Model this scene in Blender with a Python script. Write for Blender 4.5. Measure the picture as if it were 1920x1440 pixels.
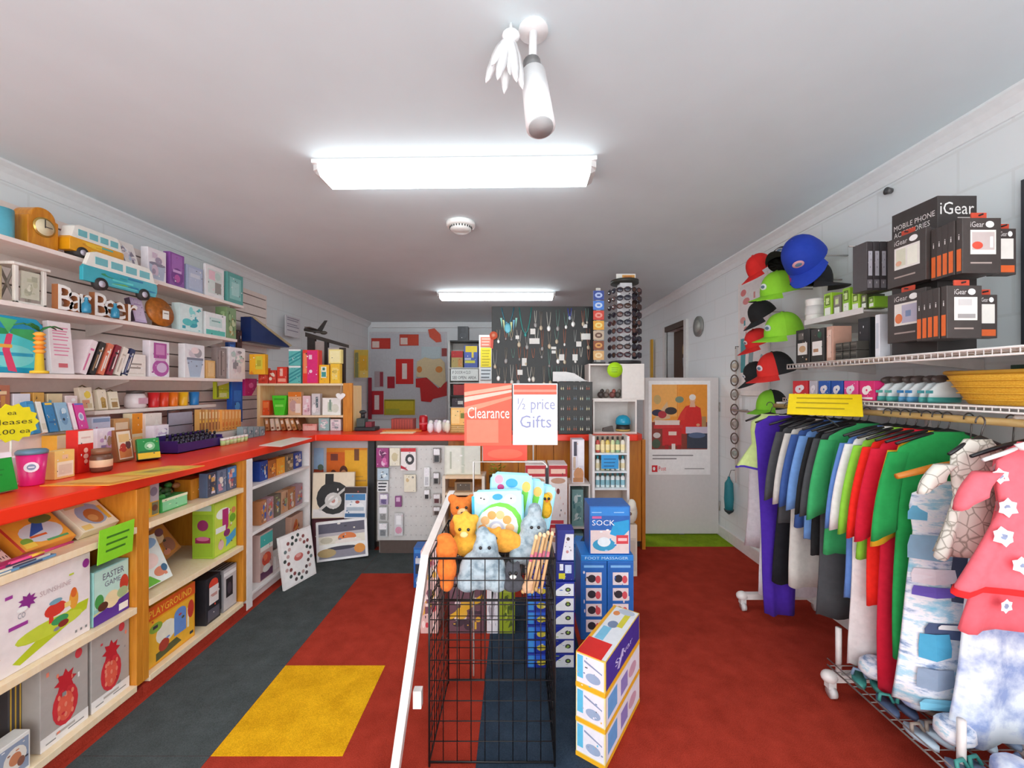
import bpy, math, random
from mathutils import Vector, Matrix, Euler
C = bpy.context.scene.collection
for o in list(bpy.data.objects): bpy.data.objects.remove(o)
R = math.radians
# ------------------------------------------------------------------ camera, world, exposure
F, VX, VY, EYE = 760.0, 968.0, 725.0, 1.5      # focal length in px, horizon point, eye height
XL, XR, YB, ZC, YF = -2.78, 2.06, 7.6, 2.7, -1.3   # room
cam = bpy.data.objects.new('camera', bpy.data.cameras.new('camera')); C.objects.link(cam)
cam.location = (0, 0, EYE); cam.rotation_euler = (R(90), 0, 0)
cam.data.sensor_width = 36; cam.data.lens = F*36/1920
cam.data.shift_x = (960-VX)/1920; cam.data.shift_y = (VY-720)/1920
cam.data.clip_start = .02
S = bpy.context.scene; S.camera = cam
S.view_settings.view_transform = 'Standard'; S.view_settings.look = 'None'
S.view_settings.gamma = 1; S.view_settings.exposure = 0.47; S.view_settings.use_curve_mapping = False
S.cycles.max_bounces = 8; S.cycles.diffuse_bounces = 5; S.cycles.glossy_bounces = 3
S.cycles.sample_clamp_indirect = 6; S.cycles.caustics_reflective = False; S.cycles.caustics_refractive = False
W = bpy.data.worlds.new('daylight'); S.world = W; W.use_nodes = True
W.node_tree.nodes['Background'].inputs[0].default_value = (.93, .975, 1, 1)
W.node_tree.nodes['Background'].inputs[1].default_value = 3.0   # daylight through the open shopfront behind the camera
LAMP, LAMP_BACK = 9.5, 17.0                                                     # the two ceiling battens

# ------------------------------------------------------------------ pixel <-> world helpers
def yx(px, X): return F*X/(px-VX)                 # depth of pixel column on plane x = X
def zx(px, py, X): return EYE+(VY-py)/(px-VX)*X   # height of pixel on plane x = X
def xy(px, Y): return (px-VX)*Y/F                 # x on plane y = Y
def zy(py, Y): return EYE+(VY-py)*Y/F
def yz(py, Z): return F*(EYE-Z)/(py-VY)           # depth of pixel row on plane z = Z

# ------------------------------------------------------------------ materials
_m = {}
def lin(h):
    h = h.lstrip('#'); c = [int(h[i:i+2], 16)/255 for i in (0, 2, 4)]
    return [x/12.92 if x <= .04045 else ((x+.055)/1.055)**2.4 for x in c]
def base(name):
    m = bpy.data.materials.new(name); m.use_nodes = True
    nt = m.node_tree; b = nt.nodes['Principled BSDF']
    return m, nt, b
def ramp2(nt, fac, c1, c2, p1=0., p2=1.):
    r = nt.nodes.new('ShaderNodeValToRGB'); e = r.color_ramp.elements
    e[0].position, e[1].position = p1, p2
    e[0].color, e[1].color = (*c1, 1), (*c2, 1)
    nt.links.new(fac, r.inputs[0]); return r.outputs[0]
def coord(nt, scale=(1, 1, 1)):
    t = nt.nodes.new('ShaderNodeTexCoord'); mp = nt.nodes.new('ShaderNodeMapping')
    mp.inputs['Scale'].default_value = scale; nt.links.new(t.outputs['Object'], mp.inputs[0]); return mp.outputs[0]
def noise(nt, vec, scale, detail=3, rough=.55):
    n = nt.nodes.new('ShaderNodeTexNoise'); n.inputs['Scale'].default_value = scale
    n.inputs['Detail'].default_value = detail; n.inputs['Roughness'].default_value = rough
    nt.links.new(vec, n.inputs['Vector']); return n.outputs['Fac']
def bump(nt, b, h, strength=.3, dist=.005):
    u = nt.nodes.new('ShaderNodeBump'); u.inputs['Strength'].default_value = strength; u.inputs['Distance'].default_value = dist
    nt.links.new(h, u.inputs['Height']); nt.links.new(u.outputs[0], b.inputs['Normal'])
def M(h, rough=.5, metal=0., var=.04, scale=30., bmp=0.):
    """plain colour with a little procedural unevenness"""
    k = (h, rough, metal, var, scale, bmp)
    if k in _m: return _m[k]
    if h in NAMED:
        _m[k] = NAMED[h](); return _m[k]
    m, nt, b = base('paint_'+h.strip('#'))
    c = lin(h); f = noise(nt, coord(nt), scale)
    lo = [x*(1-var) for x in c]; hi = [min(1, x*(1+var)+.004) for x in c]
    nt.links.new(ramp2(nt, f, lo, hi, .3, .7), b.inputs['Base Color'])
    b.inputs['Roughness'].default_value = rough; b.inputs['Metallic'].default_value = metal
    if bmp: bump(nt, b, f, bmp, .003)
    _m[k] = m; return m
def wood(c1, c2, rough=.45, sc=(14, 14, 1.6), nm='wood'):
    def f():
        m, nt, b = base(nm); v = coord(nt, sc)
        nt.links.new(ramp2(nt, noise(nt, v, 4, 4, .6), lin(c1), lin(c2), .3, .7), b.inputs['Base Color']); b.inputs['Roughness'].default_value = rough
        return m
    return f
def carpet(c):
    def f():
        m, nt, b = base('carpet'); v = coord(nt); n = noise(nt, v, 260, 4, .7); g = noise(nt, v, 9, 4, .6)
        mx = nt.nodes.new('ShaderNodeMath'); mx.operation = 'MULTIPLY_ADD'; mx.inputs[1].default_value = .45
        nt.links.new(g, mx.inputs[0]); nt.links.new(n, mx.inputs[2])
        k = lin(c); nt.links.new(ramp2(nt, mx.outputs[0], [x*.6 for x in k], [min(1, x*1.35+.01) for x in k], .5, .95), b.inputs['Base Color'])
        b.inputs['Roughness'].default_value = .95; b.inputs['Specular IOR Level'].default_value = .1; bump(nt, b, n, .5, .004); return m
    return f
def brickpaint():
    m, nt, b = base('painted_block'); t = nt.nodes.new('ShaderNodeTexCoord')
    sp = nt.nodes.new('ShaderNodeSeparateXYZ'); cb = nt.nodes.new('ShaderNodeCombineXYZ')
    nt.links.new(t.outputs['Object'], sp.inputs[0]); nt.links.new(sp.outputs['Y'], cb.inputs['X']); nt.links.new(sp.outputs['Z'], cb.inputs['Y'])
    br = nt.nodes.new('ShaderNodeTexBrick'); br.inputs['Scale'].default_value = 1
    for k, v in (('Brick Width', .42), ('Row Height', .2), ('Mortar Size', .006)): br.inputs[k].default_value = v
    br.inputs['Color1'].default_value = (*lin('#ecf0f1'), 1); br.inputs['Color2'].default_value = (*lin('#e9eeef'), 1); br.inputs['Mortar'].default_value = (*lin('#e4e8e8'), 1)
    nt.links.new(cb.outputs[0], br.inputs['Vector']); nt.links.new(br.outputs['Color'], b.inputs['Base Color'])
    iv = nt.nodes.new('ShaderNodeMath'); iv.operation = 'SUBTRACT'; iv.inputs[0].default_value = 1; nt.links.new(br.outputs['Fac'], iv.inputs[1])
    bump(nt, b, iv.outputs[0], .25, .005); b.inputs['Roughness'].default_value = .6; return m
def emit(c, s):
    def f():
        m, nt, b = base('lamp_diffuser'); b.inputs['Base Color'].default_value = (*lin(c), 1)
        b.inputs['Emission Color'].default_value = (*lin(c), 1); b.inputs['Emission Strength'].default_value = s; return m
    return f
def cloth(c1, c2, sc=22, kind='noise'):
    def f():
        m, nt, b = base('printed_cloth'); v = coord(nt)
        if kind == 'vor':
            n = nt.nodes.new('ShaderNodeTexVoronoi'); n.feature = 'DISTANCE_TO_EDGE'; n.inputs['Scale'].default_value = sc; nt.links.new(v, n.inputs['Vector']); fac = n.outputs['Distance']
        else: fac = noise(nt, v, sc, 5, .6)
        nt.links.new(ramp2(nt, fac, lin(c1), lin(c2), *((.0, .07) if kind == 'vor' else (.38, .58))), b.inputs['Base Color']); b.inputs['Roughness'].default_value = .9; return m
    return f
def glass(c, a=.25):
    def f():
        m, nt, b = base('clear_plastic'); b.inputs['Base Color'].default_value = (*lin(c), 1); b.inputs['Alpha'].default_value = a; b.inputs['Roughness'].default_value = .08; return m
    return f
def seascape():
    m, nt, b = base('seascape_cloth'); v = coord(nt, (3, 3, 9)); n = noise(nt, v, 2.2, 6, .65)
    r = nt.nodes.new('ShaderNodeValToRGB'); e = r.color_ramp.elements
    e[0].position = .3; e[0].color = (*lin('#5b6f95'), 1); e[1].position = .68; e[1].color = (*lin('#7fc4dc'), 1)
    for p, c in ((.37, '#8aa0c0'), (.44, '#dfe3ee'), (.52, '#f0eef0'), (.58, '#b4d3e2')):
        x = e.new(p); x.color = (*lin(c), 1)
    nt.links.new(n, r.inputs[0]); nt.links.new(r.outputs[0], b.inputs['Base Color']); b.inputs['Roughness'].default_value = .85; return m
NAMED = {
 'pine': wood('#eabf7c', '#f3d6a2', nm='pine'), 'pine_edge': wood('#f2d7ad', '#f6e2c2', nm='pine_shelf'), 'pine_dark': wood('#c4771a', '#d98f2c', nm='pine_post'),
 'oak': wood('#b3650f', '#cf8420', .4, (9, 9, .8), 'oak_panel'), 'clockwood': wood('#c06f10', '#e09a2b', .3, nm='clock_wood'), 'brownwood': wood('#5d3a1e', '#7d5230', nm='brown_wood'),
 'bamboo': wood('#c9a05c', '#e0c084', .4, (14, 3, 14), 'bamboo'), 'wicker': wood('#d99a1c', '#f2c045', .6, (40, 40, 60), 'wicker'), 'greywood': wood('#d9d2c8', '#efeae2', nm='grey_wood'),
 'carpet_red': carpet('#a63422'), 'carpet_grey': carpet('#4a5050'), 'carpet_yellow': carpet('#f0a80a'), 'carpet_navy': carpet('#2e3c4c'), 'carpet_green': carpet('#86a318'),
 'block': brickpaint, 'lamp': emit('#f4fbff', LAMP), 'lamp_back': emit('#f4fbff', LAMP_BACK), 'plush_grey': cloth('#7d8f9a', '#b4c2c9', 26), 'floral': cloth('#b9a7b4', '#f2e9ee', 34), 'linen': cloth('#9a9486', '#e6e1d6', 26, 'vor'),
 'foliage_pat': cloth('#7e4a9a', '#f3e3f0', 14, 'vor'), 'clear': glass('#ffffff', .22), 'seascape': seascape, 'seapurple': cloth('#8fa0cc', '#dfe6ee', 9), 'smoke': glass('#20242a', .75),
}

# ------------------------------------------------------------------ mesh builder
_txt = {}
def text_mesh(s):
    if s not in _txt:
        cu = bpy.data.curves.new('t', 'FONT'); cu.body = s; cu.size = 1; cu.resolution_u = 2
        ob = bpy.data.objects.new('t', cu); me = bpy.data.meshes.new_from_object(ob)
        vs = [tuple(v.co[:2]) for v in me.vertices]; fs = [tuple(p.vertices) for p in me.polygons]
        bpy.data.objects.remove(ob); bpy.data.curves.remove(cu); bpy.data.meshes.remove(me)
        x0 = min(v[0] for v in vs); x1 = max(v[0] for v in vs); y0 = min(v[1] for v in vs); y1 = max(v[1] for v in vs)
        _txt[s] = ([((v[0]-x0)/(x1-x0), (v[1]-y0)/(y1-y0)) for v in vs], fs, (x1-x0)/(y1-y0))
    return _txt[s]
class MB:
    def __init__(s): s.v, s.f, s.i, s.m, s.sm = [], [], [], [], []
    def mi(s, m):
        m = M(m) if isinstance(m, str) else m
        if m not in s.m: s.m.append(m)
        return s.m.index(m)
    def add(s, vs, fs, m, smooth=False, T=None):
        k = len(s.v); i = s.mi(m)
        s.v += [tuple(T @ Vector(v)) if T else tuple(v) for v in vs]
        for f in fs: s.f.append(tuple(a+k for a in f)); s.i.append(i); s.sm.append(smooth)
        return s
    def box(s, c, d, m, T=None):
        x, y, z = c; a, b, e = d[0]/2, d[1]/2, d[2]/2
        vs = [(x+i*a, y+j*b, z+k*e) for k in (-1, 1) for j in (-1, 1) for i in (-1, 1)]
        return s.add(vs, [(0, 2, 3, 1), (4, 5, 7, 6), (0, 1, 5, 4), (2, 6, 7, 3), (0, 4, 6, 2), (1, 3, 7, 5)], m, T=T)
    def bx(s, x0, x1, y0, y1, z0, z1, m, T=None): return s.box(((x0+x1)/2, (y0+y1)/2, (z0+z1)/2), (abs(x1-x0), abs(y1-y0), abs(z1-z0)), m, T)
    def ext(s, pts, y0, y1, m, T=None, smooth=False):
        """polygon in x,z pushed from y0 (front) to y1"""
        n = len(pts); vs = [(p[0], y0, p[1]) for p in pts]+[(p[0], y1, p[1]) for p in pts]
        fs = [tuple(range(n)), tuple(range(2*n-1, n-1, -1))]+[(i, i+n, (i+1) % n+n, (i+1) % n) for i in range(n)]
        return s.add(vs, fs, m, smooth, T)
    def lathe(s, prof, m, n=20, c=(0, 0, 0), T=None, smooth=True):
        vs = [(c[0]+r*math.cos(2*math.pi*j/n), c[1]+r*math.sin(2*math.pi*j/n), c[2]+z) for r, z in prof for j in range(n)]
        fs = [(i*n+j, i*n+(j+1) % n, (i+1)*n+(j+1) % n, (i+1)*n+j) for i in range(len(prof)-1) for j in range(n)]
        if prof[0][0] > 1e-6: fs.append(tuple(range(n-1, -1, -1)))
        if prof[-1][0] > 1e-6: fs.append(tuple((len(prof)-1)*n+j for j in range(n)))
        return s.add(vs, fs, m, smooth, T)
    def cyl(s, p, q, r, m, n=12, r2=None):
        p, q = Vector(p), Vector(q); d = q-p; T = Matrix.Translation(p) @ d.to_track_quat('Z', 'Y').to_matrix().to_4x4()
        L = d.length; return s.lathe([(r, 0), (r2 if r2 is not None else r, L)], m, n, T=T)
    def tube(s, pts, r, m, n=6, closed=False):
        pts = [Vector(p) for p in pts]; k = len(pts); vs, fs = [], []; pv = None
        for i, p in enumerate(pts):
            a = pts[i-1] if (i or closed) else p; b = pts[(i+1) % k] if (i < k-1 or closed) else p
            t = (b-a).normalized()
            if pv is None: pv = t.orthogonal().normalized()
            pv = (pv-t*pv.dot(t)); pv = pv.normalized() if pv.length > 1e-6 else t.orthogonal().normalized()
            w = t.cross(pv); rr = r[i] if isinstance(r, (list, tuple)) else r
            vs += [p+(pv*math.cos(2*math.pi*j/n)+w*math.sin(2*math.pi*j/n))*rr for j in range(n)]
        for i in range(k if closed else k-1):
            for j in range(n): fs.append((i*n+j, i*n+(j+1) % n, ((i+1) % k)*n+(j+1) % n, ((i+1) % k)*n+j))
        if not closed: fs += [tuple(range(n-1, -1, -1)), tuple((k-1)*n+j for j in range(n))]
        return s.add(vs, fs, m, True)
    def ell(s, c, r, m, n=14, T=None, k=8):
        pr = [(math.sin(math.pi*i/k), -math.cos(math.pi*i/k)) for i in range(k+1)]
        vs = [(c[0]+r[0]*a*math.cos(2*math.pi*j/n), c[1]+r[1]*a*math.sin(2*math.pi*j/n), c[2]+r[2]*z) for a, z in pr for j in range(n)]
        fs = [(i*n+j, i*n+(j+1) % n, (i+1)*n+(j+1) % n, (i+1)*n+j) for i in range(k) for j in range(n)]
        return s.add(vs, fs, m, True, T)
    def loft(s, rings, m, closed=True, caps=True, smooth=True):
        n = len(rings[0]); vs = [p for r in rings for p in r]
        fs = [(i*n+j, i*n+(j+1) % n, (i+1)*n+(j+1) % n, (i+1)*n+j) for i in range(len(rings)-1) for j in range(n if closed else n-1)]
        if caps: fs += [tuple(range(n-1, -1, -1)), tuple((len(rings)-1)*n+j for j in range(n))]
        return s.add(vs, fs, m, smooth)
    def art(s, o, u, v, shapes, off=.0008):
        """flat print: shapes in 0..1 on the face with corner o and edges u, v"""
        o, u, v = Vector(o), Vector(u), Vector(v); n = u.cross(v).normalized(); W_, H_ = u.length, v.length
        for k, sh in enumerate(shapes):
            d = n*(off+.00012*k)
            def pt(a, b): return o+u*a+v*b+d
            t, c = sh[0], sh[1]
            if t == 'r': ps = [(sh[2], sh[3]), (sh[4], sh[3]), (sh[4], sh[5]), (sh[2], sh[5])]
            elif t == 'e': ps = [(sh[2]+sh[4]*math.cos(a*math.pi/8), sh[3]+sh[5]*math.sin(a*math.pi/8)) for a in range(16)]
            elif t == 'p': ps = sh[2]
            elif t == 's':
                ps = [(sh[2]+sh[4]*(1 if a % 2 == 0 else .6)*math.cos(a*math.pi/sh[6]), sh[3]+sh[5]*(1 if a % 2 == 0 else .6)*math.sin(a*math.pi/sh[6])) for a in range(2*sh[6])]
            elif t == 't':   # ('t', colour, text, u0, v0, u1, v1)
                tv, tf, _ = text_mesh(sh[2]); s.add([pt(sh[3]+a*(sh[5]-sh[3]), sh[4]+b*(sh[6]-sh[4])) for a, b in tv], tf, c); continue
            s.add([pt(a, b) for a, b in ps], [tuple(range(len(ps)))], c)
        return s
    def build(s, name, parent=None, loc=(0, 0, 0), rot=(0, 0, 0), bevel=0, sub=0):
        me = bpy.data.meshes.new(name); me.from_pydata(s.v, [], s.f)
        for m in s.m: me.materials.append(m)
        me.polygons.foreach_set('material_index', s.i); me.polygons.foreach_set('use_smooth', s.sm); me.update()
        o = bpy.data.objects.new(name, me); C.objects.link(o); o.location = loc; o.rotation_euler = rot
        if parent: o.parent = parent
        if bevel:
            b = o.modifiers.new('bevel', 'BEVEL'); b.width = bevel; b.segments = 2; b.limit_method = 'ANGLE'
        if sub:
            b = o.modifiers.new('sub', 'SUBSURF'); b.levels = sub; b.render_levels = sub
        return o
def tag(o, label, cat, group=None, kind=None):
    o['label'] = label; o['category'] = cat
    if group: o['group'] = group
    if kind: o['kind'] = kind
    return o
def empty(name, label, cat, loc=(0, 0, 0), rz=0, group=None):
    o = bpy.data.objects.new(name, None); C.objects.link(o); o.location = loc; o.rotation_euler = (0, 0, rz); o.empty_display_size = .05
    return tag(o, label, cat, group)
def struct(name, mb, label=None, **k):
    o = mb.build(name, **k); o['kind'] = 'structure'
    if label: o['label'] = label
    return o
def copy_tree(o, label=None, group=None):
    c = o.copy(); C.objects.link(c)
    for ch in list(o.children):
        d = ch.copy(); C.objects.link(d); d.parent = c
        for g in ch.children:
            e = g.copy(); C.objects.link(e); e.parent = d
    if label: c['label'] = label
    if group: c['group'] = group
    return c
def busy(seed, pal, n=10, bg=None, lo=.06, hi=.94):
    """a crowded picture of small colour areas"""
    r = random.Random(seed); out = [('r', bg, .03, .03, .97, .97)] if bg else []
    for i in range(n):
        c = r.choice(pal); a, b = r.uniform(.05, .22), r.uniform(.04, .16); x, y = r.uniform(lo+a, hi-a), r.uniform(lo+b, hi-b)
        k = r.random()
        if k < .45: out.append(('e', c, x, y, a, b))
        elif k < .75: out.append(('r', c, x-a, y-b*.7, x+a, y+b*.7))
        else: out.append(('p', c, [(x-a, y-b), (x+a, y-b*.3), (x+a*.3, y+b)]))
    return out
def lines(c, u0, u1, vs, h=.02): return [('r', c, u0, v-h/2, u1-(i % 3)*.07*(u1-u0), v+h/2) for i, v in enumerate(vs)]

def specks(art, seed, n=7):
    r = random.Random(seed); cs = [a[1] for a in art]+['#f4f1ee', '#3a3a44']; out = []
    for i in range(n):
        a, b = r.uniform(.012, .045), r.uniform(.01, .03); x, y = r.uniform(.08, .92), r.uniform(.06, .94)
        out.append(('r', r.choice(cs), x-a, y-b, x+a, y+b) if r.random() < .5 else ('e', r.choice(cs), x, y, a, b))
    return out
def pack(name, label, cat, loc, size, col, art=None, yaw=0, tilt=0, group=None, side=None, top=None, roll=0, bevel=.002, mat=None, artname='printed_front'):
    """a carton, card or book: base centre at loc, front on local -y"""
    w, d, h = size; loc = (loc[0], loc[1], loc[2]+abs(d/2*math.sin(R(tilt))))
    if art and len(art) < 22 and w*h > .006 and artname == 'printed_front' and not any(q in name for q in ('sign', 'sale', 'strip', 'notice', 'sample', 'poster', 'price', 'card', 'gear', 'header', 'sticker', 'board')): art = art+specks(art, label)
    mb = MB(); mb.bx(-w/2, w/2, -d/2, d/2, 0, h, mat or M(col, .42))
    o = mb.build(name, loc=loc, rot=(R(-tilt), R(roll), R(yaw)), bevel=min(bevel, d*.2, w*.2))
    o.rotation_euler = (Matrix.Rotation(R(yaw), 3, 'Z') @ Matrix.Rotation(R(-tilt), 3, 'X') @ Matrix.Rotation(R(roll), 3, 'Y')).to_euler()
    if art: MB().art((-w/2, -d/2, 0), (w, 0, 0), (0, 0, h), art).build(artname, o)
    if side: MB().art((-w/2, d/2, 0), (0, -d, 0), (0, 0, h), side).build('printed_side', o)   # the -x side
    if top: MB().art((-w/2, -d/2, h), (w, 0, 0), (0, d, 0), top).build('printed_top', o)
    return tag(o, label, cat, group)
def spack(name, label, cat, X, p0, p1, z0, pytop, d, col, art=None, h=None, dy=0, **k):
    """a pack standing along a side wall, its front on plane x = X between two photo columns"""
    a, b = sorted((yx(p0, X), yx(p1, X))); pm = (p0+p1)/2
    h = h or zx(pm, pytop, X)-z0; sg = -1 if X < 0 else 1
    if -2.0 < X < -1.8 and not k.get('tilt'): h = min(h, .362 if z0 < .1 and X > -1.84 and p0 > 480 else .336 if z0 < .5 else .170)
    return pack(name, label, cat, (X+sg*d/2, (a+b)/2+dy, z0), (b-a-.004, d, h), col, art, yaw=-90*sg+k.pop('turn', 0), **k)
def fpack(name, label, cat, Y, p0, p1, z0, pytop, d, col, art=None, h=None, **k):
    """a pack facing the camera, its front on plane y = Y"""
    a, b = xy(p0, Y), xy(p1, Y); h = h or zy(pytop, Y)-z0
    return pack(name, label, cat, ((a+b)/2, Y+d/2, z0), (b-a-.003, d, h), col, art, **k)
# ================================================================== THE ROOM
fl = MB(); fl.bx(XL-.1, XR+.1, YF, YB+.1, -.1, 0, 'carpet_red')
struct('floor', fl, 'red carpet tile floor of the shop')
def tile(name, x0, x1, y0, y1, m, label):
    o = MB().bx(x0, x1, y0, y1, -.004, .0015, m).build(name); o['kind'] = 'structure'; o['label'] = label
T_ = .535; gx = -1.775
ys = [yz(1248, 0)+T_*k for k in range(-6, 9)]
yend = 3.72
for i in range(len(ys)):
    a, b = ys[i]+.001, min(ys[i]+T_-.001, yend)
    if a > yend: break
    tile('floor_tile', gx, gx+T_-.002, a, b, 'carpet_grey', 'charcoal carpet tile in the strip along the left cabinets')
y3 = yz(1075, 0)
tile('floor_tile', gx+T_, .9, y3, yend, 'carpet_grey', 'charcoal carpet tiles across the foot of the back counter')
tile('floor_tile', gx+T_, gx+2*T_, ys[5], ys[6]-.001, 'carpet_yellow', 'yellow carpet tile beside the charcoal strip')
tile('floor_tile', -.16, .36, .2, yz(1120, 0), 'carpet_navy', 'navy carpet tiles under the wire bin')
tile('floor_tile', 1.2, XR, yz(1025, 0), 4.6, 'carpet_green', 'green carpet tile in front of the half door')
struct('ceiling', MB().bx(XL-.1, XR+.1, YF, YB+.1, ZC, ZC+.1, M('#dbeaee', .8, var=.02, scale=3)), 'smooth pale grey ceiling')
struct('wall_left', MB().bx(XL-.1, XL, YF, YB+.1, 0, ZC, 'block'), 'white painted block wall on the left')
struct('wall_back', MB().bx(XL, XR, YB, YB+.1, 0, ZC, M('#e6ecee', .6, var=.03, scale=4)), 'white back wall')
# right wall with the doorway beyond the half door
dy0, dy1 = yx(1286, XR), yx(1250, XR); dz = zx(1268, 617, XR)
wr = MB(); wr.bx(XR, XR+.1, YF, dy0, 0, ZC, 'block').bx(XR, XR+.1, dy1, YB+.1, 0, ZC, 'block').bx(XR, XR+.1, dy0, dy1, dz, ZC, 'block')
struct('wall_right', wr, 'white painted block wall on the right')
struct('door_2', MB().bx(XR-.03, XR+.01, dy0-.07, dy0, 0, dz+.07, M('#e4e2df')).bx(XR-.03, XR+.01, dy1, dy1+.07, 0, dz+.07, M('#e4e2df')).bx(XR-.03, XR+.01, dy0, dy1, dz, dz+.07, M('#4a3322'))
       .bx(XR+.1, XR+.12, dy0-.1, dy1+.1, 0, dz+.1, M('#4b2c16')), 'dark doorway in the right wall beyond the half door')
def cove(x, sg):
    pts = [(0, 0), (0, -.085), (.012, -.085), (.03, -.05), (.055, -.028), (.085, -.012), (.085, 0)]
    mb = MB(); n = len(pts)
    vs = [(x+sg*p[0], y, ZC+p[1]) for y in (YF, YB) for p in pts]
    return mb.add(vs, [(i, (i+1) % n, (i+1) % n+n, i+n) for i in range(n)], M('#eef3f4', .5, var=.02))
struct('trim_1', cove(XL, 1), 'white cove cornice along the left wall'); struct('trim_2', cove(XR, -1), 'white cove cornice along the right wall')
struct('trim_3', MB().bx(XL+.08, XR-.08, YB-.07, YB, ZC-.1, ZC, M('#eef3f4', .5, var=.02)), 'white cornice along the back wall')
struct('baseboard_right', MB().bx(XR-.015, XR, 2.2, 4.2, 0, .1, M('#e6e1de')), 'pale skirting on the right wall')
# slatwall on the left
sw = MB(); sx = XL+.022; y0s, y1s = .6, yx(500, sx)
sw.bx(XL, XL+.010, y0s, y1s, 1.07, 2.5, M('#6d5d55', .7))
z = 1.075; pitch = .0985
while z < 2.49: sw.bx(XL+.008, sx, y0s, y1s, z, min(z+pitch-.010, 2.5), M('#f3e4dc', .5, var=.03)); z += pitch
o = struct('wall_panelling', sw, 'cream slatwall panelling on the left wall')

# ------------------------------------------------------------------ ceiling fittings
def batten(px0, px1, py, label, tilt, lamp='lamp'):
    Y = F*1.5/(px1-px0); x = xy((px0+px1)/2, Y)
    e = empty('ceiling_light', label, 'light', (x, Y, ZC), R(tilt))
    L, w, h = 1.5, .2, .075
    MB().bx(-L/2, L/2, -w/2-.008, w/2+.008, -.02, 0, M('#ededed', .4)).build('tray', e)
    pr = [(-w/2, -.02), (-w/2, -.05), (-w/2+.03, -h), (w/2-.03, -h), (w/2, -.05), (w/2, -.02)]
    d = MB(); vs = [(xx, p[0]*k, p[1]*k2) for xx, k, k2 in ((-L/2+.03, 1, 1), (L/2-.03, 1, 1)) for p in pr]; n = 6
    d.add(vs, [(i, (i+1) % n, (i+1) % n+n, i+n) for i in range(n)], lamp); d.build('diffuser', e)
    for sg in (-1, 1):
        c = MB(); vs = [(sg*(L/2-.03), p[0], p[1]) for p in pr]+[(sg*L/2, p[0]*.85, max(p[1], -.055)) for p in pr]
        c.add(vs, [(i, (i+1) % n, (i+1) % n+n, i+n) for i in range(n)]+[tuple(range(6, 12)), tuple(range(6))], M('#dcdcda', .3)); c.build('end_cap', e)
batten(600, 1112, 335, 'long lit fluorescent batten on the ceiling nearest the entrance', -1.2)
batten(822, 1040, 558, 'lit fluorescent batten on the ceiling further back above the counter', -.3, 'lamp_back')
Y = yz(418, ZC); e = empty('smoke_detector', 'small white smoke detector on the ceiling between the two lights', 'detector', (xy(864, Y), Y, ZC))
MB().lathe([(.001, 0), (.105, 0), (.105, -.02), (.1, -.03), (.075, -.033)], M('#f2f2ee', .4), 28).build('base_plate', e)
MB().lathe([(.078, -.03), (.078, -.05), (.06, -.065), (.001, -.067)], M('#e6e6e2', .4), 28).build('sensor_head', e)
v = MB()
for a in range(24): v.box((.079*math.cos(a*.2618), .079*math.sin(a*.2618), -.041), (.008, .008, .012), M('#33322e'))
v.build('vent', e)
# spotlight and feather spray hanging near the camera
Y = 1.36; p = Vector((xy(1000, Y), Y, zy(140, Y))); q = Vector((xy(1014, Y-.05), Y-.05, zy(238, Y-.05)))
e = empty('spotlight', 'white tubular spotlight hanging from the ceiling near the camera', 'spotlight', (p.x, p.y, ZC))
def loc(v): return tuple(Vector(v)-Vector((p.x, p.y, ZC)))
t = (q-p).normalized()
MB().cyl(loc(p), loc(q), .042, M('#f4f4f4', .35), 24, .048).build('barrel', e)
MB().cyl(loc(q-t*.002), loc(q+t*.006), .040, M('#a9a9a9', .4), 24).build('lens', e)
MB().cyl(loc(p-t*.05), loc(p+t*.01), .030, M('#8e8e8e', .35, .4), 16).box(loc(p+Vector((.02, 0, -.02))), (.03, .03, .05), M('#6d6d6d')).build('bracket', e)
zt = ZC-p.z
MB().cyl((0, 0, 0), loc(p-t*.03), .014, M('#e2e2e2'), 12).lathe([(.001, 0), (.05, 0), (.05, -.012), (.001, -.014)], M('#ededed'), 20).build('stem', e)
Y = 1.34; top = Vector((xy(958, Y), Y, ZC-.03)); e = empty('feather_ornament', 'white feather ornament hanging from the ceiling left of the spotlight', 'ornament', (top.x, top.y, ZC))
MB().cyl((0, 0, 0), (0, 0, -.04), .006, M('#dddddd'), 8).ell((0, 0, -.04), (.03, .022, .02), M('#eeeeee')).build('stem', e)
rf = random.Random(4)
for i in range(7):
    px, py = 911+i*11.5, [156, 132, 168, 176, 150, 172, 168][i]
    tip = Vector((xy(px, Y-.04), Y-.04-.02*(i % 3), zy(py, Y-.04)))-Vector((top.x, top.y, ZC))
    st = Vector((-.02+.004*i, 0, -.045)); fm = MB(); dr = tip-st; sd = dr.cross(Vector((0, 1, 0))).normalized()
    prof = [(0, .004), (.15, .012), (.4, .017), (.7, .016), (.9, .009), (1, .001)]
    vs = []
    for a, w_ in prof:
        c_ = st+dr*a; vs += [c_-sd*w_, c_+Vector((0, -.005, 0)), c_+sd*w_, c_+Vector((0, .003, 0))]
    fm.loft([vs[k*4:k*4+4] for k in range(6)], M('#f3f3f3', .7)); fm.build('feather', e)

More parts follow.
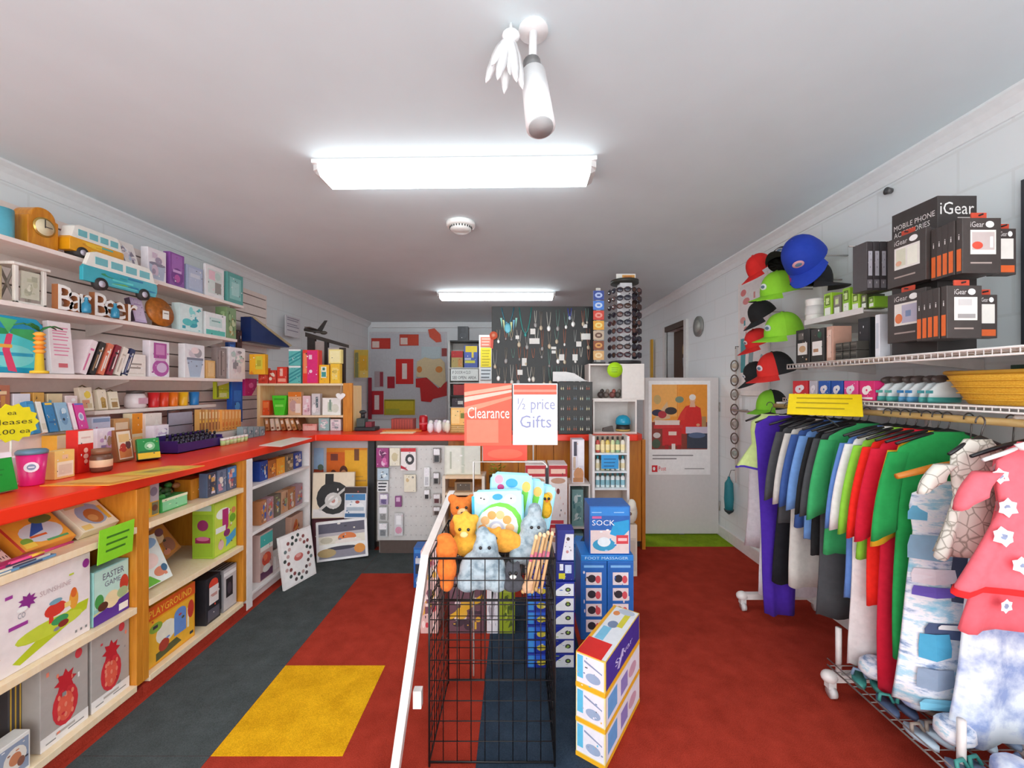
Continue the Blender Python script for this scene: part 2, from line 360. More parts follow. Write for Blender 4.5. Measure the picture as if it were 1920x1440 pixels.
# ------------------------------------------------------------------ red counter (L-shaped) and cabinets
ZT, ZB = 1.07, 1.013; XC = -1.80; YC = F*(EYE-ZT)/90
ct = MB(); red = M('#f2330f', .32, var=.05, scale=6)
xr_end = xy(1208, YC)
ct.add([(sx, .5, z) for z in (ZB, ZT)], [], red)
outl = [(sx+.001, .5), (XC, .5), (XC, YC), (xr_end-.06, YC), (xr_end, YC+.06), (xr_end, YC+.55), (sx+.001, YC+.55)]
n = len(outl); vs = [(a, b, ZB) for a, b in outl]+[(a, b, ZT) for a, b in outl]
ct = MB().add(vs, [tuple(range(n-1, -1, -1)), tuple(range(n, 2*n))]+[(i, (i+1) % n, (i+1) % n+n, i+n) for i in range(n)], red)
tag(ct.build('countertop', bevel=.006), 'long red L-shaped worktop running along the left wall and across the back', 'countertop')
YP = YC+.12                                            # back counter's front panels
xw = xy(840, YP)
cf = MB(); bw = xy(1203, YP)
cf.bx(sx+.02, bw, YP+.02, YP+.06, .06, ZB-.001, M('#8a8076')).bx(sx+.02, bw, YP+.05, YP+.09, .001, .06, M('#3b2a22'))
root = cf.build('service_counter'); tag(root, 'back counter under the red worktop, fronted with oak boards and a grey panel', 'counter')
nb = 11; xs = [xw+(bw-xw)*i/nb for i in range(nb+1)]; ob = MB()
for a, b in zip(xs, xs[1:]): ob.bx(a+.002, b-.002, YP, YP+.022, .07, ZB-.001, 'oak')
ob.build('oak_boards', root, bevel=.002)
MB().bx(xy(692, YP), xy(704, YP), YP-.03, YP+.03, .002, ZB-.001, M('#26292b')).build('black_post', root)
MB().bx(xy(585, YP), xy(692, YP), YP, YP+.022, .07, ZB-.001, M('#b9b4b4')).build('grey_panel', root)
MB().bx(bw, bw+.03, YP-.02, YP+.3, 0.001, ZB-.001, 'oak').build('end_panel', root)

yb = [yx(-190, XC), yx(262, XC), yx(462, XC)]
ZS = [.085, .455, .835]; xb = -2.35
def pine_cab(name, y0, y1, label):
    e = empty(name, label, 'cabinet', (XC, (y0+y1)/2, 0)); L = (y1-y0)
    for sg in (-1, 1): MB().bx(xb-XC, 0, sg*(L/2)-(.032 if sg > 0 else 0), sg*(L/2)+(.032 if sg < 0 else 0), .075, ZB-.002, 'pine_dark').build('upright', e, bevel=.002)
    for zz in ZS: MB().bx(xb-XC, .004, -L/2+.033, L/2-.033, zz-.03, zz, 'pine_edge').build('shelf', e, bevel=.002)
    MB().bx(xb-XC-.012, xb-XC, -L/2, L/2, .075, ZB-.002, M('#5b2f1c')).build('back_panel', e)
    MB().bx(xb-XC, -.001, -L/2, L/2, .0016, .054, 'carpet_red').build('plinth', e)
pine_cab('shelf_cabinet', yb[0]+.001, yb[1]+.016, 'open pine shelf cabinet under the red worktop nearest the camera')
pine_cab('shelf_cabinet', yb[1]+.017, yb[2], 'open pine shelf cabinet under the red worktop next to the white unit')
MB_ = MB().bx(xb, XC, yb[1]+.2+.17, yb[1]+.2+.19, ZS[2]+.001, ZB-.002, 'pine')
y0, y1 = yb[2]+.004, yx(582, XC); e = empty('white_shelf_unit', 'white shelf unit under the red worktop beyond the pine cabinets', 'shelf unit', (XC, (y0+y1)/2, 0)); L = y1-y0
wm = M('#efe9e6', .4, var=.03)
MB().bx(xb-XC, 0, -L/2, -L/2+.06, .002, ZB-.002, wm).build('side_panel', e, bevel=.002); MB().bx(xb-XC, 0, L/2-.02, L/2, .002, ZB-.002, wm).build('side_panel', e, bevel=.002)
ZW = [.10, .50, .815]
for zz in ZW: MB().bx(xb-XC, 0, -L/2+.061, L/2-.021, zz-.02, zz, wm).build('shelf', e, bevel=.002)
MB().bx(xb-XC-.01, xb-XC, -L/2, L/2, .002, ZB-.002, M('#d9d2cf')).build('back_panel', e)
MB().bx(-.06, -.045, -L/2+.061, L/2-.021, .002, .079, wm).build('kickboard', e)

# ------------------------------------------------------------------ wall shelves on the slatwall
XS = -2.48; ZSH = {1: zx(200, 500, XS), 2: zx(200, 595, XS), 3: zx(300, 706, XS)}
ZSH = {1: 2.235, 2: 1.92, 3: 1.568, 4: 1.352}
def wshelf(k, X, p0, p1, label):
    y0, y1 = yx(p0, X) if p0 > -900 else .7, yx(p1, X)
    e = empty('wall_shelf', label, 'shelf', (sx, (y0+y1)/2, ZSH[k])); L = y1-y0
    MB().bx(.004, X-sx, -L/2, L/2, -.024, 0, M('#f4e6de', .4, var=.03)).build('board', e, bevel=.002)
    nb = 4
    for i in range(nb):
        yy = -L/2+.12+(L-.24)*i/(nb-1)
        MB().ext([(0.001, -.024), (.001, -.10), (.02, -.10), ((X-sx)*.85, -.034), ((X-sx)*.85, -.024)], yy-.002, yy+.002, M('#d8cdc6', .4, .3)).build('bracket', e)
wshelf(1, XS, -950, 457, 'topmost cream shelf on the slatwall carrying the mantel clock')
wshelf(2, XS, -950, 445, 'second cream shelf from the top on the slatwall, with the wooden letters')
wshelf(3, XS, -950, 455, 'third cream shelf on the slatwall, holding the leaning paperbacks')
wshelf(4, -2.55, 178, 405, 'short lowest slatwall shelf with the coloured cups')
# ================================================================== LEFT WALL: things on the slatwall shelves
TEALS = ['#58c4c4', '#8fdcd9', '#d8f1ee', '#3aa5b5', '#f4f6f4']; LIL = ['#8a55a8', '#c9a9d8', '#f3ecf5', '#a9a6c8', '#6f6a90']
PALE = ['#e9dfe2', '#cfc3d0', '#b9c9d9', '#f7f3f2', '#8f8796']; HOT = ['#d93a2b', '#f0a62c', '#f7e3c0', '#5c8a3a', '#3d78b8', '#fafafa']
TOY = ['#f2b234', '#d9542b', '#3f8fc8', '#7fb23c', '#fbf3e2', '#6b4a8f', '#2d5f9e']; BROWN = ['#8a5a3c', '#c98a4b', '#e6c59a', '#5a3a28', '#f4e6d2']
# --- topmost shelf
def mug(name, label, cat, X, px, z, r, h, col, lid=None, taper=1., group=None, handle=True, badge=None):
    y = yx(px, X); mb = MB()
    mb.lathe([(r*taper*.96, 0), (r*taper, .004), (r, h), (r*.9, h), (r*taper*.9, .01), (.001, .01)], M(col, .3), 20)
    o = mb.build(name, loc=(X, y, z))
    if handle: MB().tube([(r*.3+r*.62*math.cos(a), -r*.3-r*.62*math.cos(a), h*.5+h*.3*math.sin(a)) for a in [(-1.35+2.7*i/8) for i in range(9)]], .006, M(col, .3)).build('handle', o)
    if lid: MB().lathe([(r*1.04, 0), (r*1.06, .012), (r*.9, .02), (.001, .021)], M(lid, .3), 20, c=(0, 0, h)).build('lid', o)
    if badge:
        b = MB(); b.art((-.022, -r*1.02, h*.45), (.044, 0, 0), (0, 0, .044), [('e', badge, .5, .5, .5, .5), ('e', '#7d8aa8', .5, .5, .3, .3), ('r', '#e8e8ee', .3, .45, .7, .55)]); q = b.build('badge', o); q.rotation_euler = (0, 0, R(48))
    return tag(o, label, cat, group)
mug('beaker', 'teal and white beaker at the left end of the topmost shelf', 'cup', -2.58, -2, ZSH[1], .05, .155, '#5fb4c6', handle=False)
# mantel clock
X = -2.53; a, b = yx(52, X), yx(110, X); w = b-a; h = .225; zc = ZSH[1]
e = empty('mantel_clock', 'honey-coloured wooden mantel clock with a brass dial on the topmost shelf', 'clock', (X-.05, (a+b)/2, zc), R(90))
pts = [(-w/2, .012), (w/2, .012), (w/2, h*.72), (w*.40, h*.74)]+[(w*.40*math.cos(t), h*.74+h*.24*math.sin(t)) for t in [math.pi*i/14 for i in range(1, 14)]]+[(-w*.40, h*.74), (-w/2, h*.72)]
MB().ext(pts, -.05, .05, 'clockwood').build('case', e, bevel=.004)
MB().bx(-w/2-.012, w/2+.012, -.058, .058, 0, .014, 'clockwood').build('plinth', e, bevel=.003)
MB().cyl((0, -.049, h*.52), (0, -.056, h*.52), w*.36, M('#c9a85a', .25, .6), 28).build('bezel', e)
MB().cyl((0, -.055, h*.52), (0, -.058, h*.52), w*.30, M('#e8dcb8', .35), 28).build('dial', e)
MB().box((0, -.059, h*.52+.02), (.004, .002, .045), M('#2a2015')).box((.017, -.059, h*.52+.004), (.034, .002, .004), M('#2a2015')).build('hands', e)
# camper-van ornaments
def van(label, X, p0, p1, z, h, body, spots, hang=False):
    a, b = sorted((yx(p0, X), yx(p1, X))); w = b-a; d = .022 if hang else .07
    e = empty('van_ornament', label, 'ornament', (X, (a+b)/2, z), R(90))
    bp = [(-.5, .16), (.47, .16), (.5, .3), (.5, .5), (.46, .56), (-.47, .56), (-.5, .48)]; tp = [(-.47, .56), (.46, .56), (.42, .82), (.36, .93), (-.34, .93), (-.42, .86)]
    sc = lambda ps: [(u*w, v*h) for u, v in ps]
    MB().ext(sc(bp), -d/2, d/2, M(body, .35)).build('lower_body', e, bevel=.002)
    MB().ext(sc(tp), -d/2, d/2, M('#f1efe6', .35)).build('roof', e, bevel=.002)
    wn = MB()
    for i in range(4):
        u = -.36+i*.195; wn.bx(u*w, (u+.15)*w, -d/2-.002, -d/2+.001, .62*h, .80*h, M('#79bfc6', .15))
    wn.build('windows', e)
    for u in (-.29, .29):
        MB().cyl((u*w, -d/2-.006, .16*h), (u*w, d/2, .16*h), .155*h, M('#33302f', .7), 20).cyl((u*w, -d/2-.008, .16*h), (u*w, -d/2-.005, .16*h), .08*h, M('#c9c4d2', .3), 16).build('wheel', e)
    MB().art((-.5*w, -d/2, .16*h), (w, 0, 0), (0, 0, .4*h), busy(7+len(body)+spots[0].__hash__() % 1, spots, 12, lo=.02, hi=.98)+[('r', '#f4f2ea', 0, .93, 1, 1)]).build('painted_side', e)
    return e
van('large yellow camper van ornament with teal windows on the topmost shelf', -2.52, 119, 222, ZSH[1], .20, '#eda514', ['#f7c531', '#eda514', '#d98f14', '#3f9a8a', '#5cb7ad'])
van('turquoise and green camper van plaque hanging in front of the topmost shelf', -2.43, 152, 292, 2.06, .235, '#2fa8b8', ['#2fa8b8', '#5fd0cf', '#2f8f5f', '#76b84a', '#1f7fa8'], True)
# upright packs along the shelf
def row(k, X, d, items, off=0):
    for it in items:
        nm, lb, ct, p0, p1, pt, col, art = it[:8]; kw = it[8] if len(it) > 8 else {}
        spack(nm, lb, ct, X, p0, p1, (ZSH[k] if k else kw.pop('z'))+.0005, pt, kw.pop('d', d), col, art, **kw)
row(1, -2.50, .05, [
 ('gift_card_box', 'pale patterned card box leaning back right of the yellow van', 'box', 226, 266, 452, '#eeeae6', busy(3, PALE, 14), {'tilt': 16, 'd': .03}),
 ('gift_pack', 'pale lilac pack picturing a bucket of flowers on the topmost shelf', 'pack', 277, 312, 468, '#efe9ee', [('p', '#b9c3d6', [(.15, .05), (.85, .05), (.95, .5), (.05, .5)]), ('e', '#8d8799', .5, .52, .45, .06)]+busy(5, ['#d8c4d4', '#a99bb0', '#f0e4e8'], 9, lo=.1)[:9]),
 ('gift_pack', 'purple pack with two tall bottles printed on it, topmost shelf', 'pack', 318, 346, 476, '#8f4da0', [('r', '#a86ab8', .12, .5, .85, .95), ('e', '#7a3a8c', .5, .3, .42, .26), ('r', '#d7a9dc', .2, .42, .8, .5), ('e', '#c45aa8', .5, .25, .2, .12)]),
 ('gift_pack', 'plain powder-blue pack between the purple pack and the white frame', 'pack', 350, 381, 500, '#aab7d2', [('r', '#bcc6dc', .1, .1, .9, .9), ('r', '#d6dbe8', .2, .55, .8, .7)]),
 ('framed_photo', 'white photo frame with pastel picture near the end of the topmost shelf', 'frame', 385, 420, 500, '#f4f2f2', [('r', '#dfe9e4', .12, .12, .88, .88), ('r', '#f0c9d4', .16, .55, .5, .84), ('r', '#9a948e', .5, .16, .84, .5), ('e', '#c8e0d8', .65, .7, .16, .12)], {'d': .02}),
 ('framed_photo', 'sea-green square frame at the right end of the topmost shelf', 'frame', 426, 456, 514, '#5fa8a0', [('r', '#8fcac3', .14, .14, .86, .86), ('r', '#b2dcd6', .26, .26, .74, .7)], {'d': .03}),
])
# --- second shelf
mug('beaker', 'cream beaker at the left end of the second shelf', 'cup', -2.55, -28, ZSH[2], .05, .17, '#efd9a8', handle=False)
X = -2.50; a, b = yx(28, X), yx(88, X); w = b-a; h = .19
e = empty('picture_lantern', 'grey-washed wooden lantern frame with cross braces on the second shelf', 'frame', (X-.05, (a+b)/2, ZSH[2]), R(90))
f = MB(); g_ = 'greywood'
for u in (-w/2, w/2-.016): f.bx(u, u+.016, -.05, -.034, .0, h, g_).bx(u, u+.016, .034, .05, 0, h, g_)
f.bx(-w/2-.012, w/2+.012, -.058, .058, h, h+.014, g_).bx(-w/2, w/2, -.05, .05, 0, .012, g_); f.build('frame', e, bevel=.002)
MB().tube([(-w/2+.008, -.04, .012), (-w/2+.008, .04, h)], .006, M('#8d867e')).tube([(-w/2+.008, .04, .012), (-w/2+.008, -.04, h)], .006, M('#8d867e')).build('cross_brace', e)
MB().bx(-w/2+.03, w/2-.03, -.046, -.04, .03, h-.02, M('#c9c6b2')).art((-w/2+.03, -.046, .03), (w-.06, 0, 0), (0, 0, h-.05), busy(8, ['#b9b89c', '#dcd9c6', '#a8a690'], 12)).build('picture', e)
# block letters
def letters(word, px, X, z, h, lab):
    for i, (ch, p) in enumerate(zip(word, px)):
        hh = h if ch.isupper() else h*.8
        tv, tf, asp = text_mesh(ch); w = hh*asp*.85; y = yx(p, X)
        e = empty('wooden_letter', lab[i], 'letter', (X, y, z), R(90), 'wooden block letters on the second shelf')
        k = len(tv); mb = MB(); vs = [(u*w-w/2, -.015, v*hh) for u, v in tv]+[(u*w-w/2, .02, v*hh) for u, v in tv]
        ed = {}
        for fa in tf:
            for s_, t_ in zip(fa, fa[1:]+fa[:1]): ed[(s_, t_)] = ed.get((s_, t_), 0)+1
        mb.add(vs, list(tf)+[tuple(x+k for x in reversed(fa)) for fa in tf], M('#f4efe8', .5))
        sides = MB(); sides.add(vs, [(s_+0, s_+k, t_+k, t_) for (s_, t_) in ed if (t_, s_) not in ed], M('#a8683c', .5))
        mb.build('face', e); sides.build('sides', e)
letters('BarBeer', [119, 138, 156, 186, 203, 220, 245], -2.49, ZSH[2]+.001, .135, ['white wooden letter with brown sides, %s of the block letters on the second shelf' % q for q in ('first', 'second', 'third', 'fourth', 'fifth', 'sixth', 'last')])
for px, lb in ((162, 'small blue bottle standing between the first group of wooden letters and the next'), (216, 'small blue bottle in front of the second group of wooden letters')):
    MB_ = MB().lathe([(.018, 0), (.021, .01), (.019, .05), (.008, .065), (.008, .085), (.010, .088), (.001, .09)], M('#2f86a8', .2), 14).build('bottle', loc=(-2.455, yx(px, -2.455), ZSH[2]+.001)); tag(MB_, lb, 'bottle')
row(2, -2.50, .04, [
 ('book', 'lilac book leaning beside the wooden letters on the second shelf', 'book', 254, 277, 560, '#c9b2d4', [('r', '#d8c6e0', .1, .1, .9, .9), ('r', '#b79ac6', .2, .7, .8, .76)], {'tilt': 14, 'side': [('r', '#4a3a4a', .05, .02, .95, .98)]}),
 ('gift_box', 'clear and aqua glassware box on the second shelf', 'box', 336, 380, 572, '#d5ebe9', busy(11, TEALS, 12, '#dff0ee'), {'d': .06}),
 ('gift_box', 'white box with an aqua band near the right end of the second shelf', 'box', 384, 424, 588, '#eef2f1', [('r', '#5cc0b2', .05, .04, .95, .25), ('r', '#cfe6e2', .2, .4, .8, .8), ('r', '#86aaa6', .3, .62, .7, .68)], {'d': .06}),
 ('plant_box', 'moss-green patterned box at the right end of the second shelf', 'box', 428, 446, 578, '#7d9a6a', busy(12, ['#5d7f4c', '#9dbb86', '#c7cfa2', '#b08a4a', '#50683f'], 16), {'d': .1, 'side': busy(13, ['#5d7f4c', '#9dbb86', '#c7cfa2'], 8), 'dy': -.02}),
])
X = -2.49; y = yx(308, X); e = empty('wooden_plaque', 'round orange-brown wooden plaque with a white label on the second shelf', 'plaque', (X-.01, y, ZSH[2]), R(90))
MB().lathe([(.001, -.014), (.10, -.014), (.104, 0), (.10, .012), (.001, .012)], M('#b5691c', .4, 0, .25, 40), 26, T=Matrix.Translation((0, .02, .108)) @ Matrix.Rotation(R(78), 4, 'X')).build('disc', e)
MB().box((.02, -.004, .09), (.05, .003, .06), M('#f4efe6')).box((.02, -.006, .1), (.035, .002, .006), M('#8a7a6a')).build('label', e)
MB().bx(-.03, .03, .02, .05, .0005, .05, M('#6b4526')).build('stand', e)
# --- third shelf
X = -2.50
e = empty('surf_tray', 'turquoise tray with a pink palm trunk printed on it on the third shelf', 'tray', (X-.03, yx(22, X), ZSH[3]), R(90))
w, h = .30, .285; rr = [(-w/2+.03, 0), (w/2-.03, 0), (w/2, .03), (w/2, h-.03), (w/2-.03, h), (-w/2+.03, h), (-w/2, h-.03), (-w/2, .03)]
MB().ext(rr, -.012, .012, M('#1f9fc4', .25)).build('plate', e, bevel=.006)
MB().art((-w/2, -.012, 0), (w, 0, 0), (0, 0, h), [('r', '#4fd0d6', .1, .1, .9, .9), ('r', '#1f8fbe', .1, .72, .9, .9), ('e', '#7fe0e0', .55, .3, .32, .2), ('r', '#2aa4c9', .3, .3, .85, .36), ('p', '#e2416e', [(.5, .04), (.62, .02), (.52, .4), (.56, .68), (.48, .7), (.42, .4)]), ('p', '#2f9a58', [(.5, .68), (.05, .62), (.2, .82), (.5, .76)]), ('p', '#3fae62', [(.52, .7), (.95, .55), (.85, .8), (.55, .78)]), ('p', '#58c070', [(.5, .7), (.35, .96), (.62, .94)]), ('r', '#f0b04a', .15, .44, .55, .5)]).build('painted_front', e)
MB().bx(-.06, .06, .012, .06, .0005, .03, M('#e9e2da')).build('stand', e)
X = -2.44; e = empty('palm_ornament', 'small yellow palm tree ornament with green fronds on the third shelf', 'ornament', (X, yx(74, X), ZSH[3]), R(90))
MB().lathe([(.034, 0), (.034, .012), (.018, .016), (.015, .1)], M('#f2c52e'), 14).build('base', e)
tr = MB()
for i in range(5): tr.lathe([(.012, 0), (.024, .012), (.012, .024)], M('#e8892c' if i % 2 else '#f2a93a'), 12, c=(0, 0, .1+i*.022))
tr.build('trunk', e); fr = MB()
for a in (-2.6, -.35, .3, 1.4, 2.7): fr.loft([[(math.cos(a)*t, math.sin(a)*t*.6+s_*w_, .215+.05*math.sin(t*18)-t*t*3.2+o) for s_, o in ((-1, 0), (0, .004), (1, 0), (0, -.003))] for t, w_ in ((.0, .004), (.03, .012), (.06, .012), (.095, .002))], M('#2f7f3c'))
fr.build('fronds', e)
row(3, -2.50, .03, [
 ('poster_book', 'tall white book with pink text on the third shelf', 'book', 97, 141, 604, '#efe4e4', lines('#e58aa8', .15, .85, [.88, .82, .77, .71, .65, .56, .5, .44, .36], .022)+[('r', '#d86a72', .3, .12, .7, .2)], {'tilt': 5}),
 ('plaque_box', 'white plaque with a line of grey script right of the paperbacks', 'plaque', 230, 274, 664, '#efe6dd', lines('#a79a90', .2, .8, [.55, .38], .08)+[('r', '#ddd2c6', .1, .1, .9, .14)], {'d': .010}),
 ('gift_bag', 'gift bag printed with a purple perfume bottle on the third shelf', 'bag', 280, 318, 640, '#f1e8ee', [('r', '#b14f9a', .2, .52, .85, .95), ('r', '#cf86bb', .3, .62, .75, .9), ('e', '#b659a6', .55, .25, .42, .24), ('e', '#dcc2e0', .6, .26, .26, .14), ('r', '#d9b4cf', .25, .45, .8, .52)], {'d': .05}),
 ('gift_bag', 'gift bag printed with a pale blue bucket of flowers on the third shelf', 'bag', 346, 384, 646, '#eeecee', [('p', '#b3c4d8', [(.25, .03), (.75, .03), (.92, .55), (.1, .55)]), ('r', '#7e8496', .1, .53, .92, .6), ('e', '#d6cbd2', .4, .72, .22, .12), ('e', '#a8a3a8', .65, .75, .2, .14), ('e', '#f3dede', .5, .82, .2, .1)], {'d': .05}),
 ('book', 'tan book at the right end of the third shelf', 'book', 387, 404, 676, '#dfb06c', [('r', '#eac48a', .15, .1, .85, .9)], {'d': .04}),
 ('book', 'taupe-spined book standing beside the tan book on the third shelf', 'book', 407, 425, 652, '#8e7f7c', [('r', '#a3938f', .2, .08, .8, .92), ('r', '#6d5f5d', .35, .1, .5, .9)], {'d': .05}),
 ('gift_bag', 'tall white gift bag with pale flowers at the end of the third shelf', 'bag', 429, 460, 652, '#efeaec', busy(22, ['#d5c9d2', '#b9cfc9', '#f6eef0', '#8f8a92', '#e3d3da'], 16), {'d': .07, 'side': busy(23, ['#d5c9d2', '#b9cfc9'], 7)}),
])
X = -2.56; sp = [('#f0dfe2', '#d76f9a', 'white and pink paperback leaning first in the row on the third shelf', .21), ('#2b2423', '#a8825f', 'black paperback leaning second in the row on the third shelf', .205), ('#e27a5c', '#f2e6da', 'coral paperback leaning in the middle of the row on the third shelf', .20), ('#8e2436', '#2b1d22', 'dark red paperback leaning in the row on the third shelf', .195), ('#efe3d6', '#c9b8a8', 'cream paperback leaning between the dark red and navy ones', .185), ('#27305a', '#8b8fae', 'navy paperback leaning last in the row on the third shelf', .18)]
for i, (c, c2, lb, h) in enumerate(sp):
    y = 2.34+i*.05; t = .034
    o = pack('paperback', lb, 'book', (X, y, ZSH[3]+.0005), (t, .12, h), c, [('r', c2, .2, .1, .45, .6), ('r', '#f0e8e0', .55, .2, .75, .85), ('r', c2, .2, .7, .8, .76)], yaw=90, roll=19, group='leaning paperbacks on the third shelf', bevel=.001, artname='spine_print'); o.location.z += math.sin(R(19))*t/2
# --- short lowest shelf and what stands level with it
X = -2.55
cups = [('#d8262c', 288, 'bright red plastic tumbler, left of the row on the lowest slatwall shelf'), ('#e2401f', 306, 'vermilion plastic tumbler beside the red one on the lowest slatwall shelf'), ('#f07a1c', 324, 'orange plastic tumbler on the lowest slatwall shelf'), ('#f2b81e', 343, 'yellow plastic tumbler on the lowest slatwall shelf'), ('#2a7fc4', 364, 'blue plastic tumbler at the right of the lowest slatwall shelf')]
for c, p, lb in cups: mug('tumbler', lb, 'cup', -2.60, p, ZSH[4]+.001, .034, .105, c, taper=.88, group='coloured tumblers on the lowest slatwall shelf', handle=False)
e = empty('storage_jar', 'glass jar with a dark lid on the lowest slatwall shelf', 'jar', (-2.62, yx(254, -2.62), ZSH[4]+.001))
MB().lathe([(.05, 0), (.058, .015), (.058, .075), (.045, .1), (.001, .1)], M('#e4d7d8', .15), 18).build('body', e); MB().lathe([(.048, .1), (.048, .12), (.001, .122)], M('#4d4340', .4), 18).build('lid', e)
MB().bx(.045, .06, -.03, .03, .03, .07, M('#d6a3b4')).build('label', e)
for i, (p0, p1, lb, tilt) in enumerate(((152, 178, 'cream picture block with yellow flower on the lowest slatwall shelf', 8), (186, 204, 'cream picture block with a brown jar printed on it', 8), (208, 226, 'small cream picture block with a brown dish on it', 10))):
    o = spack('picture_block', lb, 'picture', -2.58, p0, p1, ZSH[4]+.001, [727, 731, 735][i], .03, '#f1e5cd', [[('e', '#f0d24a', .6, .68, .25, .16), ('r', '#e5a17c', .15, .1, .7, .45), ('r', '#d8c79c', .5, .1, .85, .3)], [('r', '#b08a3c', .3, .08, .8, .55), ('e', '#c9a45a', .5, .5, .25, .12)], [('r', '#a9824a', .15, .08, .8, .4), ('r', '#e0cfa6', .1, .5, .9, .6)]][i], tilt=tilt)
    MB().tube([(-.02, 0, zx((p0+p1)/2, [727, 731, 735][i], -2.58)-ZSH[4]), (0, 0, zx((p0+p1)/2, [727, 731, 735][i], -2.58)-ZSH[4]+.012), (.02, 0, zx((p0+p1)/2, [727, 731, 735][i], -2.58)-ZSH[4])], .004, M('#6b5a3c')).build('hanging_loop', o)
def hung(name, label, cat, X, p0, p1, pyt, pyb, d, col, art, **k):
    a, b = sorted((yx(p0, X), yx(p1, X))); pm = (p0+p1)/2; z0, z1 = zx(pm, pyb, X), zx(pm, pyt, X)
    sg = -1 if X < 0 else 1; yaw = -90*sg
    o = pack(name, label, cat, (X+sg*d/2, (a+b)/2, z0), (b-a-.003, d, z1-z0), col, art, yaw=yaw, **k)
    L = abs((sx if sg < 0 else XR)-X)-d
    MB().tube([(0, d/2, z1-z0-.02), (0, d/2+L, z1-z0-.02)], .003, M('#cfc9c4', .3, .6)).build('hook', o)
    return o
hung('hanging_pouch', 'lime-green pouch hanging under the third slatwall shelf', 'pouch', -2.62, 405, 430, 716, 748, .03, '#c3cf2a', [('r', '#dfe6a0', .25, .1, .8, .35), ('r', '#aab51f', .1, .5, .9, .56), ('r', '#6d7a22', .05, .1, .18, .9)])
hung('hanging_pouch', 'bright blue bag hanging at the right end of the slatwall', 'bag', -2.60, 435, 455, 712, 792, .05, '#1f5fc0', [('e', '#59a8ec', .5, .38, .25, .1), ('r', '#1a3f8a', .1, .02, .9, .25), ('r', '#3a7ed6', .15, .5, .85, .75)])
hung('hanging_pouch', 'magenta bag hanging beside the blue bag at the end of the slatwall', 'bag', -2.58, 459, 482, 710, 742, .04, '#c4246e', [('p', '#f2d2c8', [(.55, .02), (1, .02), (1, .6)]), ('e', '#e2609a', .5, .6, .2, .15)])
hung('hanging_pack', 'blue packet hanging below the second shelf beside the dark pack', 'pack', -2.60, 428, 442, 640, 660, .03, '#2a4f9a', [('r', '#4a7fd0', .2, .2, .8, .7)])
hung('hanging_pack', 'dark maroon pack hanging beside the navy wedge box', 'pack', -2.62, 444, 454, 619, 652, .05, '#3d201c', [('r', '#5a2f28', .1, .1, .9, .9), ('r', '#2a1614', .3, .3, .7, .7), ('e', '#f2e9e4', .75, .6, .07, .1)])
# navy wedge (sloping display box) beyond the shelves
X = -2.60; a, b = yx(461, X), yx(534, X); z0, z1 = zx(500, 646, X), zx(461, 594, X)
e = empty('wedge_display', 'navy triangular display with tan edging beyond the slatwall shelves', 'display', (X, a, z0), R(90)); w = b-a
MB().ext([(0, 0), (w, 0), (w, .012), (.0, z1-z0)], -.05, .05, M('#16306a', .4)).build('front', e)
MB().ext([(w+.02, .012), (.02, z1-z0+.0), (.04, z1-z0+.012), (w+.06, .03)], -.05, .04, M('#c9b48e', .5)).build('edging', e)
for i in range(3): MB().box((w*(.3+.25*i), -.02, (z1-z0)*(.74-.25*i)+.012), (.09, .04, .02), M(['#6b3a3a', '#5a5230', '#7a3d28'][i])).build('sticker', e)
MB().bx(0, w, .05, .12, -.02, 0.0, M('#d9c9be')).build('bracket', e)
hung('wall_card', 'small grey and white card hanging on the block wall above the pine hutch', 'card', -2.70, 535, 563, 594, 632, .01, '#d9d6da', lines('#9a94a2', .1, .9, [.9, .8, .6, .5, .3], .05))

# ================================================================== on the left counter
ZC_ = ZT+.001
spack('riser_box', 'long white riser box at the back of the red worktop under the yellow star', 'riser', -2.42, -60, 160, ZC_, 818, .22, '#f1e6df', [('r', '#e6d5cb', .01, .9, .99, .96)], h=.19)
zr = ZC_+.191
bk = [(62, 78, '#2f86b8', 'dark teal hardback first in the blue book row on the riser'), (80, 92, '#e9e4d6', 'cream hardback in the blue book row on the riser'), (94, 112, '#2d7cb0', 'mid-blue hardback in the blue book row on the riser'), (114, 138, '#8fb4cc', 'pale blue speckled book in the row on the riser'), (139, 148, '#f2d4da', 'thin pale pink book in the row on the riser'), (149, 168, '#d92f92', 'magenta book with a white disc last in the row on the riser')]
for i, (p0, p1, c, lb) in enumerate(bk): spack('hardback', lb, 'book', -2.36, p0, p1, zr, 742+i*1.5, .03, c, [[('r', '#4a9cc8', .1, .1, .9, .9)], [('r', '#d7d2bc', .1, .1, .9, .3)], [('r', '#1f5f96', .1, .3, .9, .36), ('r', '#f0c23c', .1, .9, .9, .97)], [('e', '#6f97b8', .5, .5, .3, .3), ('e', '#20283a', .45, .4, .1, .05), ('e', '#c3d6e2', .6, .7, .2, .1)], [('r', '#f7e6ea', .1, .1, .9, .9)], [('e', '#e8d3e4', .45, .48, .28, .16), ('e', '#9aa2c8', .45, .48, .18, .1), ('r', '#5f6fc0', .05, .93, .95, .99)]][i], tilt=14, h=.165-.004*i, group='books leaning on the white riser')
for i, (p0, p1, pt, c, lb, pal) in enumerate([(-60, 20, 722, '#b06a52', 'brick-brown box on the riser at the picture edge behind the yellow star', BROWN), (24, 58, 738, '#e3dde4', 'pale box with pink print behind the yellow star', PALE+['#d65fa8']), (62, 84, 736, '#d7a04c', 'tan carton behind the first blue book', BROWN), (88, 118, 738, '#d9c49a', 'sand-coloured carton behind the blue books', ['#b39ab4', '#4a4656', '#e9d8b8', '#58a8b8']), (122, 146, 742, '#ecd9d6', 'pale pink carton at the right end of the riser', PALE)]):
    spack('carton', lb, 'box', -2.50, p0, p1, zr, pt, .07, c, busy(30+i, pal, 9))
